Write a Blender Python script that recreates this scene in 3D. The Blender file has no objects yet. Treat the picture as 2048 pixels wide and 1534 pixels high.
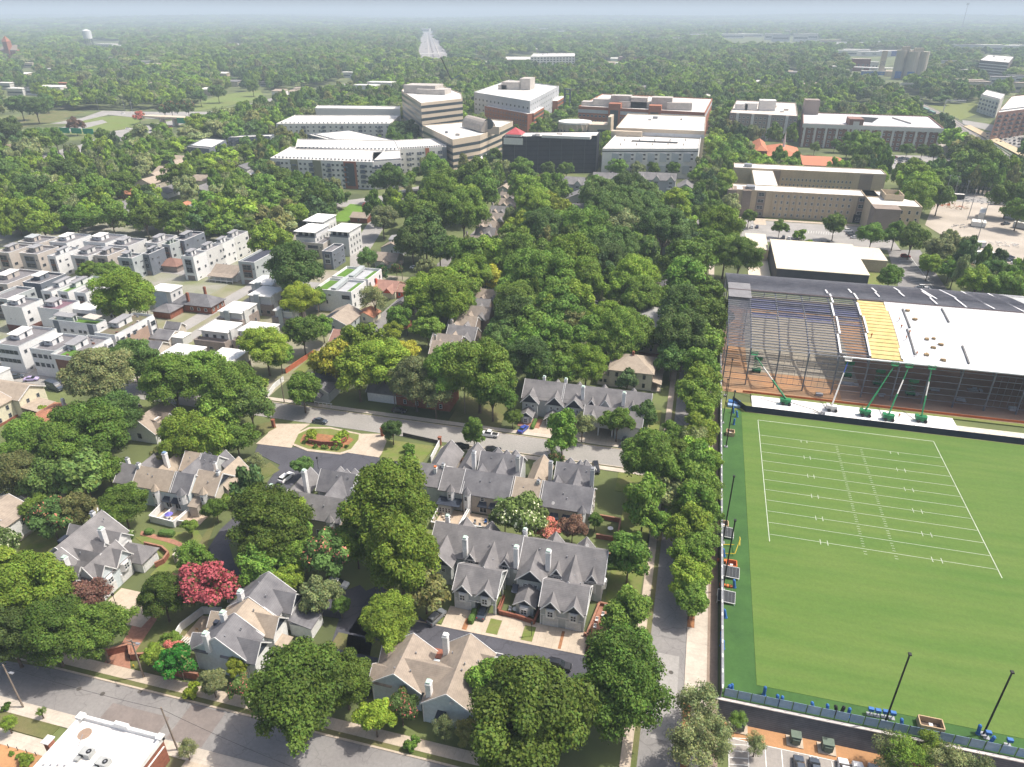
import bpy, math, random
import numpy as np
from mathutils import Vector, Matrix
R=math.radians
random.seed(7); rng=np.random.default_rng(7)
SC=bpy.context.scene
COL=SC.collection
# ---------------------------------------------------------------- camera (world x/y follow the street grid)
CF=1420.; CH=111.; TH=math.atan(740/1420); CT,ST=math.cos(TH),math.sin(TH); PHI=R(-14.5)
cam=bpy.data.objects.new('camera',bpy.data.cameras.new('camera')); COL.objects.link(cam)
cam.location=(0,0,CH); cam.rotation_euler=(math.pi/2-TH,0,-PHI)
cam.data.sensor_width=36; cam.data.lens=36*CF/2048; cam.data.clip_start=1; cam.data.clip_end=60000
SC.camera=cam
# ---------------------------------------------------------------- light
SUN_AZ=math.atan2(.92,.39); SUN_EL=R(60)
W=bpy.data.worlds.new('World'); SC.world=W; W.use_nodes=True
nt=W.node_tree; sky=nt.nodes.new('ShaderNodeTexSky'); sky.sky_type='NISHITA'; sky.sun_disc=False
sky.sun_elevation=SUN_EL; sky.sun_rotation=SUN_AZ; sky.air_density=1.0; sky.dust_density=6.0; sky.ozone_density=1.2; sky.altitude=100
bg=nt.nodes['Background']; nt.links.new(sky.outputs[0],bg.inputs[0]); bg.inputs[1].default_value=0.15
sl=bpy.data.lights.new('sun','SUN'); sl.energy=4.3; sl.angle=R(.5); sl.color=(1,.94,.85)
so=bpy.data.objects.new('sun',sl); COL.objects.link(so)
so.rotation_euler=Vector((-math.sin(SUN_AZ)*math.cos(SUN_EL),-math.cos(SUN_AZ)*math.cos(SUN_EL),-math.sin(SUN_EL))).to_track_quat('-Z','Y').to_euler()
so.location=(0,0,300)
SC.view_settings.view_transform='Standard'; SC.view_settings.look='None'; SC.view_settings.exposure=0.32; SC.view_settings.gamma=1
cy=SC.cycles; cy.max_bounces=4; cy.diffuse_bounces=2; cy.glossy_bounces=2; cy.transmission_bounces=2; cy.transparent_max_bounces=4; cy.volume_bounces=0
cy.use_adaptive_sampling=True; cy.adaptive_threshold=0.02; cy.use_denoising=True
cy.sample_clamp_indirect=4
# ---------------------------------------------------------------- photograph pixel -> grid point at height z
def G(x,y,z=0.):
    r=(x-1024)/CF; d=(y-767)/CF; k=(CH-z)/(ST+d*CT); X,Y=k*r,k*(CT-d*ST)
    return (X*math.cos(PHI)+Y*math.sin(PHI),-X*math.sin(PHI)+Y*math.cos(PHI))
def PX(gx,gy,z=0.):
    X=gx*math.cos(PHI)-gy*math.sin(PHI); Y=gx*math.sin(PHI)+gy*math.cos(PHI)
    dep=Y*CT+(CH-z)*ST
    return (1024+CF*X/dep,767+CF*((CH-z)*CT-Y*ST)/dep)
def inpoly(x,y,p):
    c=False; j=len(p)-1
    for i in range(len(p)):
        if (p[i][1]>y)!=(p[j][1]>y) and x<(p[j][0]-p[i][0])*(y-p[i][1])/(p[j][1]-p[i][1])+p[i][0]: c=not c
        j=i
    return c
# ---------------------------------------------------------------- materials
MC={}
def mat(name,col,rough=.85,col2=None,scale=.3,spec=.3,metal=0,bump=0,detail=4,stripes=None,objcol=False,tint=None,trans=0,coords='Object'):
    """principled surface, two tones mixed by noise in real-size object space; stripes=(axis,size,darker) adds boards, ribs or shingle courses"""
    if name in MC: return MC[name]
    m=bpy.data.materials.new(name); MC[name]=m; m.use_nodes=True; n=m.node_tree.nodes; l=m.node_tree.links
    b=n['Principled BSDF']; b.inputs['Roughness'].default_value=rough; b.inputs['Specular IOR Level'].default_value=spec; b.inputs['Metallic'].default_value=metal
    tc=n.new('ShaderNodeTexCoord') ; geo=n.new('ShaderNodeNewGeometry')
    src=geo.outputs['Position']
    nz=n.new('ShaderNodeTexNoise'); nz.inputs['Scale'].default_value=scale; nz.inputs['Detail'].default_value=detail; l.new(src,nz.inputs['Vector'])
    cr=n.new('ShaderNodeMapRange'); cr.inputs[1].default_value=.32; cr.inputs[2].default_value=.68; l.new(nz.outputs[0],cr.inputs[0])
    mx=n.new('ShaderNodeMix'); mx.data_type='RGBA'; l.new(cr.outputs[0],mx.inputs['Factor'])
    c2=col2 or tuple(c*.8 for c in col)
    mx.inputs['A'].default_value=(*c2,1); mx.inputs['B'].default_value=(*col,1)
    out=mx.outputs['Result']
    n3=n.new('ShaderNodeTexNoise'); n3.inputs['Scale'].default_value=1.7; n3.inputs['Detail'].default_value=6; n3.inputs['Roughness'].default_value=.7; l.new(src,n3.inputs['Vector'])
    m3=n.new('ShaderNodeMapRange'); m3.inputs[1].default_value=.3; m3.inputs[2].default_value=.7; m3.inputs[3].default_value=.86; m3.inputs[4].default_value=1.1; l.new(n3.outputs[0],m3.inputs[0])
    v3=n.new('ShaderNodeVectorMath'); v3.operation='SCALE'; l.new(out,v3.inputs[0]); l.new(m3.outputs[0],v3.inputs['Scale']); out=v3.outputs[0]
    if objcol:
        oi=n.new('ShaderNodeObjectInfo'); q=n.new('ShaderNodeMix'); q.data_type='RGBA'; q.blend_type='MULTIPLY'; q.inputs['Factor'].default_value=1
        l.new(out,q.inputs['A']); l.new(oi.outputs['Color'],q.inputs['B']); out=q.outputs['Result']
    if stripes:
        sp=n.new('ShaderNodeSeparateXYZ'); l.new(src,sp.inputs[0])
        f=n.new('ShaderNodeMath'); f.operation='MULTIPLY'; f.inputs[1].default_value=1/stripes[1]; l.new(sp.outputs['XYZ'.index(stripes[0])],f.inputs[0])
        g=n.new('ShaderNodeMath'); g.operation='FRACT'; l.new(f.outputs[0],g.inputs[0])
        h=n.new('ShaderNodeMath'); h.operation='LESS_THAN'; h.inputs[1].default_value=stripes[3] if len(stripes)>3 else .3; l.new(g.outputs[0],h.inputs[0])
        q=n.new('ShaderNodeMix'); q.data_type='RGBA'; q.blend_type='MULTIPLY'; l.new(h.outputs[0],q.inputs['Factor']); l.new(out,q.inputs['A']); q.inputs['B'].default_value=(*[stripes[2]]*3,1); out=q.outputs['Result']
    l.new(out,b.inputs['Base Color'])
    if bump:
        bp=n.new('ShaderNodeBump'); bp.inputs['Strength'].default_value=bump; bp.inputs['Distance'].default_value=.1
        n2=n.new('ShaderNodeTexNoise'); n2.inputs['Scale'].default_value=2.5; n2.inputs['Detail'].default_value=3; l.new(src,n2.inputs['Vector']); l.new(n2.outputs[0],bp.inputs['Height']); l.new(bp.outputs[0],b.inputs['Normal'])
    return m
def cracks(m,scale=.16,w=.01,dark=.82):
    # tar filled cracks: edges of a noise-bent voronoi
    N=m.node_tree; n=N.nodes; l=N.links; b=n['Principled BSDF']; src=b.inputs['Base Color'].links[0].from_socket
    g=n.new('ShaderNodeNewGeometry'); nz=n.new('ShaderNodeTexNoise'); nz.inputs['Scale'].default_value=.5; l.new(g.outputs['Position'],nz.inputs['Vector'])
    ad=n.new('ShaderNodeVectorMath'); ad.operation='MULTIPLY_ADD'; l.new(nz.outputs['Color'],ad.inputs[0]); ad.inputs[1].default_value=(2.5,2.5,0); l.new(g.outputs['Position'],ad.inputs[2])
    v=n.new('ShaderNodeTexVoronoi'); v.feature='DISTANCE_TO_EDGE'; v.inputs['Scale'].default_value=scale; l.new(ad.outputs[0],v.inputs['Vector'])
    c=n.new('ShaderNodeMath'); c.operation='LESS_THAN'; c.inputs[1].default_value=w; l.new(v.outputs['Distance'],c.inputs[0])
    q=n.new('ShaderNodeMix'); q.data_type='RGBA'; q.blend_type='MULTIPLY'; l.new(c.outputs[0],q.inputs['Factor']); l.new(src,q.inputs['A']); q.inputs['B'].default_value=(dark,dark,dark,1); l.new(q.outputs['Result'],b.inputs['Base Color'])
def leafmat(name,a=(1,1,1),hue=0,trans=.2):
    m=bpy.data.materials.new(name); MC[name]=m; m.use_nodes=True; n=m.node_tree.nodes; l=m.node_tree.links
    b=n['Principled BSDF']; b.inputs['Roughness'].default_value=.6; b.inputs['Specular IOR Level'].default_value=.18
    oi=n.new('ShaderNodeObjectInfo'); at=n.new('ShaderNodeAttribute'); at.attribute_name='tone'
    q=n.new('ShaderNodeMix'); q.data_type='RGBA'; q.blend_type='MULTIPLY'; q.inputs['Factor'].default_value=1; l.new(oi.outputs['Color'],q.inputs['A']); l.new(at.outputs['Color'],q.inputs['B'])
    hs=n.new('ShaderNodeHueSaturation'); l.new(q.outputs['Result'],hs.inputs['Color'])
    r1=n.new('ShaderNodeMapRange'); r1.inputs[3].default_value=.488; r1.inputs[4].default_value=.512; l.new(oi.outputs['Random'],r1.inputs[0]); l.new(r1.outputs[0],hs.inputs['Hue'])
    r2=n.new('ShaderNodeMath'); r2.operation='MULTIPLY'; r2.inputs[1].default_value=7.31; l.new(oi.outputs['Random'],r2.inputs[0]); r3=n.new('ShaderNodeMath'); r3.operation='FRACT'; l.new(r2.outputs[0],r3.inputs[0])
    r4=n.new('ShaderNodeMapRange'); r4.inputs[3].default_value=.72; r4.inputs[4].default_value=1.28; l.new(r3.outputs[0],r4.inputs[0]); l.new(r4.outputs[0],hs.inputs['Value'])
    l.new(hs.outputs[0],b.inputs['Base Color'])
    t=n.new('ShaderNodeBsdfTranslucent'); l.new(hs.outputs[0],t.inputs['Color']); ms=n.new('ShaderNodeMixShader'); ms.inputs[0].default_value=trans
    l.new(b.outputs[0],ms.inputs[1]); l.new(t.outputs[0],ms.inputs[2]); l.new(ms.outputs[0],n['Material Output'].inputs[0])
    return m
# ---------------------------------------------------------------- mesh builder
class MB:
    def __init__(s): s.v=[];s.f=[];s.m=[];s.k=[]
    def mark(s): s.k.append((len(s.v),len(s.f)))
    def poly(s,pts,m=0):
        i=len(s.v); s.v+=[tuple(p) for p in pts]; s.f.append(tuple(range(i,i+len(pts)))); s.m.append(m); return s
    def box(s,x0,x1,y0,y1,z0,z1,m=0,top=None,bot=True):
        s.mark()
        if x0>x1:x0,x1=x1,x0
        if y0>y1:y0,y1=y1,y0
        i=len(s.v); s.v+=[(x,y,z) for z in (z0,z1) for x,y in ((x0,y0),(x1,y0),(x1,y1),(x0,y1))]
        F=[(0,1,5,4),(1,2,6,5),(2,3,7,6),(3,0,4,7),(4,5,6,7)]+([(3,2,1,0)] if bot else [])
        for k,f in enumerate(F): s.f.append(tuple(i+a for a in f)); s.m.append(top if (k==4 and top is not None) else m)
        return s
    def pris(s,pts,z0,z1,m=0,top=None):
        s.mark()
        a=sum(pts[i][0]*pts[(i+1)%len(pts)][1]-pts[(i+1)%len(pts)][0]*pts[i][1] for i in range(len(pts)))
        if a<0: pts=pts[::-1]
        n=len(pts); i=len(s.v); zz=(lambda z,p:z(p[0],p[1]) if callable(z) else z)
        s.v+=[(p[0],p[1],zz(z0,p)) for p in pts]+[(p[0],p[1],zz(z1,p)) for p in pts]
        for k in range(n): s.f.append((i+k,i+(k+1)%n,i+n+(k+1)%n,i+n+k)); s.m.append(m)
        s.f.append(tuple(i+n+k for k in range(n))); s.m.append(m if top is None else top)
        s.f.append(tuple(i+k for k in range(n))[::-1]); s.m.append(m); return s
    def slab(s,pts,t,m=0):
        """a polygon in space given thickness t downward"""
        s.mark(); n=len(pts); i=len(s.v); s.v+=[tuple(p) for p in pts]+[(p[0],p[1],p[2]-t) for p in pts]
        s.f.append(tuple(range(i,i+n))); s.f.append(tuple(range(i+2*n-1,i+n-1,-1))); s.m+=[m,m]
        for k in range(n): s.f.append((i+(k+1)%n,i+k,i+n+k,i+n+(k+1)%n)); s.m.append(m)
        return s
    def tube(s,p,q,r,r2=None,n=6,m=0,cap=True):
        s.mark(); p=Vector(p);q=Vector(q); d=(q-p).normalized(); a=d.orthogonal().normalized(); b=d.cross(a); r2=r if r2 is None else r2; i=len(s.v)
        for c,rr in ((p,r),(q,r2)):
            for k in range(n):
                t=2*math.pi*k/n; s.v.append(tuple(c+a*(rr*math.cos(t))+b*(rr*math.sin(t))))
        for k in range(n): s.f.append((i+k,i+(k+1)%n,i+n+(k+1)%n,i+n+k)); s.m.append(m)
        if cap: s.f.append(tuple(i+n+k for k in range(n))); s.f.append(tuple(i+k for k in range(n))[::-1]); s.m+=[m,m]
        return s
    def beam(s,p,q,w,h,m=0):
        s.mark(); p=Vector(p);q=Vector(q);d=(q-p).normalized(); a=d.cross(Vector((0,0,1)))
        a=a.normalized() if a.length>1e-4 else Vector((1,0,0)); b=a.cross(d).normalized(); i=len(s.v)
        for c in (p,q):
            for sx,sy in ((-1,-1),(1,-1),(1,1),(-1,1)): s.v.append(tuple(c+a*(sx*w/2)+b*(sy*h/2)))
        for f in ((0,1,5,4),(1,2,6,5),(2,3,7,6),(3,0,4,7),(4,5,6,7),(3,2,1,0)): s.f.append(tuple(i+x for x in f)); s.m.append(m)
        return s
    def build(s,name,mats,parent=None,o=(0,0,0),smooth=False):
        if not s.f: return None
        me=bpy.data.meshes.new(name); me.from_pydata([(x-o[0],y-o[1],z-o[2]) for x,y,z in s.v],[],s.f)
        for m in (mats if isinstance(mats,(list,tuple)) else [mats]): me.materials.append(m)
        me.polygons.foreach_set('material_index',s.m)
        if smooth: me.polygons.foreach_set('use_smooth',[True]*len(s.f))
        ob=bpy.data.objects.new(name,me); COL.objects.link(ob)
        if parent: ob.parent=parent
        return ob
def tag(o,label=None,cat=None,group=None,kind=None):
    if label:o['label']=label
    if cat:o['category']=cat
    if group:o['group']=group
    if kind:o['kind']=kind
    return o
def copytree(root,loc,rz=0,label=None,group=None,color=None,cat=None,scale=None):
    r=root.copy(); COL.objects.link(r); r.location=loc; r.rotation_euler=(0,0,rz)
    if scale: r.scale=scale if isinstance(scale,tuple) else (scale,)*3
    if label:r['label']=label
    if group:r['group']=group
    if cat: r['category']=cat
    if color:r.color=(*color,1)
    for ch in root.children:
        c=ch.copy(); COL.objects.link(c); c.parent=r
        if color:c.color=(*color,1)
        for g in ch.children:
            d=g.copy(); COL.objects.link(d); d.parent=c
            if color:d.color=(*color,1)
    return r
# windows: one mesh per size, a frame round a recessed dark pane
glass=mat('window_glass',(.02,.027,.035),.2,(.04,.052,.065),.15,spec=.35)
white=mat('white_paint',(.74,.74,.73),.6,(.64,.64,.63),.4)
WM={}
def winmesh(w,h,fr,mull,fw,gl=None):
    gl=gl or glass
    k=(round(w,2),round(h,2),fr.name,mull,fw,gl.name)
    if k in WM: return WM[k]
    b=MB(); t=.09
    b.box(-w/2,w/2,-.03,.02,0,h,1)
    b.box(-w/2,-w/2+fw,-t,0,0,h); b.box(w/2-fw,w/2,-t,0,0,h); b.box(-w/2+fw,w/2-fw,-t-.01,0,0,fw); b.box(-w/2+fw,w/2-fw,-t-.01,0,h-fw,h)
    if mull&1: b.box(-fw*.35,fw*.35,-.06,0,fw,h-fw)
    if mull&2: b.box(-w/2+fw,w/2-fw,-.065,0,h/2-fw*.35,h/2+fw*.35)
    me=bpy.data.meshes.new('window'); me.from_pydata(b.v,[],b.f); me.materials.append(fr); me.materials.append(gl); me.polygons.foreach_set('material_index',b.m)
    WM[k]=me; return me
AUTOSPLIT=set('corner_board post clip leg link_wall projecting_bay porch lower_wall garage_wall fascia lower_roof lean_to_roof bar scissor_arm front_panel roof_deck base_wall slat arm stand foot frame net_line brickwork dormer_wall'.split())
KO=[]
ROT={'f':0,'r':math.pi/2,'b':math.pi,'l':-math.pi/2}
class T:
    """one thing: an empty at its base and the parts that hang on it; coordinates are grid coordinates"""
    def __init__(s,name,label,cat,x,y,z=0,group=None,rz=0):
        s.o=(x,y,z); s.e=bpy.data.objects.new(name,None); COL.objects.link(s.e); s.e.location=s.o; s.e.rotation_euler=(0,0,rz); s.e.empty_display_size=1
        tag(s.e,label,cat,group); s.n={}; s.acc={}
    def p(s,name,mats,mb,parent=None,label=None):
        ob=mb.build(name,mats,parent or s.e,s.o)
        if ob and parent and parent!=s.e: pass
        if ob and label: ob['label']=label
        return ob
    def __call__(s,name,m):
        """accumulate geometry for one part"""
        if name not in s.acc: s.acc[name]=(MB(),m if isinstance(m,list) else [m])
        return s.acc[name][0]
    def done(s):
        for k,(b,m) in list(s.acc.items()):
            if k.split('#')[0] in AUTOSPLIT and len(b.k)>1:
                K=b.k+[(len(b.v),len(b.f))]
                for (v0,f0),(v1,f1) in zip(K,K[1:]):
                    c=MB(); c.v=b.v[v0:v1]; c.f=[tuple(i-v0 for i in f) for f in b.f[f0:f1]]; c.m=b.m[f0:f1]; c.build(k.split('#')[0],m,s.e,s.o)
                continue
            o=b.build(k.split('#')[0],m,s.e,s.o)
            if o and k.startswith('window_rest'): o['kind']='stuff'; o.name='window'
        s.acc={}; return s
    def obj(s,name,me,x,y,z,face='f',parent=None):
        c=s.n.get(name,0); s.n[name]=c+1
        ob=bpy.data.objects.new(name,me); COL.objects.link(ob); ob.parent=parent or s.e
        ob.location=(x-s.o[0],y-s.o[1],z-s.o[2]); ob.rotation_euler=(0,0,ROT[face] if isinstance(face,str) else face); return ob
    def win(s,x,y,z,face='f',w=1.,h=1.5,fr=None,mull=2,fw=.1,name='window',gl=None):
        if s.n.get(name,0)>=98:
            me=winmesh(w,h,fr or white,mull,fw,gl); a=ROT[face] if isinstance(face,str) else face; ca,sa=math.cos(a),math.sin(a); b=s('window_rest#',[fr or white,gl or glass]); i=len(b.v)
            b.v+=[(x+v.co.x*ca-v.co.y*sa,y+v.co.x*sa+v.co.y*ca,z+v.co.z) for v in me.vertices]
            for p in me.polygons: b.f.append(tuple(i+k for k in p.vertices)); b.m.append(p.material_index)
            return
        return s.obj(name,winmesh(w,h,fr or white,mull,fw,gl),x,y,z,face)
    def wrow(s,face,a0,a1,n,fixed,z,w,h,**k):
        """n windows evenly between a0 and a1 along a wall"""
        for i in range(n):
            a=a0+(a1-a0)*(i+.5)/n
            if face in 'fb': s.win(a,fixed,z,face,w,h,**k)
            else: s.win(fixed,a,z,face,w,h,**k)
def garage_mesh(w,h,m):
    b=MB(); b.box(-w/2-.12,w/2+.12,-.06,.02,0,h+.12,1); 
    for i in range(4): b.box(-w/2,w/2,-.10,-.05,.02+h/4*i,h/4*(i+1)-.04,0)
    me=bpy.data.meshes.new('garage_door'); me.from_pydata(b.v,[],b.f); me.materials.append(m); me.materials.append(white); me.polygons.foreach_set('material_index',b.m); return me
def gable(t,x0,x1,y0,y1,z0,ze,zr,ax,wm,rm,oh=.4,wall='wall',roof='roof',gm=None,th=.22,mid=None,walls=True):
    """walls with pitched ends under a two-slope roof; ax = axis of the ridge"""
    w=MB(); r=MB()
    if y0>240: KO.append([(x0,y0),(x1,y0),(x1,y1),(x0,y1)])
    if walls: w.box(x0,x1,y0,y1,z0,ze)
    if ax=='x':
        ym=(y0+y1)/2 if mid is None else mid; k=(zr-ze)/(ym-y0); k2=(zr-ze)/(y1-ym)
        if walls:
            for x in (x0,x1): w.pris([(x-.1 if x==x1 else x,y0),(x if x==x1 else x+.1,y0),(x if x==x1 else x+.1,y1),(x-.1 if x==x1 else x,y1)],ze-.01,ze) if 0 else w.poly([(x,y0,ze),(x,y1,ze),(x,ym,zr)])
        r.slab([(x0-oh,y0-oh,ze-oh*k+th),(x1+oh,y0-oh,ze-oh*k+th),(x1+oh,ym,zr+th),(x0-oh,ym,zr+th)],th)
        r.slab([(x0-oh,ym,zr+th),(x1+oh,ym,zr+th),(x1+oh,y1+oh,ze-oh*k2+th),(x0-oh,y1+oh,ze-oh*k2+th)],th)
    else:
        xm=(x0+x1)/2 if mid is None else mid; k=(zr-ze)/(xm-x0); k2=(zr-ze)/(x1-xm)
        if walls:
            for y in (y0,y1): w.poly([(x0,y,ze),(x1,y,ze),(xm,y,zr)])
        r.slab([(x0-oh,y0-oh,ze-oh*k+th),(xm,y0-oh,zr+th),(xm,y1+oh,zr+th),(x0-oh,y1+oh,ze-oh*k+th)],th)
        r.slab([(xm,y0-oh,zr+th),(x1+oh,y0-oh,ze-oh*k2+th),(x1+oh,y1+oh,ze-oh*k2+th),(xm,y1+oh,zr+th)],th)
    if walls: t.p(wall.split('#')[0],wm,w)
    t.p(roof.split('#')[0],rm,r)
    if y0<240:
        for s in (0,1):
            c=MB()
            if ax=='x':
                x=x1+oh+.02 if s else x0-oh-.02; c.beam((x,y0-oh,ze-oh*k+th*.6),(x,ym,zr+th*.6),.1,.3); c.beam((x,ym,zr+th*.6),(x,y1+oh,ze-oh*k2+th*.6),.1,.3)
            else:
                y=y1+oh+.02 if s else y0-oh-.02; c.beam((x0-oh,y,ze-oh*k+th*.6),(xm,y,zr+th*.6),.1,.3); c.beam((xm,y,zr+th*.6),(x1+oh,y,ze-oh*k2+th*.6),.1,.3)
            t.p('rake_board',white,c)
def hip(t,x0,x1,y0,y1,z0,ze,zr,wm,rm,oh=.5,wall='wall',roof='roof',ax=None,run=None):
    KO.append([(x0,y0),(x1,y0),(x1,y1),(x0,y1)]) if y0>240 else 0; t(wall,wm).box(x0,x1,y0,y1,z0,ze); r=t(roof,rm); a,b,c,d=x0-oh,x1+oh,y0-oh,y1+oh
    ax=ax or ('x' if x1-x0>y1-y0 else 'y'); h=run or (min(b-a,d-c)/2)
    if ax=='x': p=[(a+h,(c+d)/2,zr),(b-h,(c+d)/2,zr)]; F=[[(a,c,ze),(b,c,ze),p[1],p[0]],[(b,c,ze),(b,d,ze),p[1]],[(b,d,ze),(a,d,ze),p[0],p[1]],[(a,d,ze),(a,c,ze),p[0]]]
    else: p=[((a+b)/2,c+h,zr),((a+b)/2,d-h,zr)]; F=[[(a,c,ze),(b,c,ze),p[0]],[(b,c,ze),(b,d,ze),p[1],p[0]],[(b,d,ze),(a,d,ze),p[1]],[(a,d,ze),(a,c,ze),p[0],p[1]]]
    r.box(a,b,c,d,ze-.2,ze)
    for f in F: r.poly([(q[0],q[1],q[2]+.003) for q in f])
def xg(t,cx,w,y0,y1,ze,rise,wm,rm,ax='y',oh=.35,sgn=1,th=.16,name='gable_roof',pedi='pediment'):
    """cross gable: ridge runs from y0 (the face) back to y1; ax='x' swaps the roles"""
    r=MB(); p=MB(); k=rise/(w/2); d=1 if y1>y0 else -1
    f=(lambda a,b,z:(a,b,z)) if ax=='y' else (lambda a,b,z:(b,a,z))
    for s in (-1,1):
        q=[f(cx,y0-d*oh,ze+rise+th),f(cx+s*(w/2+oh),y0-d*oh,ze-oh*k+th),f(cx+s*(w/2+oh),y1,ze-oh*k+th),f(cx,y1,ze+rise+th)]
        r.slab(q,th)
    p.poly([f(cx-w/2,y0,ze),f(cx+w/2,y0,ze),f(cx,y0,ze+rise)]); p.poly([f(cx-w/2,y0+d*.1,ze),f(cx+w/2,y0+d*.1,ze),f(cx,y0+d*.1,ze+rise)])
    t.p(name,rm,r); t.p(pedi,wm,p)
    if t.o[1]<240:
        c=MB(); q=y0-d*(oh+.02)
        for s in (-1,1): c.beam(f(cx,q,ze+rise+th*.5),f(cx+s*(w/2+oh),q,ze-oh*k+th*.5),.08,.22)
        t.p('rake_board',white,c)
def sheet(name,pts,z,m,kind='structure',zb=None):
    b=MB(); zb=z-.6 if zb is None else zb; b.pris(pts,zb,z); o=b.build(name,m); return tag(o,kind=kind)
# ================================================================= setting
asph=mat('asphalt_grey',(.245,.235,.225),.9,(.2,.19,.185),.12,bump=.1)
asph_d=mat('asphalt_dark',(.085,.085,.1),.9,(.066,.066,.078),.2)
asph_l=mat('asphalt_pale',(.34,.325,.31),.9,(.27,.26,.245),.1)
conc=mat('concrete',(.5,.42,.33),.9,(.41,.345,.27),.35,stripes=('X',1.6,.84,.05))
concw=mat('concrete_pale',(.52,.46,.385),.9,(.43,.38,.32),.3,stripes=('Y',1.6,.84,.05))
lawn=mat('lawn_grass',(.13,.18,.035),.95,(.18,.18,.065),.35,bump=.2)
lawnd=mat('rough_grass',(.1,.125,.035),.95,(.17,.15,.07),.12,bump=.3)
mulch=mat('mulch',(.36,.17,.075),.95,(.22,.11,.06),.8,bump=.3)
clay=mat('clay_soil',(.45,.24,.11),.95,(.36,.2,.1),.08,bump=.3)
dirt=mat('dirt',(.3,.24,.17),.95,(.2,.16,.11),.1,bump=.3)
brick=mat('red_brick',(.3,.115,.07),.9,(.22,.085,.055),2.,stripes=('Z',.3,.8,.25))
paver=mat('brick_paving',(.36,.18,.12),.9,(.27,.14,.095),1.5)
line=mat('marking_white',(.75,.75,.72),.8)
fieldm=mat('field_turf',(.078,.15,.026),.95,(.11,.17,.036),.035,detail=9,stripes=('Y',2.4,.965,.5))
synth=mat('artificial_turf',(.05,.12,.028),.95,(.035,.09,.022),.15)
for m_ in (asph,asph_l): cracks(m_)
cracks(asph_d,.1,.01,.8)
_n=fieldm.node_tree.nodes; _z=[q for q in _n if q.type=='TEX_NOISE'][0]; _mp=_n.new('ShaderNodeMapping'); _mp.inputs['Scale'].default_value=(.22,1.4,1); _s=_z.inputs['Vector'].links[0].from_socket; fieldm.node_tree.links.new(_s,_mp.inputs['Vector']); fieldm.node_tree.links.new(_mp.outputs[0],_z.inputs['Vector']); _z.inputs['Scale'].default_value=.16
# ground sheet out to the horizon; far hills
gm=bpy.data.materials.new('ground'); gm.use_nodes=True; n=gm.node_tree.nodes; l=gm.node_tree.links
geo=n.new('ShaderNodeNewGeometry'); nz=n.new('ShaderNodeTexNoise'); nz.inputs['Scale'].default_value=.03; nz.inputs['Detail'].default_value=8; l.new(geo.outputs['Position'],nz.inputs[0])
rp=n.new('ShaderNodeValToRGB'); e=rp.color_ramp.elements; e[0].position=.38; e[0].color=(.06,.075,.028,1); e[1].position=.62; e[1].color=(.14,.17,.055,1)
x=rp.color_ramp.elements.new(.7); x.color=(.16,.13,.08,1); l.new(nz.outputs[0],rp.inputs[0]); b=n['Principled BSDF']; b.inputs['Roughness'].default_value=.95; l.new(rp.outputs[0],b.inputs['Base Color'])
S=26000; g=MB(); pit=(12.2,420,-400,94.6)   # the car park below the field lies 3.6 m lower
g.poly([(-S,-400,-.05),(pit[0],-400,-.05),(pit[0],S,-.05),(-S,S,-.05)]); g.poly([(pit[0],pit[3],-.05),(pit[1],pit[3],-.05),(pit[1],S,-.05),(pit[0],S,-.05)]); g.poly([(pit[1],-400,-.05),(S,-400,-.05),(S,S,-.05),(pit[1],S,-.05)])
g.poly([(pit[0],-400,-3.7),(pit[1],-400,-3.7),(pit[1],pit[3],-3.7),(pit[0],pit[3],-3.7)]); g.poly([(pit[0],-400,-3.7),(pit[0],pit[3],-3.7),(pit[0],pit[3],-.05),(pit[0],-400,-.05)])
g.poly([(pit[0],pit[3],-3.7),(pit[1],pit[3],-3.7),(pit[1],pit[3],-.05),(pit[0],pit[3],-.05)])
tag(g.build('ground',gm),kind='structure')
EXC=[]   # photograph polygons where no wood grows
def road(name,pts,m=asph,z=.02,exc=False): sheet(name,[G(*p) for p in pts],z,m)
def gsheet(name,x0,x1,y0,y1,z,m): sheet(name,[(x0,y0),(x1,y0),(x1,y1),(x0,y1)],z,m)
# long street beside the field, concrete footways either side
gsheet('street',1.2,8.2,40,560,.02,asph); 
gsheet('street_patch',3,7,84,103,.024,asph_l)
gsheet('footway',-1.6,.2,75,330,.13,conc); gsheet('verge',.2,1.2,75,330,.1,lawnd)
gsheet('verge',8.2,9.6,60,235,.1,mulch); gsheet('footway',9.6,12.2,60,440,.13,concw)
gsheet('loading_bay',8.2,12,93,111,.14,concw)
gsheet('track_strip',12.2,14.2,60,235,.12,mat('gravel_strip',(.3,.23,.18),.9))
# front street (bottom left)
gsheet('street',-260,1.2,62.6,70.2,.02,asph)
gsheet('street_patch',-92,-80,63.4,66.6,.024,mat('asphalt_patch',(.22,.19,.175),.9)); gsheet('street_patch',-78,-71,62.9,69.9,.025,MC['asphalt_patch'])
gsheet('footway',-120,-1,71.5,73.7,.13,conc); gsheet('kerb',-240,-1,70.2,70.55,.14,conc); gsheet('verge',-120,-1,70.55,71.5,.1,lawnd)
gsheet('kerb',-240,1,62.2,62.6,.14,concw)
# cross street in the middle
gsheet('street',-460,1.2,165.4,174.2,.03,asph_l)
gsheet('street_surface',-170,1.2,165.8,173.8,.034,mat('asphalt_mid',(.3,.285,.265),.9,(.25,.24,.22),.1))
gsheet('footway',-330,-3,175.2,177,.13,concw); gsheet('footway',-60,-3,162.8,164.6,.13,concw)
gsheet('kerb',-330,-3,174.2,174.5,.14,conc); gsheet('kerb',-60,-3,165.1,165.4,.14,conc)
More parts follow.
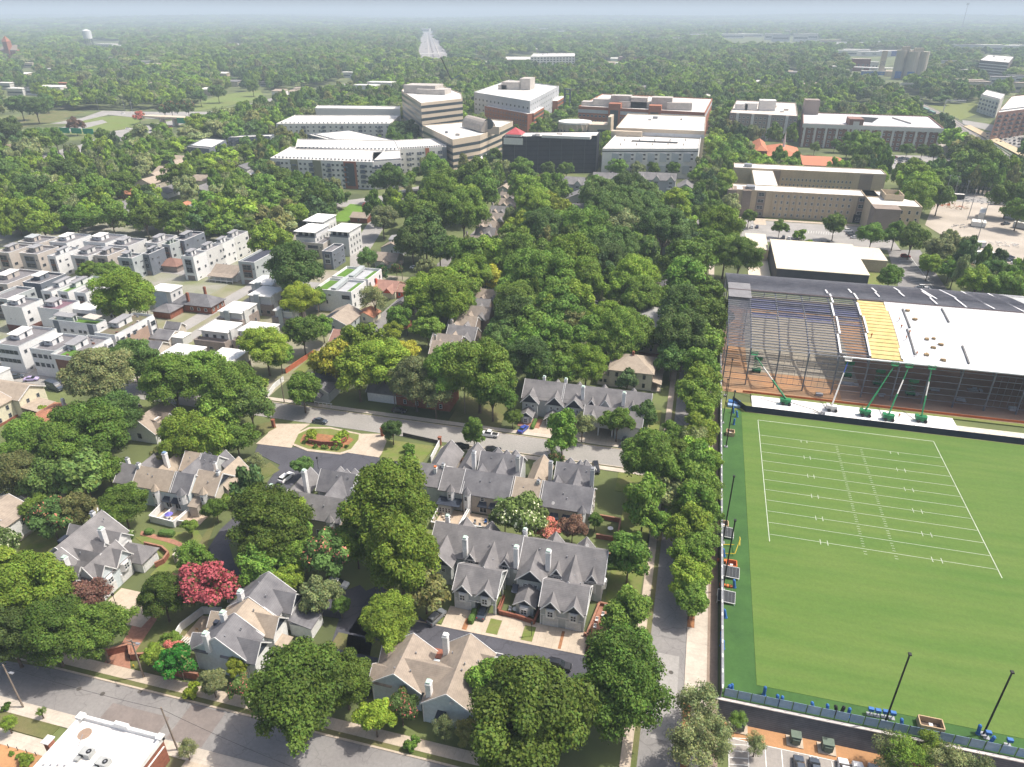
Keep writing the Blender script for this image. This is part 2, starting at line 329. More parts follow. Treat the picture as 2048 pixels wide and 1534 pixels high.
# estate roads: dark drive with the gate island
dr=[(88,0)]
def rp_(name,pts,z,m): sheet(name,[G(*p) for p in pts],z,m)
rp_('drive',[(516,888),(700,905),(835,930),(822,950),(700,943),(600,955),(560,1000),(478,1060),(458,1090),(470,1130),(500,1165),(600,1200),(640,1215),(668,1190),(720,1170),(760,1210),(735,1335),(690,1310),(700,1240),(600,1225),(540,1215),(470,1190),(400,1165),(402,1120),(440,1060),(520,985),(560,930),(510,905)],.05,asph_d)
gsheet('drive',-58,-9.5,92.5,98.6,.05,asph_d)
rp_('drive',[(735,1400),(700,1390),(662,1290),(690,1200),(760,1170),(860,1250),(830,1290),(760,1300)],.045,asph_d)
rp_('drive_apron',[(548,848),(620,848),(600,862),(583,896),(512,888),(535,868)],.1,conc)
rp_('drive_apron',[(690,905),(722,868),(770,868),(775,895),(757,915)],.1,conc)
rp_('gate_island_kerb',[(583,890),(592,868),(618,855),(660,855),(722,868),(722,880),(705,903),(680,910),(615,903)],.18,conc)
rp_('gate_island_lawn',[(588,888),(597,869),(620,858),(660,858),(718,870),(717,880),(702,899),(680,906),(617,899)],.2,lawn)
rp_('gate_island_mulch',[(600,885),(606,871),(617,866),(700,876),(708,880),(692,896),(675,900),(622,894)],.23,mulch)
rp_('lawn',[(762,912),(775,880),(790,882),(870,893),(840,930),(822,928),(760,918)],.15,lawn)
rp_('lawn',[(515,850),(548,842),(553,856),(520,873),(505,870)],.15,lawnd)
rp_('lawn',[(445,1010),(560,940),(540,925),(470,960),(380,1120),(400,1125)],.06,lawnd)
gsheet('kerb',-63,-62.6,150,163,.2,conc)
# drives in front of the garage pairs
gsheet('driveway',-40.5,-11,98.9,104.5,.09,conc); gsheet('kerb',-56,-9.5,98.6,98.9,.12,conc)
for a,b_ in ((-44,-40.8),(-31.2,-28.8),(-23.9,-21.6)): gsheet('lawn',a,b_,99.3,103.2,.12,lawn)
gsheet('mulch_strip',-36.2,-35.2,98.95,102,.11,mulch); gsheet('mulch_strip',-16.3,-15.7,98.95,103.6,.11,mulch)
gsheet('brick_terrace',-10.6,-7,98.5,113,.16,paver)
gsheet('lawn',-9,-2,112,163,.05,lawn)
gsheet('lawn',-12,-3,154,163,.1,lawn)
gsheet('lawn',-60,-3,88,92,.05,lawnd)
# driveways of the far row across the street
gsheet('driveway',-43,-8,177,184.6,.14,conc); gsheet('lawn',-8,-3,178,200,.1,lawn); gsheet('lawn',-66,-50,177.2,200,.1,lawnd)
# estate on the left
gsheet('driveway',-111.5,-99.5,83,91.5,.1,conc); rp_('brick_drive',[(200,1335),(245,1285),(300,1190),(345,1145),(395,1165),(330,1215),(260,1320),(262,1345)],.07,paver)
rp_('lawn',[(245,1320),(300,1235),(360,1200),(420,1200),(380,1300),(330,1350),(280,1345)],.05,lawnd)
rp_('lawn',[(270,1075),(395,1060),(420,1100),(400,1180),(330,1170),(300,1150),(330,1120)],.05,lawn)
rp_('brick_path',[(283,1062),(350,1080),(372,1090),(366,1097),(345,1088),(280,1070)],.09,paver)
rp_('lawn',[(40,1100),(95,1068),(130,1090),(90,1130),(30,1130)],.06,lawn)
rp_('lawn',[(205,1340),(150,1330),(100,1320),(60,1300),(0,1290),(0,1320),(180,1350)],.04,lawnd)
# bottom-left corner: cafe yard
gsheet('lawn',-122,-97.5,57.5,60.2,.1,lawnd); gsheet('footway',-135,-55,60.2,62.2,.12,concw); gsheet('footway',-140,-93,54.8,57.3,.14,concw); gsheet('mulch_bed',-140,-95,44,54.8,.1,clay)
gsheet('footway',-72,-40,52,60.2,.11,conc)
# streets of the left quarter
gsheet('street',-196,-189,176,330,.04,asph_l)
rp_('street',[(700,533),(718,533),(768,455),(800,400),(850,385),(848,370),(780,385),(740,440),(700,500)],.03,asph_l)
gsheet('street',-420,-110,276,282,.035,asph_l)
gsheet('street',-122,-115,200,420,.03,asph)
gsheet('street',-420,-250,222,228,.03,asph_l)
gsheet('driveway',-330,-222,176.5,187,.12,conc)
gsheet('alley',-186,-181,188,268,.04,asph_l)
gsheet('yard_ground',-205,-128,178,300,-.02,mat('yard_green',(.15,.17,.055),.95,(.3,.27,.22),.07))
gsheet('yard_ground',-420,-205,178,360,-.021,mat('yard_mixed',(.3,.285,.26),.95,(.17,.19,.09),.07))
# wide streets and car parks behind
rp_('lawn',[(668,443),(712,443),(735,410),(700,408),(672,430)],.05,mat('bright_lawn',(.13,.24,.03),.95))
rp_('street',[(640,408),(860,378),(870,388),(660,418)],.03,asph_l)
gsheet('street',-110,20,452,460,.03,asph_l)
gsheet('footway',8.5,14,440,620,.1,conc)
# site right of the street: field plateau
gsheet('artificial_turf',14.8,21.2,95.3,206,.3,synth); gsheet('artificial_turf',21.2,240,95.3,99.6,.31,synth)
# ================================================================= sports field
gsheet('field',21.2,240,99.6,205,.36,fieldm)
mk=MB()
def ln(x0,x1,y0,y1): mk.box(x0,x1,y0,y1,.30,.372)
w=.085
ln(26,75,201-w,201+w); ln(26-w,26+w,142.6,201); ln(75-w,75+w,142.6,201)
for i in range(11):
    y=192-4.66*i; ln(26.2,74.8,y-.05,y+.05)
    if i%2==0:
        for x in (37.6,39.2,61.6,63.6): ln(x-.07,x+.07,y-(.9 if i else 1.2),y+(.9 if i else 0))
    if i<11:
        for j in range(1,5 if i<10 else 3):
            for x in (47.2,53.8): ln(x-.35,x+.35,y-4.66*j/5-.05,y-4.66*j/5+.05)
tag(mk.build('field_marking',mat('turf_paint',(.5,.54,.46),.9)),kind='structure')
gsheet('field_surround',14.6,26,204,212,.2,lawn)
navy=mat('navy_cloth',(.02,.03,.06),.8); black=mat('black_paint',(.015,.015,.017),.6,(.02,.02,.022)); steel=mat('steel_grey',(.3,.31,.33),.5,(.24,.25,.27),.5,metal=.3)
bluep=mat('blue_vinyl',(.04,.15,.42),.5); bluel=mat('blue_banner',(.22,.33,.45),.7,(.3,.41,.52),.4); wood=mat('pale_timber',(.5,.36,.22),.8); orange=mat('orange_plastic',(.65,.16,.04),.6); yel=mat('yellow_paint',(.7,.5,.03),.5)
darkgrid=mat('dark_netting',(.05,.055,.06),.9,(.07,.075,.08),3.); screen=mat('windscreen_cloth',(.13,.14,.155),.9,(.1,.11,.12),.3)
# fence along the street with a windscreen
t=T('windscreen_fence','long grey windscreen fence between the field and the street','fence',14.7,150)
for k in range(56):
    y=95+k*3.6; t('post',steel).tube((14.7,y,0),(14.7,y,3.5),.06)
    t('clip',line).box(14.55,14.8,y-.5,y+.35,3.42,3.52)
t('screen',screen).box(14.66,14.74,95,296,.2,3.4); t('rail',steel).box(14.5,14.95,95,296,3.32,3.42); t.done()
t=T('retaining_wall','dark grey block retaining wall below the blue banner fence','wall',60,95)
b=t('blocks',mat('dark_block',(.13,.13,.14),.9,(.09,.09,.1),.5,stripes=('Z',.35,.62,.22)))
b.slab([(12.2,93.4,-3.7),(240,93.4,-3.7),(240,94.7,.25),(12.2,94.7,.25)],.4); t('coping',mat('coping_stone',(.6,.56,.53),.9)).box(12.2,240,94.55,95.15,.25,.45); t.done()
t=T('banner_fence','low fence hung with pale blue banners on the retaining wall','fence',60,95.5)
for i in range(62):
    x=15.2+i*2.36; t('post',black).tube((x,95.35,.3),(x,95.35,2.75),.055)
    bb=MB().box(x+.08,x+2.28,95.5,95.54,.5,2.5); t.p('banner',bluel,bb)
t.done()
t=T('black_screen_fence','long black cloth fence between the field and the construction site','fence',60,205.5)
t('cloth',navy).box(22.4,230,205.5,205.6,.3,2.4); t('cloth',navy).slab([(18.5,211,2.4),(22.4,205.5,2.4),(22.4,205.6,.3),(18.5,211.1,.3)],.05)
for i in range(50): t('post',black).tube((22.4+i*4,205.7,.2),(22.4+i*4,205.7,2.5),.06)
t.done()
# white gravel platform and site ground
gsheet('site_platform',24.6,84,207,217,.42,mat('white_membrane',(.82,.81,.79),.8,(.7,.69,.67),.1))
gsheet('site_platform',84,240,207,212.5,.42,mat('pale_decking',(.66,.62,.52),.9,(.5,.46,.38),1.2))
gsheet('verge',24.6,240,217,218.6,.35,lawn)
gsheet('site_ground',15,240,218.6,300,.1,mat('site_clay',(.42,.225,.11),.95,(.24,.17,.11),.09,bump=.3,detail=8)); 
gsheet('site_ground',53,240,219.3,262,.13,mat('site_mud',(.2,.11,.075),.95,(.27,.2,.15),.07,detail=8))
gsheet('site_ground',24,60,236,292,.14,mat('site_slab',(.33,.29,.23),.95,(.25,.23,.19),.06,detail=8))
b=MB(); 
for x0,y0,x1 in ((22,219,60),(60,219.4,110),(110,219,200)): b.beam((x0,y0,.5),(x1,y0+.3,.5),.05,.7)
tag(b.build('silt_fence',orange),'low orange silt fence along the edge of the construction site','fence')
# ---------------- steel hall under construction
t=T('steel_hall','half roofed steel frame hall under construction behind the sports field','building',60,262)
frame=mat('primed_steel',(.16,.17,.2),.55,(.12,.13,.155),.5,metal=.2); roofw=mat('white_metal_roof',(.66,.665,.67),.45,(.6,.605,.61),.05,stripes=('X',1.9,.74,.13)); insul=mat('yellow_insulation',(.62,.49,.22),.9,(.52,.4,.16),.4); roofg=mat('pale_grey_roof',(.55,.56,.54),.6)
strip=mat('white_trim',(.8,.8,.8),.6,(.7,.7,.7))
XE=15.5; XL=240
def rz_(y):  # gently cambered two slope roof
    return 20.2-abs(y-262.5)*6.2/37.5-.012*min(abs(y-262.5),37.5)*(1-abs(y-262.5)/37.5)*-8
xs=[XE]+[23+9*i for i in range(24)]
for i,x in enumerate(xs):
    c=MB(); c.beam((x,225.2,.1),(x,225.2,13.4),.35,.6); t.p('column',frame,c)
    c=MB(); c.beam((x,299.5,.1),(x,299.5,13.4),.35,.6); t.p('column',frame,c)
    c=MB(); ys=[225.2,240,250,262.5,275,285,299.5]
    for a,b_ in zip(ys,ys[1:]): c.beam((x,a,rz_(a)-.75),(x,b_,rz_(b_)-.75),.3,.75)
    c.beam((x,225.2,10.5),(x,229,rz_(229)-1),.3,.4); c.beam((x,299.5,10.5),(x,296,rz_(296)-1),.3,.4)
    t.p('rafter',frame,c)
    if i in (1,6,12): c=MB(); c.beam((x,262.5,.1),(x,262.5,19),.4,.5); t.p('column',frame,c)
for k in range(51):
    y=225+k*1.5; c=MB(); z=rz_(y)-.25
    c.beam((XE-.3,y,z),(XL,y,z),.2,.3); 
    if k<26: c.beam((XE-.3,y+.75,z+.1),(23,y+.75,z+.1),.1,.26)
    if k>=25: c.beam((XE-.3,y+.75,z+.1),(XL,y+.75,z+.1),.1,.24)
    t.p('purlin',mat('galvanised',(.3,.3,.33),.6,(.22,.225,.25),.3) if 1 else frame,c)
for y_ in range(243,257,2):
    for xa_ in (23.3,32.3,41.3,50.9): c=MB(); c.slab([(xa_,y_,rz_(y_)-.5),(xa_+8.2,y_,rz_(y_)-.5),(xa_+8.2,y_+1.3,rz_(y_+1.3)-.5),(xa_,y_+1.3,rz_(y_+1.3)-.5)],.03) if (y_+int(xa_))%5 else 0; t.p('liner_sheet',mat('blue_liner',(.05,.06,.17),.7,(.08,.08,.13),.5),c)
for z in (2,4.2,6.4,8.6,10.8,12.6):
    c=MB(); c.beam((XE,224.9,z),(XL,224.9,z),.09,.2); t.p('girt',frame,c)
    if z>5: c=MB(); c.beam((XE,299.8,z),(XL,299.8,z),.09,.2); t.p('girt',frame,c)
    c=MB(); c.beam((XE,225,z),(XE,299.5,z),.09,.2); t.p('girt',frame,c)
for x0 in (32,95):
    c=MB()
    for j in range(1,9): c.beam((x0+j*1.9,224.85,2),(x0+j*1.9,224.85,12.5),.07,.07)
    t.p('bracing',frame,c)
for x in (XE,): 
    for y in (238,250,262,274,287): c=MB(); c.beam((x,y,.1),(x,y,rz_(y)-.8),.3,.4); t.p('column',frame,c)
def cover(name,x0,x1,ys,m,dz=.02,th=.14):
    c=MB()
    for a,b_ in zip(ys,ys[1:]): c.slab([(x0,a,rz_(a)+dz+th),(x1,a,rz_(a)+dz+th),(x1,b_,rz_(b_)+dz+th),(x0,b_,rz_(b_)+dz+th)],th)
    t.p(name,m,c)
cover('roof_sheet',68.7,XL,[224.6,232,240,248,255,262.2],roofw); cover('roof_sheet',118,XL,[262.8,275,288,300],roofg)
for k in range(17):
    y=225.6+k*2.15; c=MB(); c.slab([(59.5,y,rz_(y)+.02),(68.6,y,rz_(y)+.02),(68.6,y+1.85,rz_(y+1.85)+.02),(59.5,y+1.85,rz_(y+1.85)+.02)],.3); t.p('insulation',insul,c)
c=MB(); c.box(XE-.3,XL,262.2,262.8,rz_(262.5)+.16,rz_(262.5)+.3); t.p('ridge_cap',mat('brown_ridge',(.12,.09,.09),.7),c)
c=MB(); c.box(51,XL,224.3,224.9,13.75,14.1); t.p('gutter',strip,c)
c=MB(); c.box(XE-.3,23.2,263,270,rz_(266)+.45,rz_(266)+.5); c.box(XE-.3,23.2,254,262,rz_(262.5)+.2,rz_(262.5)+.25);  t.p('roof_deck',mat('grey_deck',(.22,.215,.22),.6),c)
for x,segs in ((50.3,((226,236),(236.5,247),(247.5,257),(257.5,266),(266.5,272))),(59.1,((226,238),(238.5,249),(249.5,259),(262,270),(270.5,277))),(68.5,((226,261.5),)),(68,((268,275),(276,284))),(77.2,((272,280),(281,290))),(86,((264,273),(274,286))),(88,((272,292),)),(95,((263,276),(277,296))),(104,((264,298),)),(113,((263,297),))):
    for j,(a,b_) in enumerate(segs):
        c=MB(); xx=x+(j%2)*.7; c.beam((xx,a,rz_(a)+.35),(xx,b_,rz_(b_)+.35),.55,.22); t.p('trim_roll',strip,c)
for x,a,b_ in ((72.5,229,243),(73.5,244,257),(87.5,227,236),(86.5,250,260)):
    c=MB(); c.beam((x,a,rz_(a)+.4),(x,b_,rz_(b_)+.4),.5,.35); t.p('roof_channel',mat('dark_channel',(.13,.13,.13),.5),c)
t('side_wall',mat('navy_sheeting',(.05,.06,.2),.6)).box(23,XL,299,299.3,.1,4.4); t('wall_band',mat('beige_band',(.42,.35,.25),.9)).box(23,XL,298.9,299.3,4.4,5.3)
t.done()
tarp=mat('grey_tarpaulin',(.35,.36,.38),.8); gf=mat('lift_green',(.02,.2,.075),.45)
for i,(x,y,w_,l_) in enumerate(((77,231,4,2),(84,236,5,3),(90,230,3,2),(66,228,3,2.5),(57,233,6,1),(97,240,5,3),(104,228,3,2),(46,222.5,2,1.4))):
    b=MB(); 
    for j in range(5): b.box(x+random.uniform(-w_,w_)*.5,x+random.uniform(.4,1.4),y+random.uniform(-l_,l_)*.4,y+random.uniform(.5,1.3),.13,.25+random.random()*.8)
    o=b.build('material_heap',tarp); tag(o,['grey heap of sheeting near the hall front','wide scattered sheeting inside the hall','small sheeting bundle behind the front columns','low stack of panels near the blue boom lift','flat grey panels beside the first dark bay','large sheeting spread deep in the hall','sheeting bundle under the right girts','white wrapped bundle on the orange clay'][i],'heap',group='material heaps in the hall')
skinm=mat('skin',(.4,.24,.17),.6); vest=mat('hi_vis_vest',(.7,.2,.03),.7); jeans=mat('work_trousers',(.06,.07,.1),.9); helm=mat('helmet',(.75,.7,.6),.5)
def person_mesh():
    J=[((0,0,.95),.16),((0,.02,1.2),.15),((0,0,1.42),.16),((0,0,1.53),.06),((0,-.02,1.66),.105),((0,-.01,1.76),.08),((-.1,0,.88),.1),((-.13,-.04,.48),.07),((-.13,.02,.08),.05),((-.13,-.12,.04),.04),((.1,0,.88),.1),((.15,.06,.48),.07),((.16,.12,.08),.05),((.16,-.03,.04),.04),((-.22,0,1.4),.07),((-.3,-.06,1.14),.05),((-.24,-.28,1.0),.035),((-.23,-.36,.98),.03),((.22,0,1.4),.07),((.31,-.04,1.14),.05),((.26,-.26,1.02),.035),((.25,-.34,1.0),.03)]
    E=[(0,1),(1,2),(2,3),(3,4),(4,5),(0,6),(6,7),(7,8),(8,9),(0,10),(10,11),(11,12),(12,13),(2,14),(14,15),(15,16),(16,17),(2,18),(18,19),(19,20),(20,21)]
    me=bpy.data.meshes.new('person'); me.from_pydata([j[0] for j in J],E,[]); o=bpy.data.objects.new('tmpp',me); COL.objects.link(o); o.modifiers.new('s','SKIN'); o.modifiers.new('d','SUBSURF').levels=1
    for v,j in zip(me.skin_vertices[0].data,J): v.radius=(j[1],j[1])
    me.skin_vertices[0].data[0].use_root=True; bpy.context.view_layer.update(); m2=bpy.data.meshes.new_from_object(o.evaluated_get(bpy.context.evaluated_depsgraph_get())); bpy.data.objects.remove(o); m2.materials.clear()
    for m in (vest,jeans,skinm): m2.materials.append(m)
    for p in m2.polygons: z=p.center.z; p.material_index=1 if z<.92 else (2 if z>1.5 or (abs(p.center.x)>.2 and z<1.12) else 0); p.use_smooth=True
    m2.name='person'; return m2
pmesh=person_mesh()
for i,(x,y,w_) in enumerate(((70.6,243,'standing at the middle of the open roof edge'),(70.8,248,'standing higher up the open roof edge'),(72.6,240,'in orange vest beside the upper dark channel'),(71,236.5,'bending toward the roof seam near the dark channel'),(72.8,228.5,'at the gutter end of the roof seam'),(60.5,236,'on the yellow insulation beside the white strip'),(47,214,'on the white platform left of the white lift'),(68,213,'on the white platform between the two right lifts'))):
    o=bpy.data.objects.new('person',pmesh); COL.objects.link(o); o.location=(x,y,rz_(y)+.18 if y>220 else .43); o.rotation_euler=(0,0,i*1.3); tag(o,'worker in orange vest '+w_,'person','site workers')
    b=MB(); b.tube((0,-.01,1.72),(0,-.01,1.84),.13,.07,8); h_=b.build('helmet',helm,o)
# roof clutter
for i,(x,y) in enumerate(((75,256),(76,250),(77.5,238),(79.5,238.6),(81,235.5),(78.5,233.5),(76,229.5),(80.3,227.5))):
    b=MB()
    for j in range(4): b.box(x+random.uniform(-.8,.3),x+random.uniform(.3,.9),y+random.uniform(-.6,.2),y+random.uniform(.2,.7),rz_(y)+.1,rz_(y)+.5+.3*random.random())
    tag(b.build('pallet_of_fixings',mat('cardboard',(.42,.3,.17),.9)),['pallet high on the white hall roof','brown pallet below the highest one','pallet left of a pair mid roof','pallet right of a pair mid roof','lone tan pallet toward the white slope','small pallet left of the lower group','pallet close to the roof gutter','lowest pallet above the gutter'][i],'pallet',group='pallets on the hall roof')
def lift(x,y,tx,ty,tz,c1,c2,label,mid=None):
    t=T('boom_lift',label,'lift',x,y,.42,group='boom lifts in front of the hall')
    m1,m2=c1,c2
    b=MB(); b.box(x-1.3,x+1.3,y-.8,y+.8,.85,1.35); t.p('chassis',m1,b)
    for sx in (-1,1):
        for sy in (-1,1): b=MB(); b.tube((x+sx*1,y+sy*.95-.2,.92),(x+sx*1,y+sy*.95+.2,.92),.5,n=10); t.p('wheel',black,b)
    b=MB(); b.pris([(x-1.5,y-.7),(x+1.2,y-.9),(x+1.5,y),(x+1.2,y+.9),(x-1.5,y+.7)],1.4,2.3); b.box(x-1.9,x-.9,y-.9,y+.9,1.4,2.5); t.p('turntable',m1,b)
    p=Vector((x-.3,y,2.4)); q=Vector((tx,ty,tz)); d=q-p
    for a,b_,w_,m in ((0,.42,.42,m1 if mid is None else m2),(.38,.72,.32,m2),(.7,.97,.24,mid or m1)):
        b=MB(); b.beam(p+d*a,p+d*b_,w_,w_); t.p('boom',m,b)
    b=MB()
    for s in (0,.5,1.05): 
        for (xa,ya,xb,yb) in ((-1,-.5,1,-.5),(1,-.5,1,.5),(1,.5,-1,.5),(-1,.5,-1,-.5)): b.beam((tx+xa,ty+ya,tz+s),(tx+xb,ty+yb,tz+s),.07,.07)
    for xa,ya in ((-1,-.5),(1,-.5),(1,.5),(-1,.5)): b.beam((tx+xa,ty+ya,tz),(tx+xa,ty+ya,tz+1.05),.07,.07)
    b.box(tx-1,tx+1,ty-.5,ty+.5,tz-.08,tz); t.p('basket',m1,b); t.done()
lw=mat('lift_white',(.66,.64,.6),.5); lb=mat('lift_blue',(.03,.08,.35),.5)
lift(35,213.5,24,222.5,12.5,gf,lw,'green boom lift at the left end reaching left to the open bay')
lift(48.7,212.8,52.5,223.5,13.3,lw,lw,'white boom lift with a blue tipped boom, second from the left',lb)
lift(58.3,212,66,223.4,13.3,gf,gf,'all green boom lift reaching the yellow insulation bay')
lift(64.7,211,70,223.2,13.3,gf,lw,'green lift with a cream lower boom beside the white roof edge')
lift(74.2,212.5,76.5,223.2,13.5,gf,lw,'rightmost boom lift standing nearly upright at the white roof')
t=T('boom_section','spare grey telescopic boom lying folded on the white platform','boom',41,211)
t('arm',lw).beam((36,213,1.6),(43,211,1),.3,.3); t('arm',lw).beam((43,211,1),(45.5,209.3,.7),.4,.4); t('basket',steel).box(45,46.3,209.3,210.3,.45,1.3); t.done()
# inside lifts
for i,(x,y) in enumerate(((27,236),(57,240),(66,236),(75,231))):
    t=T('scissor_lift',['green scissor lift on clay under the first bay','green scissor lift in shade left of the green boom','green scissor lift parked deeper behind the green boom','green scissor lift beneath the white roof edge'][i],'lift',x,y,.1,group='scissor lifts inside the hall')
    t('base',gf).box(x-1.4,x+1.4,y-.8,y+.8,.5,1.2); 
    for k in range(4): t('scissor_arm',gf).beam((x-1.2,y-.5,1.3+k*.9),(x+1.2,y-.5,2.2+k*.9),.12,.12); t('scissor_arm',gf).beam((x+1.2,y+.5,1.3+k*.9),(x-1.2,y+.5,2.2+k*.9),.12,.12)
    t('platform',gf).box(x-1.4,x+1.4,y-.8,y+.8,4.9,5.1); t('railing',gf).box(x-1.4,x+1.4,y-.8,y-.74,5.1,6.1)
    for sx in (-1,1):
        for sy in (-1,1): b=MB(); b.tube((x+sx,y+sy*.85-.15,.45),(x+sx,y+sy*.85+.15,.45),.35,n=8); t.p('wheel',black,b)
    t.done()
# poles round the field
def pole(x,y,h,r,label,m=black,lean=0):
    t=T('camera_pole',label,'pole',x,y,.3,group='tall black poles round the field')
    t('shaft',m).tube((x,y,.3),(x,y,h),r,r*.85,8); t('head',m).box(x-.25,x+.25,y-.3,y+.3,h,h+.25); t('base_plate',steel).box(x-.5,x+.5,y-.5,y+.5,.3,.5); t.done()
for (bx,by,tx,ty,l) in ((1770,1445,1820,1310,'black pole behind the blue dummies at the banner fence'),(1967,1468,2025,1346,'black pole nearest the right edge behind the banner fence'),(1445,1085,1468,956,'middle black pole beside the street fence'),(1445,1180,1471,1042,'black pole beside the yellow goal frame'),(1452,893,1468,783,'far black pole beside the wooden filming box')):
    gx,gy=G(bx,by,.4); h=10
    for _ in range(40):
        if G(tx,ty,h)[1]>gy: h+=.4
    pole(gx,gy,h,.17,l)
for (bx,by,tx,ty,l) in ((1445,845,1466,720,'thin dark pole beside the far end of the street fence'),(1451,790,1471,762,'short dark pole near the corner of the site')):
    gx,gy=G(bx,by,.4); h=4
    for _ in range(60):
        if G(tx,ty,h)[1]>gy: h+=.4
    pole(gx,gy,h,.12,l)
# rebound nets, goal frame, crates and dummies on the artificial turf
for i,(px,py) in enumerate(((1451,1067),(1461,1147),(1452,1196))):
    x,y=G(px,py,1); t=T('rebound_net',['grey rebound net beside the yellow goal frame, farthest of three','grey rebound net between the crate and the orange bags','grey rebound net closest to the parking side'][i],'net',x,y,.3,group='rebound nets on the artificial turf')
    t('net',darkgrid).slab([(x-1.8,y-1.1,1.0),(x+1.8,y-1.1,.8),(x+1.8,y+1.1,2.),(x-1.8,y+1.1,2.2)],.04)
    for k in range(6): t('net_line',steel).beam((x-1.8+k*.72,y-1.1,1.05),(x-1.8+k*.72,y+1.1,2.2),.03,.03)
    for a,b_ in (((-1.8,-1.1,1.),(1.8,-1.1,.8)),((1.8,-1.1,.8),(1.8,1.1,2.)),((1.8,1.1,2.),(-1.8,1.1,2.2)),((-1.8,1.1,2.2),(-1.8,-1.1,1.)),((-1.8,1.1,2.2),(-1.8,1.1,.3)),((1.8,1.1,2.),(1.8,1.1,.3)),((-1.8,-1.1,1.),(-1.8,-1.1,.3)),((1.8,-1.1,.8),(1.8,-1.1,.3))):
        t('frame',white).tube((x+a[0],y+a[1],a[2]),(x+b_[0],y+b_[1],b_[2]),.07)
    t.done()
x,y=G(1460,1100,.5); t=T('goal_frame','yellow steel goal frame lying on the artificial turf','goal',x,y,.3)
for a,b_ in (((-2,-1.6,.4),(1,-1.6,1)),((-2,1.6,.4),(1,1.6,1)),((1,-1.6,1),(2,1.6,3)),((1.9,-.2,2.4),(1.9,2.2,3))): t('bar',yel).tube((x+a[0],y+a[1],a[2]),(x+b_[0],y+b_[1],b_[2]),.09)
t.done()
for i,(px,py,m) in enumerate(((1461,864,wood),(1463,1128,orange),(1447,1048,wood),(1862,1447,wood))):
    x,y=G(px,py,1.2); s=1.1 if i<3 else 1.9; t=T('filming_crate',['timber filming crate near the far corner of the field','orange rimmed crate beside the rebound nets','pale timber crate left of the middle black pole','timber crate behind the banner fence on the parking side'][i],'crate',x,y,.3,group='open crates on the turf')
    b=t('side',m)
    for a in (-1,1): b.box(x+a*s-.09,x+a*s+.09,y-1,y+1,.3,1.6); b.box(x-s,x+s,y+a-.09,y+a+.09,.3,1.6)
    t('floor',mat('crate_floor',(.12,.09,.07),.9)).box(x-s,x+s,y-1,y+1,.3,.4); t('bag',white).box(x-.3,x+.3,y-.4,y+.2,.4,1.1); t.done()
dm=[(1467,822,'l'),(1475,830,'l'),(1468,845,'l'),(1443,1090,'l'),(1449,1108,'l'),(1470,1170,'r'),(1452,1230,'l'),(1445,1275,'l'),(1444,1287,'l'),(1447,1292,'l'),(1455,1381,'d'),(1465,1380,'d'),(1529,1385,'d'),(1557,1402,'d'),(1565,1405,'d'),(1628,1417,'d'),(1656,1421,'d'),(1675,1424,'k'),(1683,1424,'k'),(1697,1428,'d'),(1741,1423,'T'),(1755,1426,'T'),(1770,1428,'T'),(1785,1431,'T'),(1805,1450,'d'),(1958,1462,'d'),(1975,1470,'T'),(1980,1484,'d'),(2018,1485,'T')]
near={'l':'beside the street fence','r':'lying by the orange bags','d':'behind the banner fence','k':'in a black cover behind the banner fence','T':'on a sled pole behind the banner fence'}
cnt={}
ordn=['first','second','third','fourth','fifth','sixth','seventh','eighth','ninth','tenth','eleventh','twelfth','thirteenth','fourteenth','fifteenth','sixteenth','seventeenth','eighteenth','nineteenth','twentieth']+['number %d'%i for i in range(21,400)]
for px,py,k in dm:
    x,y=G(px,py,1); cnt[k]=cnt.get(k,0)+1
    if k!='l': y=max(y,96.3)
    t=T('tackle_dummy','%s dummy %s, %s from left'%('black' if k=='k' else 'blue',near[k],ordn[cnt[k]-1]),'dummy',x,y,.3,group='training dummies on the turf')
    m=black if k=='k' else bluep
    if k=='T': t('pad',m).box(x-.45,x+.45,y-.3,y+.3,1.3,1.9); t('stand',steel).tube((x,y,.35),(x,y,1.3),.08); t('foot',steel).box(x-.5,x+.5,y-.4,y+.4,.31,.38)
    else:
        lean=random.uniform(-.5,.5); t('bag',m).tube((x,y,.45),(x+lean,y+.25,2.1),.3,.3,10); t('base',m).tube((x,y,.31),(x,y,.5),.42,.38,10); t('cap',m).tube((x+lean,y+.25,2.1),(x+lean*1.05,y+.27,2.3),.3,.14,10)
    t.done()
for i,(px,py) in enumerate(((1447,1121),(1452,1171))):
    x,y=G(px,py,.6); t=T('equipment_bag',['orange equipment bags against the fence beside the crate','orange bags below the middle rebound net'][i],'bag',x,y,.3)
    for j in range(4): t('bag',orange).box(x-1.4+j*.75,x-.9+j*.75,y-.35+.1*(j%2),y+.35,.31,.8)
    t.done()
x,y=G(1468,809,1); t=T('blue_mat','pale blue crash mat at the far corner of the field','mat',x,y,.3); t('mat',mat('pale_blue_vinyl',(.3,.42,.62),.6)).box(x-1.9,x+1.9,y-.8,y+.8,.32,1.0); t('edge',bluep).box(x-1.7,x+1.9,y+.9,y+2.6,.32,1.4); t.done()
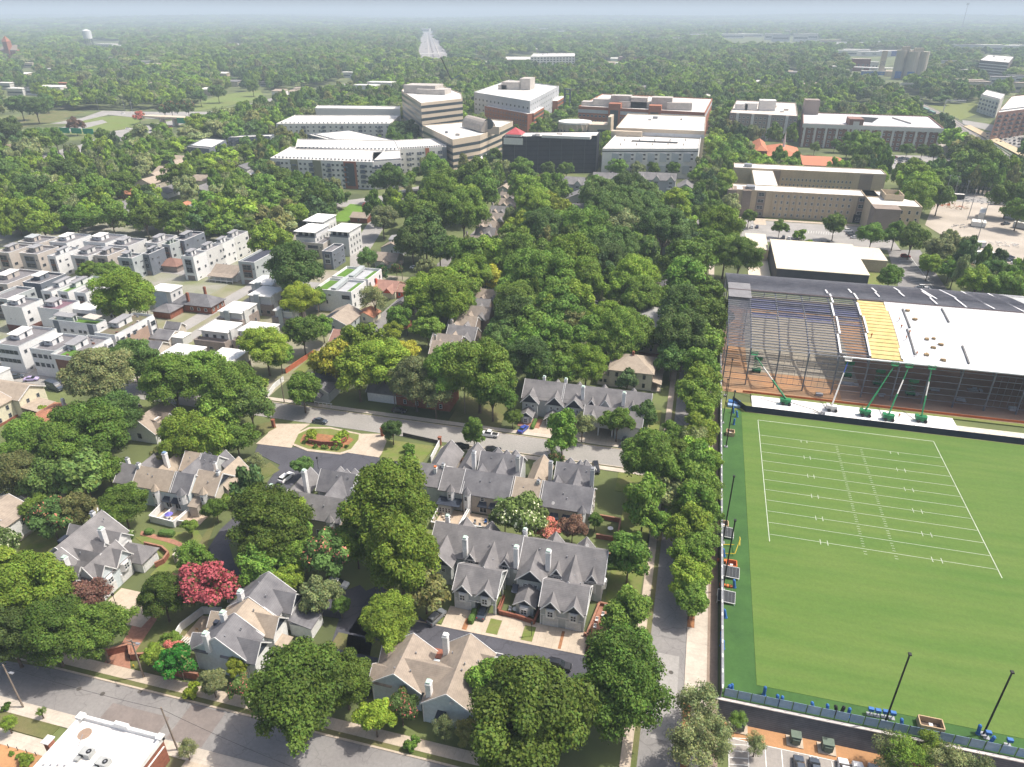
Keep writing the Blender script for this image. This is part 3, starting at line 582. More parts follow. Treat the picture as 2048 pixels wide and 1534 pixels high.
# ---------------- car park below the wall
gsheet('car_park',16.5,160,55,90.3,-3.62,mat('car_park_asphalt',(.33,.3,.27),.9,(.27,.25,.23),.2)); 
b=MB()
def pk(px0,py0,px1,py1,w_=.13):
    a=G(px0,py0,-3.6); c=G(px1,py1,-3.6); b.beam((*a,-3.61),(*c,-3.61),w_,.03)
gsheet('mulch_bed',12.3,160,90.3,93.9,-3.6,clay)
def ml(x0,y0,x1,y1): b.beam((x0,y0,-3.6),(x1,y1,-3.6),.14,.03)
for k in range(5): ml(16.6,85+k*1.3,19.9,85.6+k*1.3)
ml(19.9,84,19.9,90.2); ml(16.6,82,16.6,90); 
for k in range(8): ml(22.8+k*2.75,84.5,22.8+k*2.75,90)
ml(16.6,90.2,40,90.2); tag(b.build('parking_marking',line),kind='structure')
gm_=mat('transformer_green',(.12,.16,.12),.6,(.1,.13,.1))
for i,(x,y,w_) in enumerate(((18.2,92.6,1.4),(27.9,92.3,1.1),(33.2,92.2,1.2))):
    t=T('transformer_box',['green transformer box half hidden by a tree at the lot corner','green transformer box on a white slab below the wall','green transformer box with a flat lid, beside parked cars'][i],'transformer',x,y,-3.6,group='green transformer boxes below the wall')
    t('slab',conc).box(x-w_-.3,x+w_+.3,y-1.2,y+1.,-3.6,-3.4); t('body',gm_).box(x-w_*.75,x+w_*.75,y-.7,y+.7,-3.4,-1.7); t('lid',gm_).box(x-w_*.8,x+w_*.8,y-.8,y+.75,-1.7,-1.55); t('cooling_fin',gm_).box(x-w_*.5,x+w_*.5,y-1,y-.7,-3.2,-2); t.done()
# ================================================================= vehicles
carpaint=mat('car_paint',(1,1,1),.3,(1,1,1),1,spec=.6,objcol=True); cglass=mat('car_glass',(.02,.025,.03),.1,(.03,.035,.04),1,spec=.8); tyre=mat('tyre',(.02,.02,.02),.9); rim=mat('wheel_rim',(.45,.45,.46),.4,metal=.4); lampw=mat('headlight_glass',(.7,.7,.7),.2); lampr=mat('tail_light_red',(.4,.02,.02),.3)
def loft(b,secs,m=0):
    """secs: list of (x, half width, z0, z1, inset at top)"""
    rings=[]
    for (x,w,z0,z1,ins) in secs:
        i=len(b.v); b.v+=[(x,-w,z0),(x,-w,(z0+z1)*.5),(x,-w+ins,z1),(x,w-ins,z1),(x,w,(z0+z1)*.5),(x,w,z0)]; rings.append(i)
    for p,q in zip(rings,rings[1:]):
        for k in range(6):
            k2=(k+1)%6; b.f.append((p+k,p+k2,q+k2,q+k)[::-1]); b.m.append(m)
    b.f.append(tuple(rings[0]+k for k in range(6))); b.m.append(m); b.f.append(tuple(rings[-1]+k for k in range(6))[::-1]); b.m.append(m)
def vehicle(kind):
    root=bpy.data.objects.new('parked_'+{'suv':'suv','car':'car','truck':'pickup','van':'van'}[kind],None); COL.objects.link(root)
    L={'car':4.6,'suv':4.8,'truck':5.7,'van':6.6}[kind]; h=L/2; Wd=.92 if kind!='van' else 1.05
    b=MB()
    if kind=='car': loft(b,[(-h,.8,.35,.75,.1),(-h+.15,.88,.25,.95,.1),(-h+1.1,Wd,.22,1.0,.12),(h-1.3,Wd,.22,.98,.12),(h-.25,.86,.25,.8,.12),(h,.78,.35,.65,.1)])
    elif kind=='suv': loft(b,[(-h,.82,.4,1.0,.1),(-h+.15,.9,.3,1.15,.1),(-h+1.2,Wd,.28,1.15,.1),(h-1.2,Wd,.28,1.12,.12),(h-.2,.88,.3,.98,.12),(h,.8,.4,.8,.1)])
    elif kind=='truck': loft(b,[(-h,.9,.5,1.1,.05),(-h+1.9,.95,.4,1.1,.05),(-h+2.0,.97,.4,1.2,.08),(h-1.3,.97,.4,1.2,.1),(h-.1,.92,.45,1.05,.1),(h,.88,.5,.95,.1)])
    else: loft(b,[(-h,1.05,.5,2.9,.08),(h-1.9,1.05,.45,2.95,.1),(h-1.5,1.05,.45,2.4,.2),(h-.9,1.0,.45,1.7,.15),(h-.05,.95,.45,1.35,.12),(h,.9,.5,1.0,.1)])
    body=b.build('body',carpaint,root)
    b=MB()
    if kind=='car': loft(b,[(-1.55,.78,.9,.98,.05),(-.95,.74,.9,1.42,.1),(.35,.74,.9,1.44,.1),(1.15,.78,.9,.98,.05)]); roof=[(-.95,.6,1.38,1.47,.05),(-.3,.63,1.38,1.5,.06),(.35,.6,1.38,1.47,.05)]
    elif kind=='suv': loft(b,[(-2.2,.8,1.0,1.2,.05),(-1.95,.76,1.0,1.66,.1),(.3,.76,1.0,1.7,.1),(1.1,.8,1.0,1.14,.05)]); roof=[(-1.95,.64,1.62,1.73,.05),(-.6,.66,1.62,1.77,.06),(.25,.62,1.62,1.73,.05)]
    elif kind=='truck': loft(b,[(-.75,.82,1.1,1.85,.12),(.5,.82,1.1,1.87,.12),(1.3,.85,1.1,1.22,.06)]); roof=[(-.75,.66,1.82,1.92,.05),(.0,.68,1.82,1.94,.06),(.5,.65,1.82,1.9,.05)]
    else: loft(b,[(h-1.75,.96,1.6,2.55,.1),(h-.85,.97,1.45,1.75,.1)]); roof=[(-h+.1,.95,2.9,2.98,.05),(0,.97,2.9,3.0,.05),(h-1.9,.95,2.9,2.98,.05)]
    b.build('window',cglass,root); b=MB(); loft(b,roof); b.build('roof_panel',carpaint,root)
    if kind=='truck': b=MB(); b.box(-h+.15,-.9,-.75,.75,1.02,1.115); b.build('bed_liner',tyre,root)
    if kind=='suv':
        for s in (-1,1): b=MB(); b.beam((-1.8,s*.62,1.8),(.1,s*.62,1.8),.05,.05); b.build('roof_rail',tyre,root)
    if kind=='van':
        for s in (-1,1): b=MB(); b.box(-2.4,-.6,s*1.056-.004,s*1.056+.004,1.75,1.9); b.build('side_stripe',lampw,root)
    b=MB(); b.tube((0,-.12,0),(0,.12,0),.33 if kind!='truck' else .4,n=12); wm=b.build('tmp',tyre).data; bpy.data.objects.remove(bpy.data.objects['tmp'])
    b=MB(); b.tube((0,-.13,0),(0,.13,0),.19,n=8); rm_=b.build('tmp2',rim).data; bpy.data.objects.remove(bpy.data.objects['tmp2'])
    for x in (-h+.95,h-.95):
        for s in (-1,1):
            w_=bpy.data.objects.new('wheel',wm); COL.objects.link(w_); w_.parent=root; w_.location=(x,s*(Wd-.1),.34)
            w2=bpy.data.objects.new('rim',rm_); COL.objects.link(w2); w2.parent=w_
    for s in (-1,1):
        b=MB(); b.box(h-.12,h+.01,s*.62-.16,s*.62+.16,.62,.76); b.build('headlight',lampw,root)
        b=MB(); b.box(-h-.01,-h+.1,s*.66-.13,s*.66+.13,.72,.92); b.build('tail_light',lampr,root)
    return root
PV={k:vehicle(k) for k in ('car','suv','truck','van')}
USED=set()
CC={'white':(.75,.75,.75),'black':(.012,.013,.016),'navy':(.02,.03,.07),'grey':(.16,.17,.18),'silver':(.42,.43,.44),'red':(.3,.02,.02),'blue':(.04,.07,.32),'lilac':(.45,.38,.62),'slate':(.06,.075,.1),'green':(.05,.12,.08)}
def place(kind,x,y,rz,color,label,group=None,z=0.0,s=1):
    if kind not in USED:
        USED.add(kind); r=PV[kind]; r.location=(x,y,z); r.rotation_euler=(0,0,rz); tag(r,label,'pickup' if kind=='truck' else kind if kind in('suv','van') else 'car',group)
        r.scale=(s,s,s); r.color=(*CC[color],1)
        for c in r.children_recursive: c.color=(*CC[color],1)
        return r
    return copytree(PV[kind],(x,y,z),rz,label,group,CC[color],'pickup' if kind=='truck' else kind if kind in('suv','van') else 'car',scale=s)
def pv(kind,px,py,rz,color,label,group=None,z=.06,s=1): 
    x,y=G(px,py,z+.7); return place(kind,x,y,R(rz),color,label,group,z,s)
g1='cars parked on the estate'
pv('suv',1118,1330,0,'black','black suv parked at the kerb beside the large oak',g1)
pv('suv',775,926,0,'black','black suv parked at the end of the dark drive',g1)
pv('car',640,841,0,'slate','dark grey saloon driving past the gate island',g1)
pv('suv',572,954,80,'white','white suv with glass roof on the estate drive',g1)
pv('suv',676,1167,0,'white','white suv parked in shade under crape myrtles',g1)
pv('suv',873,1233,70,'grey','silver suv parked beside the grass strip under a tree',g1)
pv('car',966,1222,90,'slate','dark car inside the open garage of the left pair',g1)
pv('truck',978,868,180,'white','white pickup driving on the middle street',g1)
pv('car',1046,857,75,'blue','bright blue car on the drive across the street',g1)
pv('suv',922,893,20,'black','black car half hidden behind the grey roof, left one',g1,z=.03)
pv('suv',986,900,20,'black','black car behind the grey roof, right one',g1,z=.03)
pv('suv',1192,935,-75,'black','dark car beside the end gable of the tan and grey row',g1)
pv('truck',1250,882,85,'slate','dark blue pickup in shade under the tree across the street',g1)
pv('car',503,927,60,'blue','blue car beside the tan townhouse row',g1)
pv('suv',737,1372,80,'navy','navy car beside the large tan roof',g1)
pv('van',110,775,-12,'slate','dark delivery van with white side stripe in the left street',None,.06,1)
pv('van',42,787,-18,'white','white van beyond the tan roof at the left edge',None,.06,.75)
pv('car',62,757,25,'lilac','lilac sports car on the concrete drive',None,.12)
pv('car',33,752,35,'slate','dark car on the drive left of the lilac one',None,.12)
pv('car',22,690,35,'blue','blue car between the white blocks at the left edge',None,.12)
pv('suv',73,840,20,'white','white suv beside the porch of the cream house')
pv('suv',272,811,-20,'black','black suv on the street above the steep grey roof')
pv('car',798,820,0,'black','dark car in tree shade by the brick house',g1)
for i,(px,c,k) in enumerate(((1600,'slate','suv'),(1632,'slate','car'),(1690,'white','suv'),(1720,'white','suv'),(1752,'silver','car'))):
    pv(k,px,1540-(0 if i>2 else 4)+i*3,92,c,['dark green suv, first in the parking row below the wall','dark saloon, second in the parking row below the wall','white suv, third in the parking row below the wall','white suv, fourth in the parking row below the wall','silver car, last in the parking row below the wall'][i],'cars in the lot below the wall',z=-3.6)
def lot(pts,name,where,rz,cols):
    for i,(px,py,*c) in enumerate(pts):
        col=c[0] if c else cols[(i*7+3)%len(cols)]
        pv('car' if (i*5)%3 else 'suv',px,py,rz+random.uniform(-3,3),col,'%s car, %s from the left in %s'%(col,ordn[i],where),name,z=.05)
mix=['white','silver','black','grey','slate','white','navy','black']
lot([(1504,453,'white'),(1514,453,'navy'),(1547,455,'grey'),(1556,457,'slate'),(1577,460,'white')],'cars at the beige building','the row at the beige building front',85,mix)
lot([(1567,474,'slate'),(1578,476,'white'),(1577,479,'grey'),(1590,479,'black'),(1632,484,'slate'),(1644,483,'grey'),(1657,484,'black')],'cars in the lot behind the flat hall','the row nearer the flat hall',85,mix)
lot([(1700,466),(1704,470),(1709,474),(1698,461)],'cars beside the beige wing','the slanted row by the end wing',20,mix)
lot([(1811,512,'red')],'cars in the tree lot','the lot with single trees, parked alone',5,mix)
lot([(1848,574,'white'),(1853,577,'white'),(1840,576,'slate')],'cars behind the hall roof','the group just beyond the hall roof',0,mix)
lot([(1771+i%5*15,313+i//5*5.5+i%5*1.5) for i in range(15)]+[(1790,314,'red'),(1806,315,'grey'),(1822,320,'slate'),(1845,326,'green'),(1797,338,'red'),(1770,330,'white'),(1838,319,'silver')],'cars in the lot before the red brick flats','the lot before the red brick flats',5,mix)
lot([(2012,520,'slate'),(2024,519,'black'),(2032,525,'white'),(2040,529,'white'),(2020,513,'navy')],'cars at the right edge','the yard corner at the right edge',10,mix)
lot([(1300,379,'white'),(1308,386,'silver'),(1326,380,'white'),(1372,390,'white'),(1370,380,'black')],'cars behind the grey terrace','the court behind the grey terrace',80,mix)
lot([(1195,607,'white'),(1192,611,'silver'),(1205,615,'black'),(1210,605,'white'),(1247,690,'white')],'cars under the trees','the shaded court among the trees',0,mix)
lot([(1310+i*3,520+i*9,c) for i,c in enumerate(())],'x','x',0,mix)
lot([(400,381,'white'),(407,377,'slate'),(397,388,'silver'),(430,365,'white'),(282,246,'x')][:4],'cars in the side lane','the lane by the small houses',70,mix)
lot([(256,257,'white'),(278,264,'white'),(288,255,'silver'),(237,275,'slate'),(302,261,'slate'),(340,254,'red'),(246,227,'white'),(372,233,'slate'),(425,228,'grey'),(487,216,'white')],'cars on the motorway','the motorway lanes on the left',35,mix)
lot([(1975+i%9*9,268+i//9*6+i%9*1.2) for i in range(27)],'cars in the station car park','the station car park at the right edge',60,mix)
lot([(1835+i*9,197+(i%2)*1.5) for i in range(12)],'cars at the far right court','the far court behind the railway trees',60,mix)
for i,(px,py,c) in enumerate(((855,62,'white'),(862,66,'grey'),(848,70,'white'),(869,72,'silver'),(856,78,'white'),(876,80,'black'),(866,84,'white'),(850,84,'slate'),(880,90,'white'),(862,92,'silver'),(872,97,'white'),(852,98,'white'),(885,101,'grey'),(866,103,'white'),(875,108,'white'))):
    pv('car',px,py,5,c,'%s car on the far motorway, %s from its far end'%(c,ordn[i]),'cars on the far motorway',z=.62,s=1.3)
pv('car',742,548,80,'white','white car beside the shingled bungalow by the street'); pv('car',829,534,5,'white','white car in the yard left of the oak grove')
pv('car',739,655,0,'blue','blue car behind the house with the solar roof')
# ================================================================= trees
bark=mat('bark',(.16,.12,.09),.95,(.1,.075,.055),2.)
LM=leafmat('foliage'); LMF=LM
def crownmesh(name,n,shape,leaf,seed,lobes=38,flower=0,qs=1.,green=None):
    """leaf clusters spread over and inside an uneven crown; unit: crown radius 1, centred at its middle"""
    r=np.random.default_rng(seed); C=[];Q=[]
    sx,sz=shape
    while len(C)<lobes:
        v=r.normal(size=3); v/=np.linalg.norm(v); u=r.random()**.42
        if v[2]<-.55: continue
        ang=math.atan2(v[1],v[0]); w=1+.2*math.sin(ang*2+seed)+.16*math.sin(ang*3+seed*2.1)+.1*r.normal()
        p=v*u*np.array([.78*w,.78*w,.8*sz]); 
        if v[2]<0: p[2]*=.75
        if sx=='cone': t_=(p[2]/sz+1)/2; p[:2]*=(1.25-.95*t_)
        C.append(p); Q.append((.17+.19*r.random())*qs) 
    C=np.array(C);Q=np.array(Q)
    idx=r.choice(len(C),n,p=Q**2/np.sum(Q**2)); d=r.normal(size=(n,3)); d/=np.linalg.norm(d,axis=1)[:,None]
    flip=(r.random(n)<.75)&(d[:,2]<0); d[flip,2]*=-1
    rad=Q[idx]*(.5+.72*r.random(n)); pos=C[idx]+d*rad[:,None]*np.array([1,1,.8])
    nor=d+.55*r.normal(size=(n,3)); nor[:,2]+=.35; nor/=np.linalg.norm(nor,axis=1)[:,None]
    a=np.cross(nor,r.normal(size=(n,3))); a/=np.linalg.norm(a,axis=1)[:,None]; b=np.cross(nor,a)
    s=leaf*(.6+.8*r.random(n))[:,None]; el=(.55+.3*r.random(n))[:,None]
    q=np.stack([pos-a*s*el*.6-b*s*.5,pos+a*s*el-b*s*.1,pos+b*s*.75,pos-a*s*el*.8+b*s*.15],1)
    tone=(.72+.56*r.random(len(C)))[idx]*(.85+.3*r.random(n)); col=np.stack([tone*(1+.1*r.normal(size=n)),tone,tone*(1+.1*r.normal(size=n)),np.ones(n)],1)
    if flower:
        f=(r.random(n)<flower)&(d[:,2]>-.2); hot=r.random(len(C))<(.97 if flower>.5 else .7); f&=hot[idx]; col[f]=[1,1,1,1]; col[f,:3]*=(.8+.4*r.random(f.sum()))[:,None]; col[~f,:3]=np.array(green or [.16,.75,.25])*tone[~f][:,None]
    me=bpy.data.meshes.new(name); V=q.reshape(-1,3); me.vertices.add(len(V)); me.vertices.foreach_set('co',V.ravel()); me.loops.add(4*n); me.loops.foreach_set('vertex_index',np.arange(4*n)); me.polygons.add(n); me.polygons.foreach_set('loop_start',np.arange(0,4*n,4)); me.polygons.foreach_set('loop_total',np.full(n,4)); me.update()
    at=me.color_attributes.new('tone','FLOAT_COLOR','POINT'); at.data.foreach_set('color',np.repeat(col,4,axis=0).astype(np.float32).ravel()); me.materials.append(LM); return me
def trunkmesh(seed,h=1.,spread=.5):
    """tapered trunk with limbs; unit height 1 up to the crown's middle, limbs reach into the crown"""
    r=random.Random(seed); b=MB(); b.tube((0,0,-.05),(0,0,.1),.075,.05,8); b.tube((0,0,.1),(0,0,.55),.05,.04,8)
    for k in range(6):
        a=k*1.05+r.random(); z0=.42+.1*r.random(); q=(math.cos(a)*.25*spread*2,math.sin(a)*.25*spread*2,.85+.2*r.random()); b.tube((0,0,z0),q,.03,.018,5); b.tube(q,(q[0]*1.7+r.uniform(-.1,.1),q[1]*1.7+r.uniform(-.1,.1),q[2]+.25),.018,.006,4)
    b.tube((0,0,.55),(0,0,1.2),.04,.01,6); me=b.build('tmpt',bark).data; bpy.data.objects.remove(bpy.data.objects['tmpt']); me.name='trunk'; return me
BIG=[crownmesh('crown',80000,('r',.85),.034,s,120,qs=.75) for s in (1,2,3)]
MED=[crownmesh('crown',24000,('r',.9),.058,s,66,qs=.86) for s in (11,12,13,14)]
TALL=[crownmesh('crown',16000,('r',1.35),.075,s,44) for s in (21,22)]
CONE=[crownmesh('crown',12000,('cone',1.5),.08,31,40)]
LOOSE=[crownmesh('crown',7500,('r',.95),.042,s,40,qs=.9) for s in (41,42)]
FLOW=[crownmesh('crown',14000,('r',.85),.075,s,36,flower=.85) for s in (51,52)]
FLW2=[crownmesh('crown',14000,('r',.85),.075,s,36,flower=.14) for s in (53,)]
FWH=[crownmesh('crown',14000,('r',.85),.07,s,36,flower=.16,green=[.17,.25,.1]) for s in (54,)]
BUSH=[crownmesh('crown',2600,('r',.8),.16,s,16) for s in (61,62)]
TR=[trunkmesh(s) for s in (1,2,3)]
LC={'d':(.09,.15,.036),'m':(.118,.195,.03),'g':(.165,.245,.03),'b':(.215,.285,.03),'y':(.31,.31,.035),'o':(.155,.165,.055),'e':(.065,.11,.038),'r':(.52,.13,.12),'c':(.55,.2,.15),'w':(.62,.64,.42),'u':(.2,.115,.08),'s':(.17,.2,.08)}
CN={'d':'dark green','m':'mid green','g':'fresh green','b':'bright green','y':'yellow green','o':'olive green','e':'deep green','r':'red flowering','c':'coral flowering','w':'white flowering','u':'brown leaved','s':'grey green'}
# landmarks that tell one tree from another: photograph point, words
LMK=[(1050,1150,'the grey garage row'),(880,1350,'the broad tan roof'),(1020,960,'the grey and tan patio row'),(650,990,'the grey row with white fences'),(350,960,'the tan and grey left row'),(170,1120,'the big grey left row'),(480,1240,'the row above the front street'),(1170,800,'the grey row across the street'),(1270,740,'the cream hip roofed house'),(1330,1000,'the street beside the field'),(1390,1250,'the field fence footway'),(250,1480,'the cafe'),(650,880,'the gate island'),(1400,900,'the far half of the field fence'),(1310,640,'the grey hip roofed block'),(900,680,'the brown terraces in the wood'),(960,450,'the upper brown terraces'),(700,600,'the white house with roof lawns'),(480,690,'the flat roofed modern houses'),(150,680,'the white cubic blocks'),(300,500,'the upper modern rows'),(630,480,'the trio of white towers'),(240,600,'the tree shaded alley'),(680,760,'the blue bungalow'),(290,850,'the steep grey cottage'),(60,830,'the cream house'),(90,1000,'the white houses at the left edge'),(1240,370,'the grey terrace with balconies'),(1340,490,'the grey dormered terrace'),(1640,400,'the beige building'),(1640,510,'the flat beige hall'),(1860,500,'the car park with single trees'),(1600,300,'the orange roofed school'),(1740,250,'the brick flats with parking deck'),(1510,240,'the grey flats'),(1090,300,'the black netted building'),(900,260,'the banded office tower'),(660,330,'the balcony flats'),(370,340,'the small houses lane'),(1960,440,'the construction yard'),(1960,290,'the railway'),(1450,280,'the tree lined avenue'),(1600,1460,'the transformer boxes'),(1800,1480,'the banner fence'),(400,420,'the left wood'),(700,420,'the bright lawn'),(60,500,'the left woodland edge'),(450,280,'the motorway bank'),(1420,430,'the beige building corner'),(1530,360,'the beige building courtyard'),(1780,560,'the hall roof')]
TL={}; NTREE=0
def tree(px,py,rp,c='m',k='BIG',zc=None,hs=1.,sq=1.,name='tree',gpos=None,Rm=None):
    """px,py: crown centre in the photograph, rp: crown radius in photograph pixels"""
    global NTREE
    if gpos is None:
        z=6.
        for _ in range(4):
            gx,gy=G(px,py,z); d=(gx*math.sin(-PHI)*-1+gy*math.cos(PHI)); Y=gx*math.sin(PHI)+gy*math.cos(PHI); dep=Y*CT+(CH-z)*ST; Rm=rp*dep/CF
            z=zc if zc is not None else (Rm*1.35+.7)*hs
    else: gx,gy=gpos; z=(Rm*1.35+.7)*hs
    lst={'BIG':BIG,'MED':MED,'TALL':TALL,'CONE':CONE,'LOOSE':LOOSE,'FLOW':FLOW,'FLW2':FLW2,'BUSH':BUSH}[k]
    if c=='w': lst=FWH
    i=NTREE; NTREE+=1
    low=0
    if k=='BUSH': z=Rm*.75; name='bush'
    if (px>1440 and py>1445): low=-3.6
    e=bpy.data.objects.new(name,None); COL.objects.link(e); e.location=(gx,gy,low+.05); e.rotation_euler=(0,0,random.uniform(0,6.28))
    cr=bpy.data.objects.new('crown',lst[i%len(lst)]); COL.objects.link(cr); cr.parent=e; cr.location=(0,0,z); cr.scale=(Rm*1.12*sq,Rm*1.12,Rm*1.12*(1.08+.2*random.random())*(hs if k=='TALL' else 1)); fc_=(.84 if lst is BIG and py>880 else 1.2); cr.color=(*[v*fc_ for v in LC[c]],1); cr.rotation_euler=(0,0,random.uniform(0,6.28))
    if k!='BUSH':
        tr=bpy.data.objects.new('trunk',TR[i%3]); COL.objects.link(tr); tr.parent=e; w=max(Rm*.9,2.2); tr.scale=(w,w,z)
    best=min(LMK,key=lambda q:math.hypot(q[0]-px,(q[1]-py)*1.3)); dx,dy=px-best[0],py-best[1]
    side='left of' if dx<-abs(dy)*.8 else 'right of' if dx>abs(dy)*.8 else 'in front of' if dy>0 else 'behind'
    size='large ' if Rm>6.3 else 'small ' if Rm<2.8 else ''
    kind='shrub' if k=='BUSH' else 'tree'
    sh={'CONE':'cone shaped ','TALL':'tall ','LOOSE':'thin crowned ','FLOW':'','FLW2':''}.get(k,'')
    key=(CN[c],sh,size,side,best[2],kind); TL.setdefault(key,[]).append((px,e)); e['category']=kind; return e
def leafcol(nm,c,f=1.):
    c=tuple(v*f for v in c)
    m=LM.copy(); m.name=nm; m.node_tree.nodes['Object Info'].outputs['Color']; q=[n for n in m.node_tree.nodes if n.type=='MIX'][0]
    for l in list(m.node_tree.links):
        if l.to_node==q and l.to_socket==[i for i in q.inputs if i.type=='RGBA'][0]: m.node_tree.links.remove(l)
    [i for i in q.inputs if i.type=='RGBA'][0].default_value=(*c,1); return m
def label_trees():
    for (c,sh,size,side,lm,kind),L in TL.items():
        L.sort(key=lambda q:q[0])
        for i,(px,e) in enumerate(L):
            base='%s%s%s %s %s %s'%(size,c,' '+sh.strip() if sh else '',kind,side,lm)
            if len(L)>1: base+=', '+('leftmost' if i==0 else 'rightmost' if i==len(L)-1 else ordn[i]+' from left')
            e['label']=base
            e['group']='shrubs' if kind=='shrub' else 'broadleaf trees'
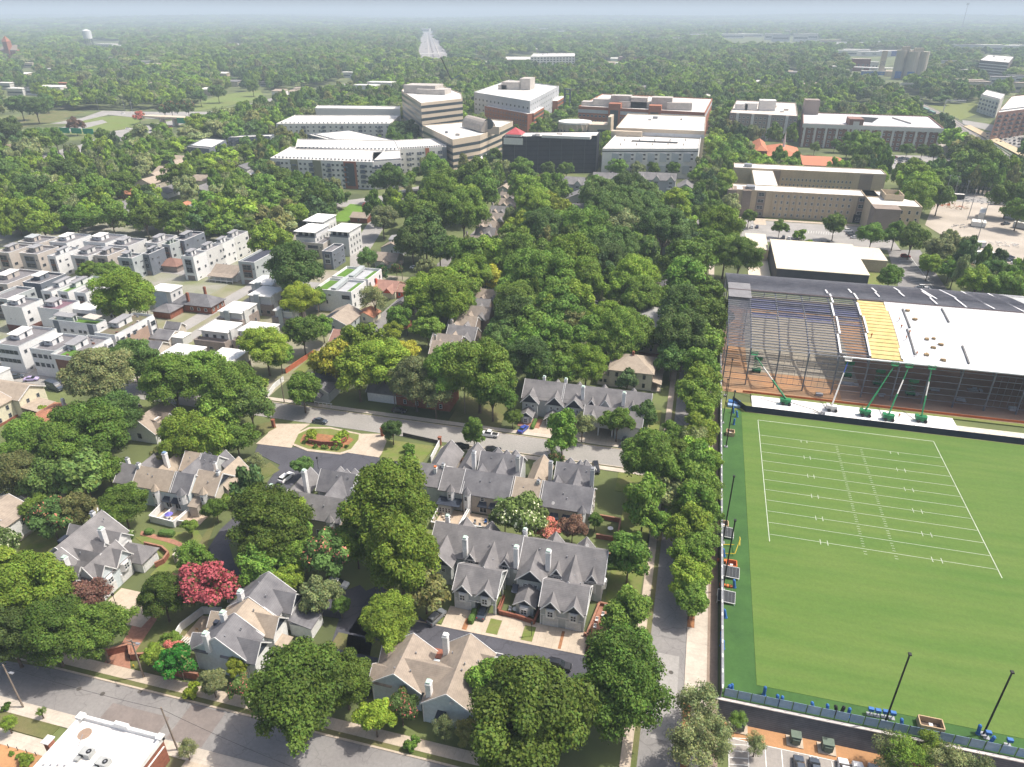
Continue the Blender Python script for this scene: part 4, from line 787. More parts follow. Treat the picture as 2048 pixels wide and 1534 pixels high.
TREES='''
1318 1050 26 m MED|1346 905 30 m MED|1352 962 26 m LOOSE|1352 1012 24 m MED|1386 1182 24 m MED|1395 950 24 m MED|1392 905 24 g MED|1345 870 26 m MED
590 1388 100 m BIG|690 1362 55 m BIG|1050 1432 118 m BIG|985 1368 48 m MED|1235 1372 90 m BIG|1262 1290 42 m MED|1258 1226 46 m MED|1258 1115 42 m TALL|1288 1012 42 m TALL|1302 920 60 m BIG|1330 985 34 m MED
785 1008 86 g BIG|800 1112 78 g BIG|712 1090 40 g MED|850 1178 44 o MED|775 1243 58 g BIG|535 1045 74 m BIG|590 1020 30 g MED|520 1130 44 m MED|652 1108 44 c FLW2|600 1110 34 m MED|574 1158 28 g MED|638 1192 36 s MED|681 1212 20 m MED|420 1168 50 r FLOW|392 1122 34 m MED|325 1195 44 m BIG|195 1262 60 m BIG|55 1175 72 g BIG|98 1265 66 m BIG|15 1270 62 d BIG|5 1140 45 g MED|168 1195 36 u MED|245 1012 44 m BIG
180 862 66 m BIG|120 902 58 m BIG|235 832 46 d BIG|62 880 50 m BIG|30 955 50 o BIG|165 945 48 d MED|105 960 44 d MED|8 1090 30 w FLW2|100 1035 38 c FLW2|155 1022 34 o MED|75 1020 28 m MED|215 940 34 m MED
372 872 50 g BIG|420 885 42 g MED|472 878 33 m MED|330 915 24 o MED|345 765 58 m BIG|410 752 50 m BIG|462 785 58 m BIG|430 835 40 m MED|500 815 40 d MED|300 735 30 m MED|200 755 58 s BIG|265 722 44 d BIG|215 805 30 m MED|250 590 52 g BIG|215 545 22 m MED|175 542 18 m MED|225 615 26 g MED|290 605 22 g MED
605 782 34 m MED|672 725 40 y MED|715 745 46 g MED|768 728 54 g BIG|806 705 26 y MED|728 690 40 g MED|690 700 30 g MED|830 765 46 s BIG|895 745 56 m BIG|958 745 66 m BIG|985 790 42 m MED|870 790 36 s LOOSE|600 600 36 b BIG|592 538 54 d BIG|540 482 36 g MED|530 695 44 g BIG|605 665 34 m MED|560 715 24 m MED|645 655 22 m MED
824 420 30 m MED|851 440 38 m MED|927 425 48 m BIG|851 468 38 d MED|824 487 34 d MED|879 496 30 d MED|851 537 18 s MED|905 505 30 m MED|940 520 40 m MED|975 513 40 g MED|1029 485 36 g MED|1043 458 30 b MED|1087 462 44 d BIG|1125 458 38 m MED|1166 461 48 m BIG|1139 488 36 m MED|1032 512 42 m BIG|940 548 42 g BIG|970 556 28 y MED|879 575 42 g BIG|851 592 44 g BIG|899 600 46 g BIG|915 568 40 g MED|879 622 34 g MED|930 606 26 m MED|1053 550 52 m BIG|1098 556 56 m BIG|1146 530 56 g BIG|1166 562 50 g BIG|1090 520 38 m MED|1207 523 42 d BIG|1235 503 46 d BIG|1193 500 38 m MED|1269 496 34 m MED|1248 455 36 s MED|1327 456 46 d BIG|1207 431 44 d BIG|1243 420 46 d BIG|1282 417 40 d BIG|1070 420 40 g BIG|1105 427 36 b MED|1269 555 46 g BIG|1286 592 42 m BIG|1248 585 34 g MED|1337 537 28 m MED|1036 605 42 m BIG|1029 640 46 d BIG|1070 583 40 m MED|1111 612 38 m MED|1152 602 40 g MED|1132 630 40 m MED|1098 625 32 g MED|1002 667 32 d MED|1019 685 34 d MED|1064 660 42 m MED|1053 693 36 m MED|1105 674 40 m MED|1064 720 44 d BIG|1111 718 38 m MED|1173 728 40 g BIG|1132 742 34 m MED|1084 744 34 m MED|1149 653 32 o MED|1180 668 36 m MED|1214 646 42 g BIG|1241 667 50 m BIG|1276 672 40 m MED|1214 692 36 m MED|1250 703 28 m MED|1337 605 30 m MED|1351 674 40 d BIG|1344 720 32 d MED|1255 761 22 e MED
765 438 28 s MED|735 516 20 d MED|749 598 28 s LOOSE|797 639 26 m MED|810 620 20 u LOOSE|855 660 28 m MED|787 667 20 b MED|814 653 12 c FLOW|763 547 16 u FLW2|793 540 12 c FLW2|740 418 13 c FLOW|807 416 9 u BUSH|635 595 20 m MED|595 585 18 m MED
779 362 32 d MED|868 342 28 m MED|892 366 32 g MED|885 393 40 g BIG|953 362 36 m MED|964 383 36 m MED|926 402 34 g MED|1001 342 22 s MED|1042 342 24 m MED|1056 321 13 e MED|1049 380 30 g MED|1107 380 30 m MED|1073 403 30 g MED|1200 392 38 d BIG|1255 380 36 d BIG|1283 398 34 d MED|1350 403 26 b MED|1097 339 15 m MED|1133 339 14 m MED|1234 337 18 m MED|1275 339 14 s MED|1306 338 13 m MED|1347 336 14 m MED|1090 239 16 m MED|1107 246 15 e MED
1437 458 34 g BIG|1452 503 40 m BIG|1480 515 38 m BIG|1418 500 30 m MED|1498 434 15 m MED|1375 520 32 m MED|1375 564 36 m MED|1416 591 28 m MED|1368 622 38 d BIG|1409 639 34 m MED|1368 673 42 d BIG|1409 690 32 m MED|1399 735 28 m MED|1403 762 26 g MED|1396 793 28 m MED|1399 824 26 g MED|1396 866 28 g MED|1391 880 26 s LOOSE|1397 925 28 m MED|1420 930 20 g MED|1388 974 32 m MED|1414 983 24 m LOOSE|1397 1012 32 m MED|1382 1053 32 g MED|1405 1071 26 m LOOSE|1394 1092 28 m MED|1379 1120 28 g MED|1376 1156 30 g MED|1383 1200 26 m MED
1396 1405 46 s LOOSE|1383 1490 52 s LOOSE|1425 1480 42 s LOOSE|1519 1461 22 s LOOSE|1826 1485 46 g LOOSE|1795 1480 40 s LOOSE|1861 1468 34 g LOOSE|1912 1500 42 s LOOSE|1963 1515 42 s LOOSE|1475 1440 18 m LOOSE
948 868 22 m TALL|785 862 21 d MED|818 890 12 m BUSH|605 932 18 d MED|510 925 20 s LOOSE|480 920 16 o BUSH|1125 870 32 m TALL|1165 850 26 s LOOSE|1235 845 30 m MED|1290 832 26 d MED|1025 835 16 m MED|1109 919 16 c FLW2|1045 1040 46 w FLW2|1010 1035 28 w FLW2|1092 1056 26 c FLOW|1085 1018 15 c FLW2|1145 1058 26 u MED|1190 1042 16 m MED|917 916 12 u BUSH|1027 942 8 o BUSH
357 1322 34 o FLW2|348 1294 18 c FLOW|309 1309 22 g MED|342 1281 18 m MED|381 1372 15 b BUSH|424 1366 26 s MED|475 1330 24 b MED|484 1378 24 c FLW2|750 1437 36 b MED|803 1417 32 c FLW2|823 1479 14 m BUSH|888 1454 22 s LOOSE|932 1465 24 o MED|1007 1326 18 y BUSH
431 1018 21 m MED|380 1053 15 m MED|464 987 19 m BUSH|500 958 16 m LOOSE|254 1074 14 w FLOW|355 1102 9 w FLOW|317 922 10 y BUSH|90 810 13 g BUSH|55 838 10 m BUSH|35 854 10 m BUSH|9 1406 8 m BUSH|82 1424 9 m LOOSE|15 1448 16 g LOOSE|48 1509 13 g BUSH|372 1497 20 s LOOSE|20 1500 5 m BUSH|33 1506 5 m BUSH|75 1520 6 m BUSH
150 250 14 u MED|311 258 10 d MED|278 233 10 r FLOW|342 216 14 c FLW2|375 215 14 c FLW2|328 219 11 c FLW2|495 222 8 c FLW2|435 185 14 d MED|400 195 12 d MED|505 175 12 m MED|70 215 22 d MED|40 212 20 d MED|92 205 14 d MED|20 265 26 d MED|70 280 24 d MED|110 278 20 m MED|205 275 15 m MED
1470 205 8 m MED|1725 560 0 m MED|1860 530 22 g MED|1745 470 24 m MED|1560 455 14 m MED|1600 460 12 g BUSH|1670 450 22 m MED|1780 555 22 m MED|1790 470 22 m MED|1825 480 28 m MED|1880 500 28 s MED|1910 545 24 m MED|1955 565 30 g MED|1990 545 26 d MED|2010 575 30 m MED|2035 560 28 m MED|1900 540 18 u FLW2|1612 481 12 g BUSH|1835 400 34 g BIG|1850 375 32 g BIG|1825 350 28 g MED|1880 395 26 m MED|1955 305 26 g MED|1985 330 28 g MED|1965 350 26 m MED|1870 360 22 m MED|2020 395 30 m MED|2040 425 26 m MED|1730 290 22 g MED|1745 305 24 m MED|1710 280 18 m MED|1695 300 16 m MED|1670 290 10 m MED|1630 295 10 m MED|1720 330 20 m MED|1815 300 12 m MED|1845 303 12 m MED|1870 305 14 m MED|1650 270 10 m MED|1490 285 8 m MED
1440 270 16 m MED|1452 245 14 g MED|1436 300 18 g MED|1430 330 20 m MED|1418 350 18 b MED|1408 380 20 m MED|1420 400 20 m MED|1445 330 18 m MED|1452 300 14 m MED|1470 285 16 m MED|1466 265 15 m MED|1450 360 22 g MED|1440 390 24 m MED|1430 425 24 m MED|1410 430 22 m MED|1400 350 20 g MED|1395 400 20 m MED|1462 395 14 g MED
60 380 32 d MED|120 400 32 m MED|190 385 32 m MED|30 430 30 g MED|85 450 28 g MED|150 440 30 m MED|220 430 30 m MED|290 440 28 m MED|350 430 28 m MED|400 440 26 m MED|10 350 28 d MED|130 350 30 d MED|240 370 28 m MED|355 355 28 m MED|315 420 24 m MED|495 455 18 m MED|470 420 18 s MED|560 400 30 m MED|600 380 30 m MED|640 400 28 m MED|590 430 24 g MED|520 375 24 m MED|475 375 24 m MED|560 360 24 m MED
'''
for ln_ in TREES.replace('\n','|').split('|'):
    q=ln_.split()
    if len(q)==5 and float(q[2])>0 and float(q[0])>1360 and 430<float(q[1])<1220 and float(q[0])<1440: q[2]=float(q[2])*1.3
    if len(q)==5 and float(q[2])>0: tree(float(q[0]),float(q[1]),float(q[2]),q[3],q[4],hs=1.1 if q[4]=='TALL' else 1.)
# ================================================================= townhouse estate
shg=mat('grey_shingles',(.225,.215,.215),.9,(.15,.145,.148),.35,stripes=('Z',.22,.9,.35),detail=6); shg2=mat('slate_shingles',(.195,.192,.2),.9,(.125,.123,.133),.35,stripes=('Z',.22,.9,.35))
sht=mat('tan_shingles',(.385,.32,.25),.9,(.32,.265,.21),.6,stripes=('Z',.22,.92,.35),detail=6); shb=mat('brown_shingles',(.34,.285,.23),.9,(.27,.225,.185),.6,stripes=('Z',.22,.92,.35))
sid=mat('grey_siding',(.46,.48,.47),.8,(.41,.43,.42),.2,stripes=('Z',.2,.93,.2)); sidw=mat('white_siding',(.72,.72,.7),.8,(.66,.66,.65),.2,stripes=('Z',.2,.95,.2)); sidt=mat('tan_siding',(.47,.42,.36),.8,(.42,.375,.32),.2,stripes=('Z',.2,.94,.2)); stuc=mat('pale_blue_stucco',(.56,.62,.64),.85,(.5,.56,.58),.3); cream=mat('cream_siding',(.7,.66,.5),.8,(.63,.6,.46),.2,stripes=('Z',.2,.95,.2)); beige=mat('beige_render',(.56,.5,.42),.85)
navyr=mat('dark_awning',(.035,.045,.065),.7,(.025,.03,.045)); copper=mat('chimney_cap',(.45,.58,.5),.6); darkdoor=mat('dark_opening',(.02,.022,.025),.9)
def chim(t,x,y,z0,z1,w=1.1,d=1.3,m=None,cap=None):
    w*=.86; d*=.86; z1-=.3
    b=MB(); b.box(x-w/2,x+w/2,y-d/2,y+d/2,z0,z1); b.box(x-w/2-.08,x+w/2+.08,y-d/2-.08,y+d/2+.08,z1-.35,z1-.15); t.p('chimney',m or white,b)
    b=MB(); b.box(x-w*.42,x+w*.42,y-d*.42,y+d*.42,z1,z1+.28); t.p('chimney_cap',cap or copper,b)
GM={}
def garage(t,x,y,face='f',w=2.8,h=2.2,m=None,z=.1):
    k=(w,h,(m or white).name)
    if k not in GM: GM[k]=garage_mesh(w,h,m or mat('garage_door_paint',(.66,.66,.65),.6))
    t.obj('garage_door',GM[k],x,y,z,face)
def vent(t,*P):
    for x,y,z in P: b=MB(); b.tube((x,y,z),(x,y,z+.45),.13,n=6); t.p('roof_vent',steel,b)
def baywin(t,x,y,z,h=1.9,w=2.3,face='f',m=None):
    d={'f':(0,-1),'r':(1,0),'b':(0,1)}[face]; b=MB(); 
    P=[(-w/2,0),(-w/2+.45,-.75),(w/2-.45,-.75),(w/2,0)]; a=ROT[face]; Q=[(x+p*math.cos(a)-q*math.sin(a),y+p*math.sin(a)+q*math.cos(a)) for p,q in P]
    b.pris(Q,z-.35,z+h); t.p('bay',m or white,b); t.win(x+d[0]*.77,y+d[1]*.77,z+.05,face,w-1.05,h-.35,mull=3,fw=.12)
def dorm(t,x,y,z,w=2,h=1.5,rise=1.3,y1=None,rm=None,wm=None,face='f'):
    if face=='f': b=MB(); b.box(x-w/2,x+w/2,y,(y1 or y+2.6)-.3,z-1.5,z+h); t.p('dormer_wall',wm or white,b); t.win(x,y-.02,z,'f',w*.62,h*.85,mull=3); xg(t,x,w,y-.15,y1 or y+3.,z+h,rise,navyr,rm or shg,oh=.2,name='dormer_roof',pedi='dormer_pediment')
    else: b=MB(); b.box(x-3,x,y-w/2,y+w/2,z-1.5,z+h); t.p('dormer_wall',wm or white,b); t.win(x+.02,y,z,'r',w*.62,h*.85,mull=3); xg(t,y,w,x+.15,x-3.2,z+h,rise,white,rm or shg,ax='x',oh=.2,name='dormer_roof',pedi='dormer_pediment')
def corner(t,pts,z0,z1):
    for x,y in pts: t('corner_board',white).box(x-.09,x+.09,y-.09,y+.09,z0,z1)
# ---- A: the row with the garage pairs
t=T('townhouse_row','long grey roofed townhouse row with two projecting garage pairs','townhouse row',-29,114)
gable(t,-48,-28.4,113.5,123.9,0,5.5,9.9,'x',sid,shg); gable(t,-28.2,-9.9,113.5,123.9,0,5.5,9.5,'x',sid,shg,wall='wall#2',roof='roof#2')
for x in (-45,-24.6):
    t('projecting_bay',sid).box(x-2.8,x+2.8,110.4,113.4,0,5.4); xg(t,x,5.9,110.3,118.5,5.4,2.9,navyr,shg); t.win(x-1.1,110.38,3.5,'f',1.,1.); t.win(x+1.1,110.38,3.5,'f',1.,1.)
for x in (-34.2,-16.3): xg(t,x,4.6,109,118,5.3,3.2,navyr,shg); t('link_wall',sid).box(x-2.2,x+2.2,109.5,113.4,0,5.2)
for x in (-38.6,-30.9,-19.6,-12.1): dorm(t,x,113.2,3.9,2.,1.9,1.6,y1=117.5)
for x in (-43,-37,-22,-15): xg(t,x,3.5,124.3,119.5,5.3,2.2,navyr,shg)
for x0,x1,gx in ((-39.3,-30.5,(-37.4,-32.6)),(-21.,-12.1,(-18.9,-14.2))):
    gable(t,x0,x1,104.4,112.3,3.1 if x0<-30 else 0,5.2,8.3,'x',sid,shg,wall='garage_wall',roof='garage_roof')
    if x0<-30:
        b=t('garage_wall',sid); b.box(x0,-35.2,104.4,112.3,0,3.1); b.box(-35.2,x1,112.1,112.3,0,3.1); b.box(x1-.5,x1,104.4,104.9,0,3.1); b.box(x1-.4,x1,110,110.4,0,3.1); b.box(-35.2,-34.9,104.4,112.3,0,3.1)
    for i,x in enumerate(gx):
        baywin(t,x,104.35,3.15); xg(t,x,3.5,103.9,108.2,5.15,2.,navyr,shg)
        if not (x0<-30 and i==1): garage(t,x,104.35,w=3.)
    corner(t,((x0,104.4),(x1,104.4)),0,5.2); t('band',white).box(x0-.03,x1+.03,104.3,104.4,2.65,2.95); t('fascia',white).box(x1+.42,x1+.5,104,112.7,5,5.2)
chim(t,-39.9,113.9,4,11.2); chim(t,-28.5,113.8,4,11.2); chim(t,-21.6,114.2,4,11.2,1.2); chim(t,-46.3,120.8,6,10.6,1,1); chim(t,-28.2,120.6,6,10.6,1,1)
t('projecting_bay',sid).box(-26.6,-22.8,105.9,110.3,0,3); xg(t,-24.7,4.2,105.8,111,2.9,1.5,navyr,shg); baywin(t,-24.7,105.85,.9,1.8,2.4)
t('lean_to_roof',navyr).slab([(-28.3,108.6,3.),(-27,108.6,3.),(-27,110.3,3.9),(-28.3,110.3,3.9)],.1); t('lean_to_roof',navyr).slab([(-22.4,107,3.),(-21,107,3.),(-21,110.3,3.9),(-22.4,110.3,3.9)],.1)
vent(t,(-35,116,8),(-33.3,112.5,7.2),(-30,116.8,8.3),(-24,117,8.3),(-18,116.5,8.),(-15.5,112,7.2),(-12,117,8.),(-35.5,110,7.1),(-18,110.3,7.),(-14,110.3,7.))
t.wrow('r',114,123,3,-9.88,1,1.,1.5); t.wrow('r',114,123,3,-9.88,3.8,1.,1.3); baywin(t,-9.9,115,3.4,1.6,2,face='r'); corner(t,((-9.9,113.5),(-28.2,113.5),(-27.4,110.4),(-21.8,110.4)),0,5.5); t('gutter',white).box(-21.5,-9.6,113.05,113.15,5.1,5.25)
t.done()
def dish(x,y,z,label):
    b=MB(); b.tube((x,y,z),(x,y,z+.6),.05); i=len(b.v)
    b.tube((x,y-.1,z+.7),(x+.1,y-.25,z+.75),.38,.42,12); tag(b.build('satellite_dish',mat('dish_grey',(.6,.6,.6),.5)),label,'satellite dish')
dish(-14.5,121.5,7.3,'satellite dish near the right end of the garage row roof'); dish(-25,136,6.2,'satellite dish on a tall stalk above the patio row eave'); dish(-30.6,77.2,6,'satellite dish on the lower corner of the tan roof')
def wallrun(name,label,pts,h,m,w=.18,cat='wall',cap=None):
    b=MB(); b2=MB()
    for p,q in zip(pts,pts[1:]):
        b.beam((*p,h/2),(*q,h/2),w,h)
        b2.beam((*p,h+.04),(*q,h+.04),w+.1,.1)
    t_=T(name,label,cat,*pts[0]); t_.p('panel',m,b); t_.p('cap',cap or white,b2); return t_
wallrun('garden_wall','low brick wall round the sunken patio between the garage pairs',[(-30.2,105.2),(-30,109.5),(-29.8,104.8),(-26,104.6),(-22.2,103.9),(-21.9,108)],1.1,brick,.3,cap=brick)
wallrun('garden_wall','brick wall along the terrace right of the garage row',[(-11.9,103.5),(-10.8,103.3),(-10.6,99.2),(-11.2,104),(-10,112.6),(-7,112.4),(-6.6,108)],.9,brick,.3,cap=paver)
# patio furniture
def chair_(x,y,label,m=white,rz=0,grp=None):
    t=T('patio_chair',label,'chair',x,y,.16,group=grp,rz=0); t('seat',m).box(x-.3,x+.3,y-.3,y+.3,.55,.62); t('backrest',m).box(x-.3,x+.3,y+.25,y+.32,.62,1.2)
    for a in (-.25,.25):
        for c in (-.25,.25): t('leg',m).box(x+a-.03,x+a+.03,y+c-.03,y+c+.03,.16,.55)
    t.done()
def table_(x,y,r,label,m=white,um=None):
    t=T('patio_table',label,'table',x,y,.16); t('top',m).tube((x,y,.85),(x,y,.92),r,n=12); t('leg',steel).tube((x,y,.16),(x,y,.85),.06)
    if um: t('umbrella_pole',steel).tube((x,y,.9),(x,y,2.7),.04); t('umbrella',um).tube((x,y,2.3),(x,y,2.9),r*1.7,.05,8)
    t.done()
for i,(x,y) in enumerate(((-8.6,111.6),(-8.9,109.5),(-9.9,107.8),(-10.,105.9))): chair_(x,y,['white armchair at the top of the brick terrace','white armchair second from the top of the terrace','white chair beside the planter on the terrace','white chair lowest on the terrace'][i],grp='white terrace chairs')
table_(-26.8,106.3,.6,'pale round table on the brick patio between the garages'); chair_(-27.9,106.2,'pale chair left of the patio table between the garages'); chair_(-26.5,107.6,'pale chair behind the patio table between the garages')
t=T('planter','green planting trough on the brick terrace','planter',-9.9,104); t('box',brick).box(-10.6,-9.3,100,105.3,.16,.5); t('foliage',lawn).box(-10.3,-9.5,101,104.8,.5,1.1); t.done()
# ---- hedges
hedgem=mat('hedge_foliage',(.09,.16,.03),.95,(.05,.1,.02),3.,bump=1.,detail=8)
def hedge(pts,w,h,label,z=.1):
    b=MB()
    for p,q in zip(pts,pts[1:]):
        p=Vector((*p,0)); q=Vector((*q,0)); n=max(2,int((q-p).length/.5)); d=(q-p).normalized(); s=Vector((-d.y,d.x,0))
        rings=[]
        for k in range(n+1):
            c=p+(q-p)*k/n; f=.75 if k in (0,n) else 1; ww=w/2*f*random.uniform(.92,1.08); hh=h*(.8 if k in(0,n) else 1)*random.uniform(.95,1.05); i=len(b.v)
            for a,zz in ((-1,0),(-1.08,.55),(-.75,.93),(0,1.03),(.75,.93),(1.08,.55),(1,0)): v=c+s*(a*ww); b.v.append((v.x+random.uniform(-.06,.06),v.y+random.uniform(-.06,.06),z+zz*hh))
            rings.append(i)
        for u,v in zip(rings,rings[1:]):
            for k in range(6): b.f.append((u+k,v+k,v+k+1,u+k+1)); b.m.append(0)
        b.f.append(tuple(rings[0]+k for k in range(7))); b.f.append(tuple(rings[-1]+k for k in range(7))[::-1]); b.m+=[0,0]
    o=b.build('hedge',hedgem,None,(pts[0][0],pts[0][1],z)); o.location=(pts[0][0],pts[0][1],z); return tag(o,label,'hedge',group='clipped hedges')
hedge([(-34.9,100.6),(-34.9,104.2)],1.2,1.3,'clipped hedge between the two left garage drives'); hedge([(-40,178.5),(-40,183.8)],1.1,1.2,'long clipped hedge beside the blue car drive'); hedge([(-28.5,178.5),(-28.5,182)],1.,1.1,'dark hedge in shade on the drive across the street')
hedge([(-119.2,108.6),(-117.3,108.9)],1.6,1.2,'short clipped hedge left of the brick path'); hedge([(-115.6,109.1),(-111.9,109.5)],1.8,1.3,'long clipped hedge below the star umbrella patio'); hedge([(-10.2,99.5),(-8.3,100)],1.5,1.1,'round hedge at the right end of the garage drives'); hedge([(-10.5,124.6),(-4.6,125.6)],1.6,1.2,'low row of clipped bushes behind the garage row end')
wallrun('garden_wall','brick garden wall along the shady lawn, farther one',[(-14.5,141.5),(-9,141.3),(-9,134),(-14,134)],1.2,brick,.3,cap=paver); wallrun('garden_wall','dark red wall behind the clipped bushes',[(-14,127.3),(-9,127.7),(-3,127.4)],1.5,brick,.3,cap=paver); wallrun('garden_wall','cream wall end beside the brown leaved tree',[(-15,125),(-13.8,127.5)],2,beige,.3)
# ---- B: patio row
t=T('townhouse_row','patio row with grey roofs and one tan section in the middle','townhouse row',-39,141)
for x0,x1,m,w,zr,i in ((-62.5,-54,shg,sid,8.8,1),(-53.9,-48.3,shg,sid,8.9,2),(-48.2,-35.8,shg2,sidt,9.1,3),(-35.7,-28.5,sht,sidt,9.1,4),(-28.4,-16.1,shg2,sidt,9.1,5)):
    gable(t,x0,x1,136. if i!=1 else 136.8,146,0,5.4,zr,'x',w,m,wall='wall#%d'%i,roof='roof#%d'%i,oh=.25)
for x0,x1,m,i in ((-46.8,-36.1,shg2,1),(-26.6,-17.6,shg2,2)):
    gable(t,x0,x1,146.5,154,0,5.6,9,'x',sid,m,wall='rear_wall#%d'%i,roof='rear_roof#%d'%i)
    for k in (.27,.73): cx=x0+(x1-x0)*k; xg(t,cx,3.6,154.6,150,5.6,2.1,navyr,m)
xg(t,-41,5.2,153,141.5,5.2,3.2,navyr,shg2); xg(t,-21.3,5.2,153,141.5,5.2,3.2,navyr,shg2); xg(t,-31.6,5.,156,141.5,3.6,3.0,sidt,sht); t('link_wall',sidt).box(-34,-29.2,146.1,156,0,3.5)
xg(t,-57.6,6.4,156,141.5,3.6,3.4,sid,shg); t('link_wall',sidt).box(-60.7,-54.5,146.1,156,0,3.5); xg(t,-50.4,5.2,157,141.5,3.8,3.0,sid,shg); t('link_wall',sid).box(-52.9,-48,146.1,157,0,3.7)
xg(t,-45.7,3,141.5,146.2,5.6,2.4,sid,shg2,name='small_roof'); xg(t,-25.9,3,141.5,146.2,5.6,2.4,sid,shg2,name='small_roof')
for x,y in ((-36.6,147.6),(-48.2,147),(-28,147.3),(-17.3,147)): chim(t,x,y,3,11,1.1,1.3,m=sid if x>-40 else white,cap=steel)
chim(t,-56.2,139.8,6,9.6,.9,.9,cap=orange); chim(t,-54.6,141.2,6,9.9,.9,.9,cap=steel); chim(t,-29.6,140.3,6,9.8,.9,.9,m=sid,cap=steel)
def turret(t,x,y,z0,z1,rm,w=1.9):
    b=MB(); P=[(x-w/2,y+.6),(x-w/2,y),(x-w*.25,y-.65),(x+w*.25,y-.65),(x+w/2,y),(x+w/2,y+.6)]; b.pris(P,z0,z1); t.p('bay_turret',white,b)
    b=MB(); top=(x,y+.5,z1+1.7); 
    for p,q in zip(P,P[1:]+P[:1]): b.poly([(p[0]*1.0+(p[0]-x)*.15,p[1]-.1,z1),(q[0]+(q[0]-x)*.15,q[1]-.1,z1),top])
    t.p('turret_roof',rm,b)
    for z in ((z1-1.9,) if z1-z0<4 else (z1-1.9,z0+.8)): t.win(x,y-.67,z,'f',.8,1.3)
turret(t,-50.9,135.6,3.2,6.,shg); turret(t,-46.6,135.3,0,6.2,shg2); turret(t,-17.9,135.3,0,6.,shg2); turret(t,-60.6,136.2,3,6,shg); turret(t,-31,135.6,3.3,6,sht)
t('lower_roof',navyr).slab([(-53.9,133.2,3.1),(-47.9,133.2,3.1),(-47.9,136,3.6),(-53.9,136,3.6)],.12); t('lower_wall',sid).box(-53.6,-50.2,133.6,136,0,3); t.wrow('f',-53.4,-50.3,4,133.58,.6,.6,1.5)
for x in (-42.6,-39.8,-24.6,-21.6): b=MB(); b.slab([(x-1.3,134.9,2.9),(x+1.3,134.9,2.9),(x+.9,136,3.9),(x-.9,136,3.9)],.15); t.p('awning',navyr,b); t.win(x,135.98,.5,'f',1.9,2.2,mull=1)
vent(t,(-58.8,139,7.5),(-44,138.8,7.7),(-41.5,139,7.7),(-23,138.8,7.7),(-22,138,7.),(-44,149,8.),(-38.5,149,8),(-24.5,149,8),(-19,149,8),(-33,139,7.6))
t.wrow('r',137,145,3,-16.05,3.4,1,1.4); t.wrow('r',137,145,3,-16.05,.8,1,1.5); t.wrow('r',147.5,153,2,-17.55,3.4,1,1.4); t.wrow('f',-45,-36,2,135.98,3.9,1,1.2); corner(t,((-16.1,136),(-28.4,136),(-48.2,136),(-62.5,136.8)),0,5.4); t.done()
gsheet('patio_floor',-53,-46.4,127.9,135.5,.12,mat('patio_paving',(.5,.4,.3),.9)); gsheet('patio_floor',-46,-39.3,128.9,135.5,.12,MC['patio_paving'])
wallrun('patio_fence','tan panel fence round the left patio of the patio row',[(-53.6,135),(-53.2,127.6),(-46.4,127.9),(-46.2,134.8)],1.9,sidt,.15,'fence'); wallrun('patio_fence','tan panel fence round the right patio of the patio row',[(-45.7,134.6),(-46,128.6),(-39.2,129),(-38.9,135)],1.9,sidt,.15,'fence')
for i,(x,y) in enumerate(((-51,130.2),(-49.8,131.6),(-51.8,132.2),(-43.5,131.8),(-42,130.8),(-44.6,130.6),(-41,132.6))): chair_(x,y,['cream sofa seat at the front of the left patio','cream armchair beside the shrub on the left patio','cream armchair at the left patio wall','grey lounger against the right patio bay','grey seat in the middle of the right patio','dark seat by the closed parasol on the right patio','blue seat near the glass door of the right patio'][i],m=[beige,beige,beige,steel,steel,black,bluep][i],grp='patio seats')
table_(-43,130,.6,'round table on the right patio of the patio row',steel); table_(-11,137.4,.7,'white round table on the shaded terrace right of the patio row')
# ---- C: grey row with white fences
t=T('townhouse_row','grey roofed row beside the dark drive, partly behind the bright trees','townhouse row',-79,124)
gable(t,-87,-72.3,117.9,126,0,5.4,9,'x',sidt,shg); gable(t,-91.5,-87.1,118.5,126,0,4.8,8,'x',sidt,shg,wall='wall#2',roof='roof#2')
gable(t,-83.5,-74.6,128.5,135.5,0,5.4,9,'x',sid,shg2,wall='rear_wall',roof='rear_roof'); xg(t,-78,5.4,134,122,5.2,3.3,sid,shg2); xg(t,-89,5,135,122,3.6,3,sid,shg)
for k in (-81,-77): xg(t,k,3.4,136.2,132,5.4,2.,navyr,shg2)
gable(t,-72.1,-69.5,118.5,131,0,4.2,5.2,'x',sidt,shb,wall='annex_wall',roof='annex_roof')
chim(t,-86.6,128.6,3,10.8); chim(t,-91.8,122,4,10,1,1); chim(t,-73.6,128,3,8,.9,.9,cap=steel); turret(t,-74.3,117.2,2.5,6,shg); t.wrow('f',-86,-77,4,117.88,.6,1,1.6)
vent(t,(-80,120,7.5),(-77,120,7.6),(-79,131,8.3),(-76,131,8.3)); dish_=None; t.done(); dish(-83.2,120,7.4,'satellite dish on the grey row beside the dark drive')
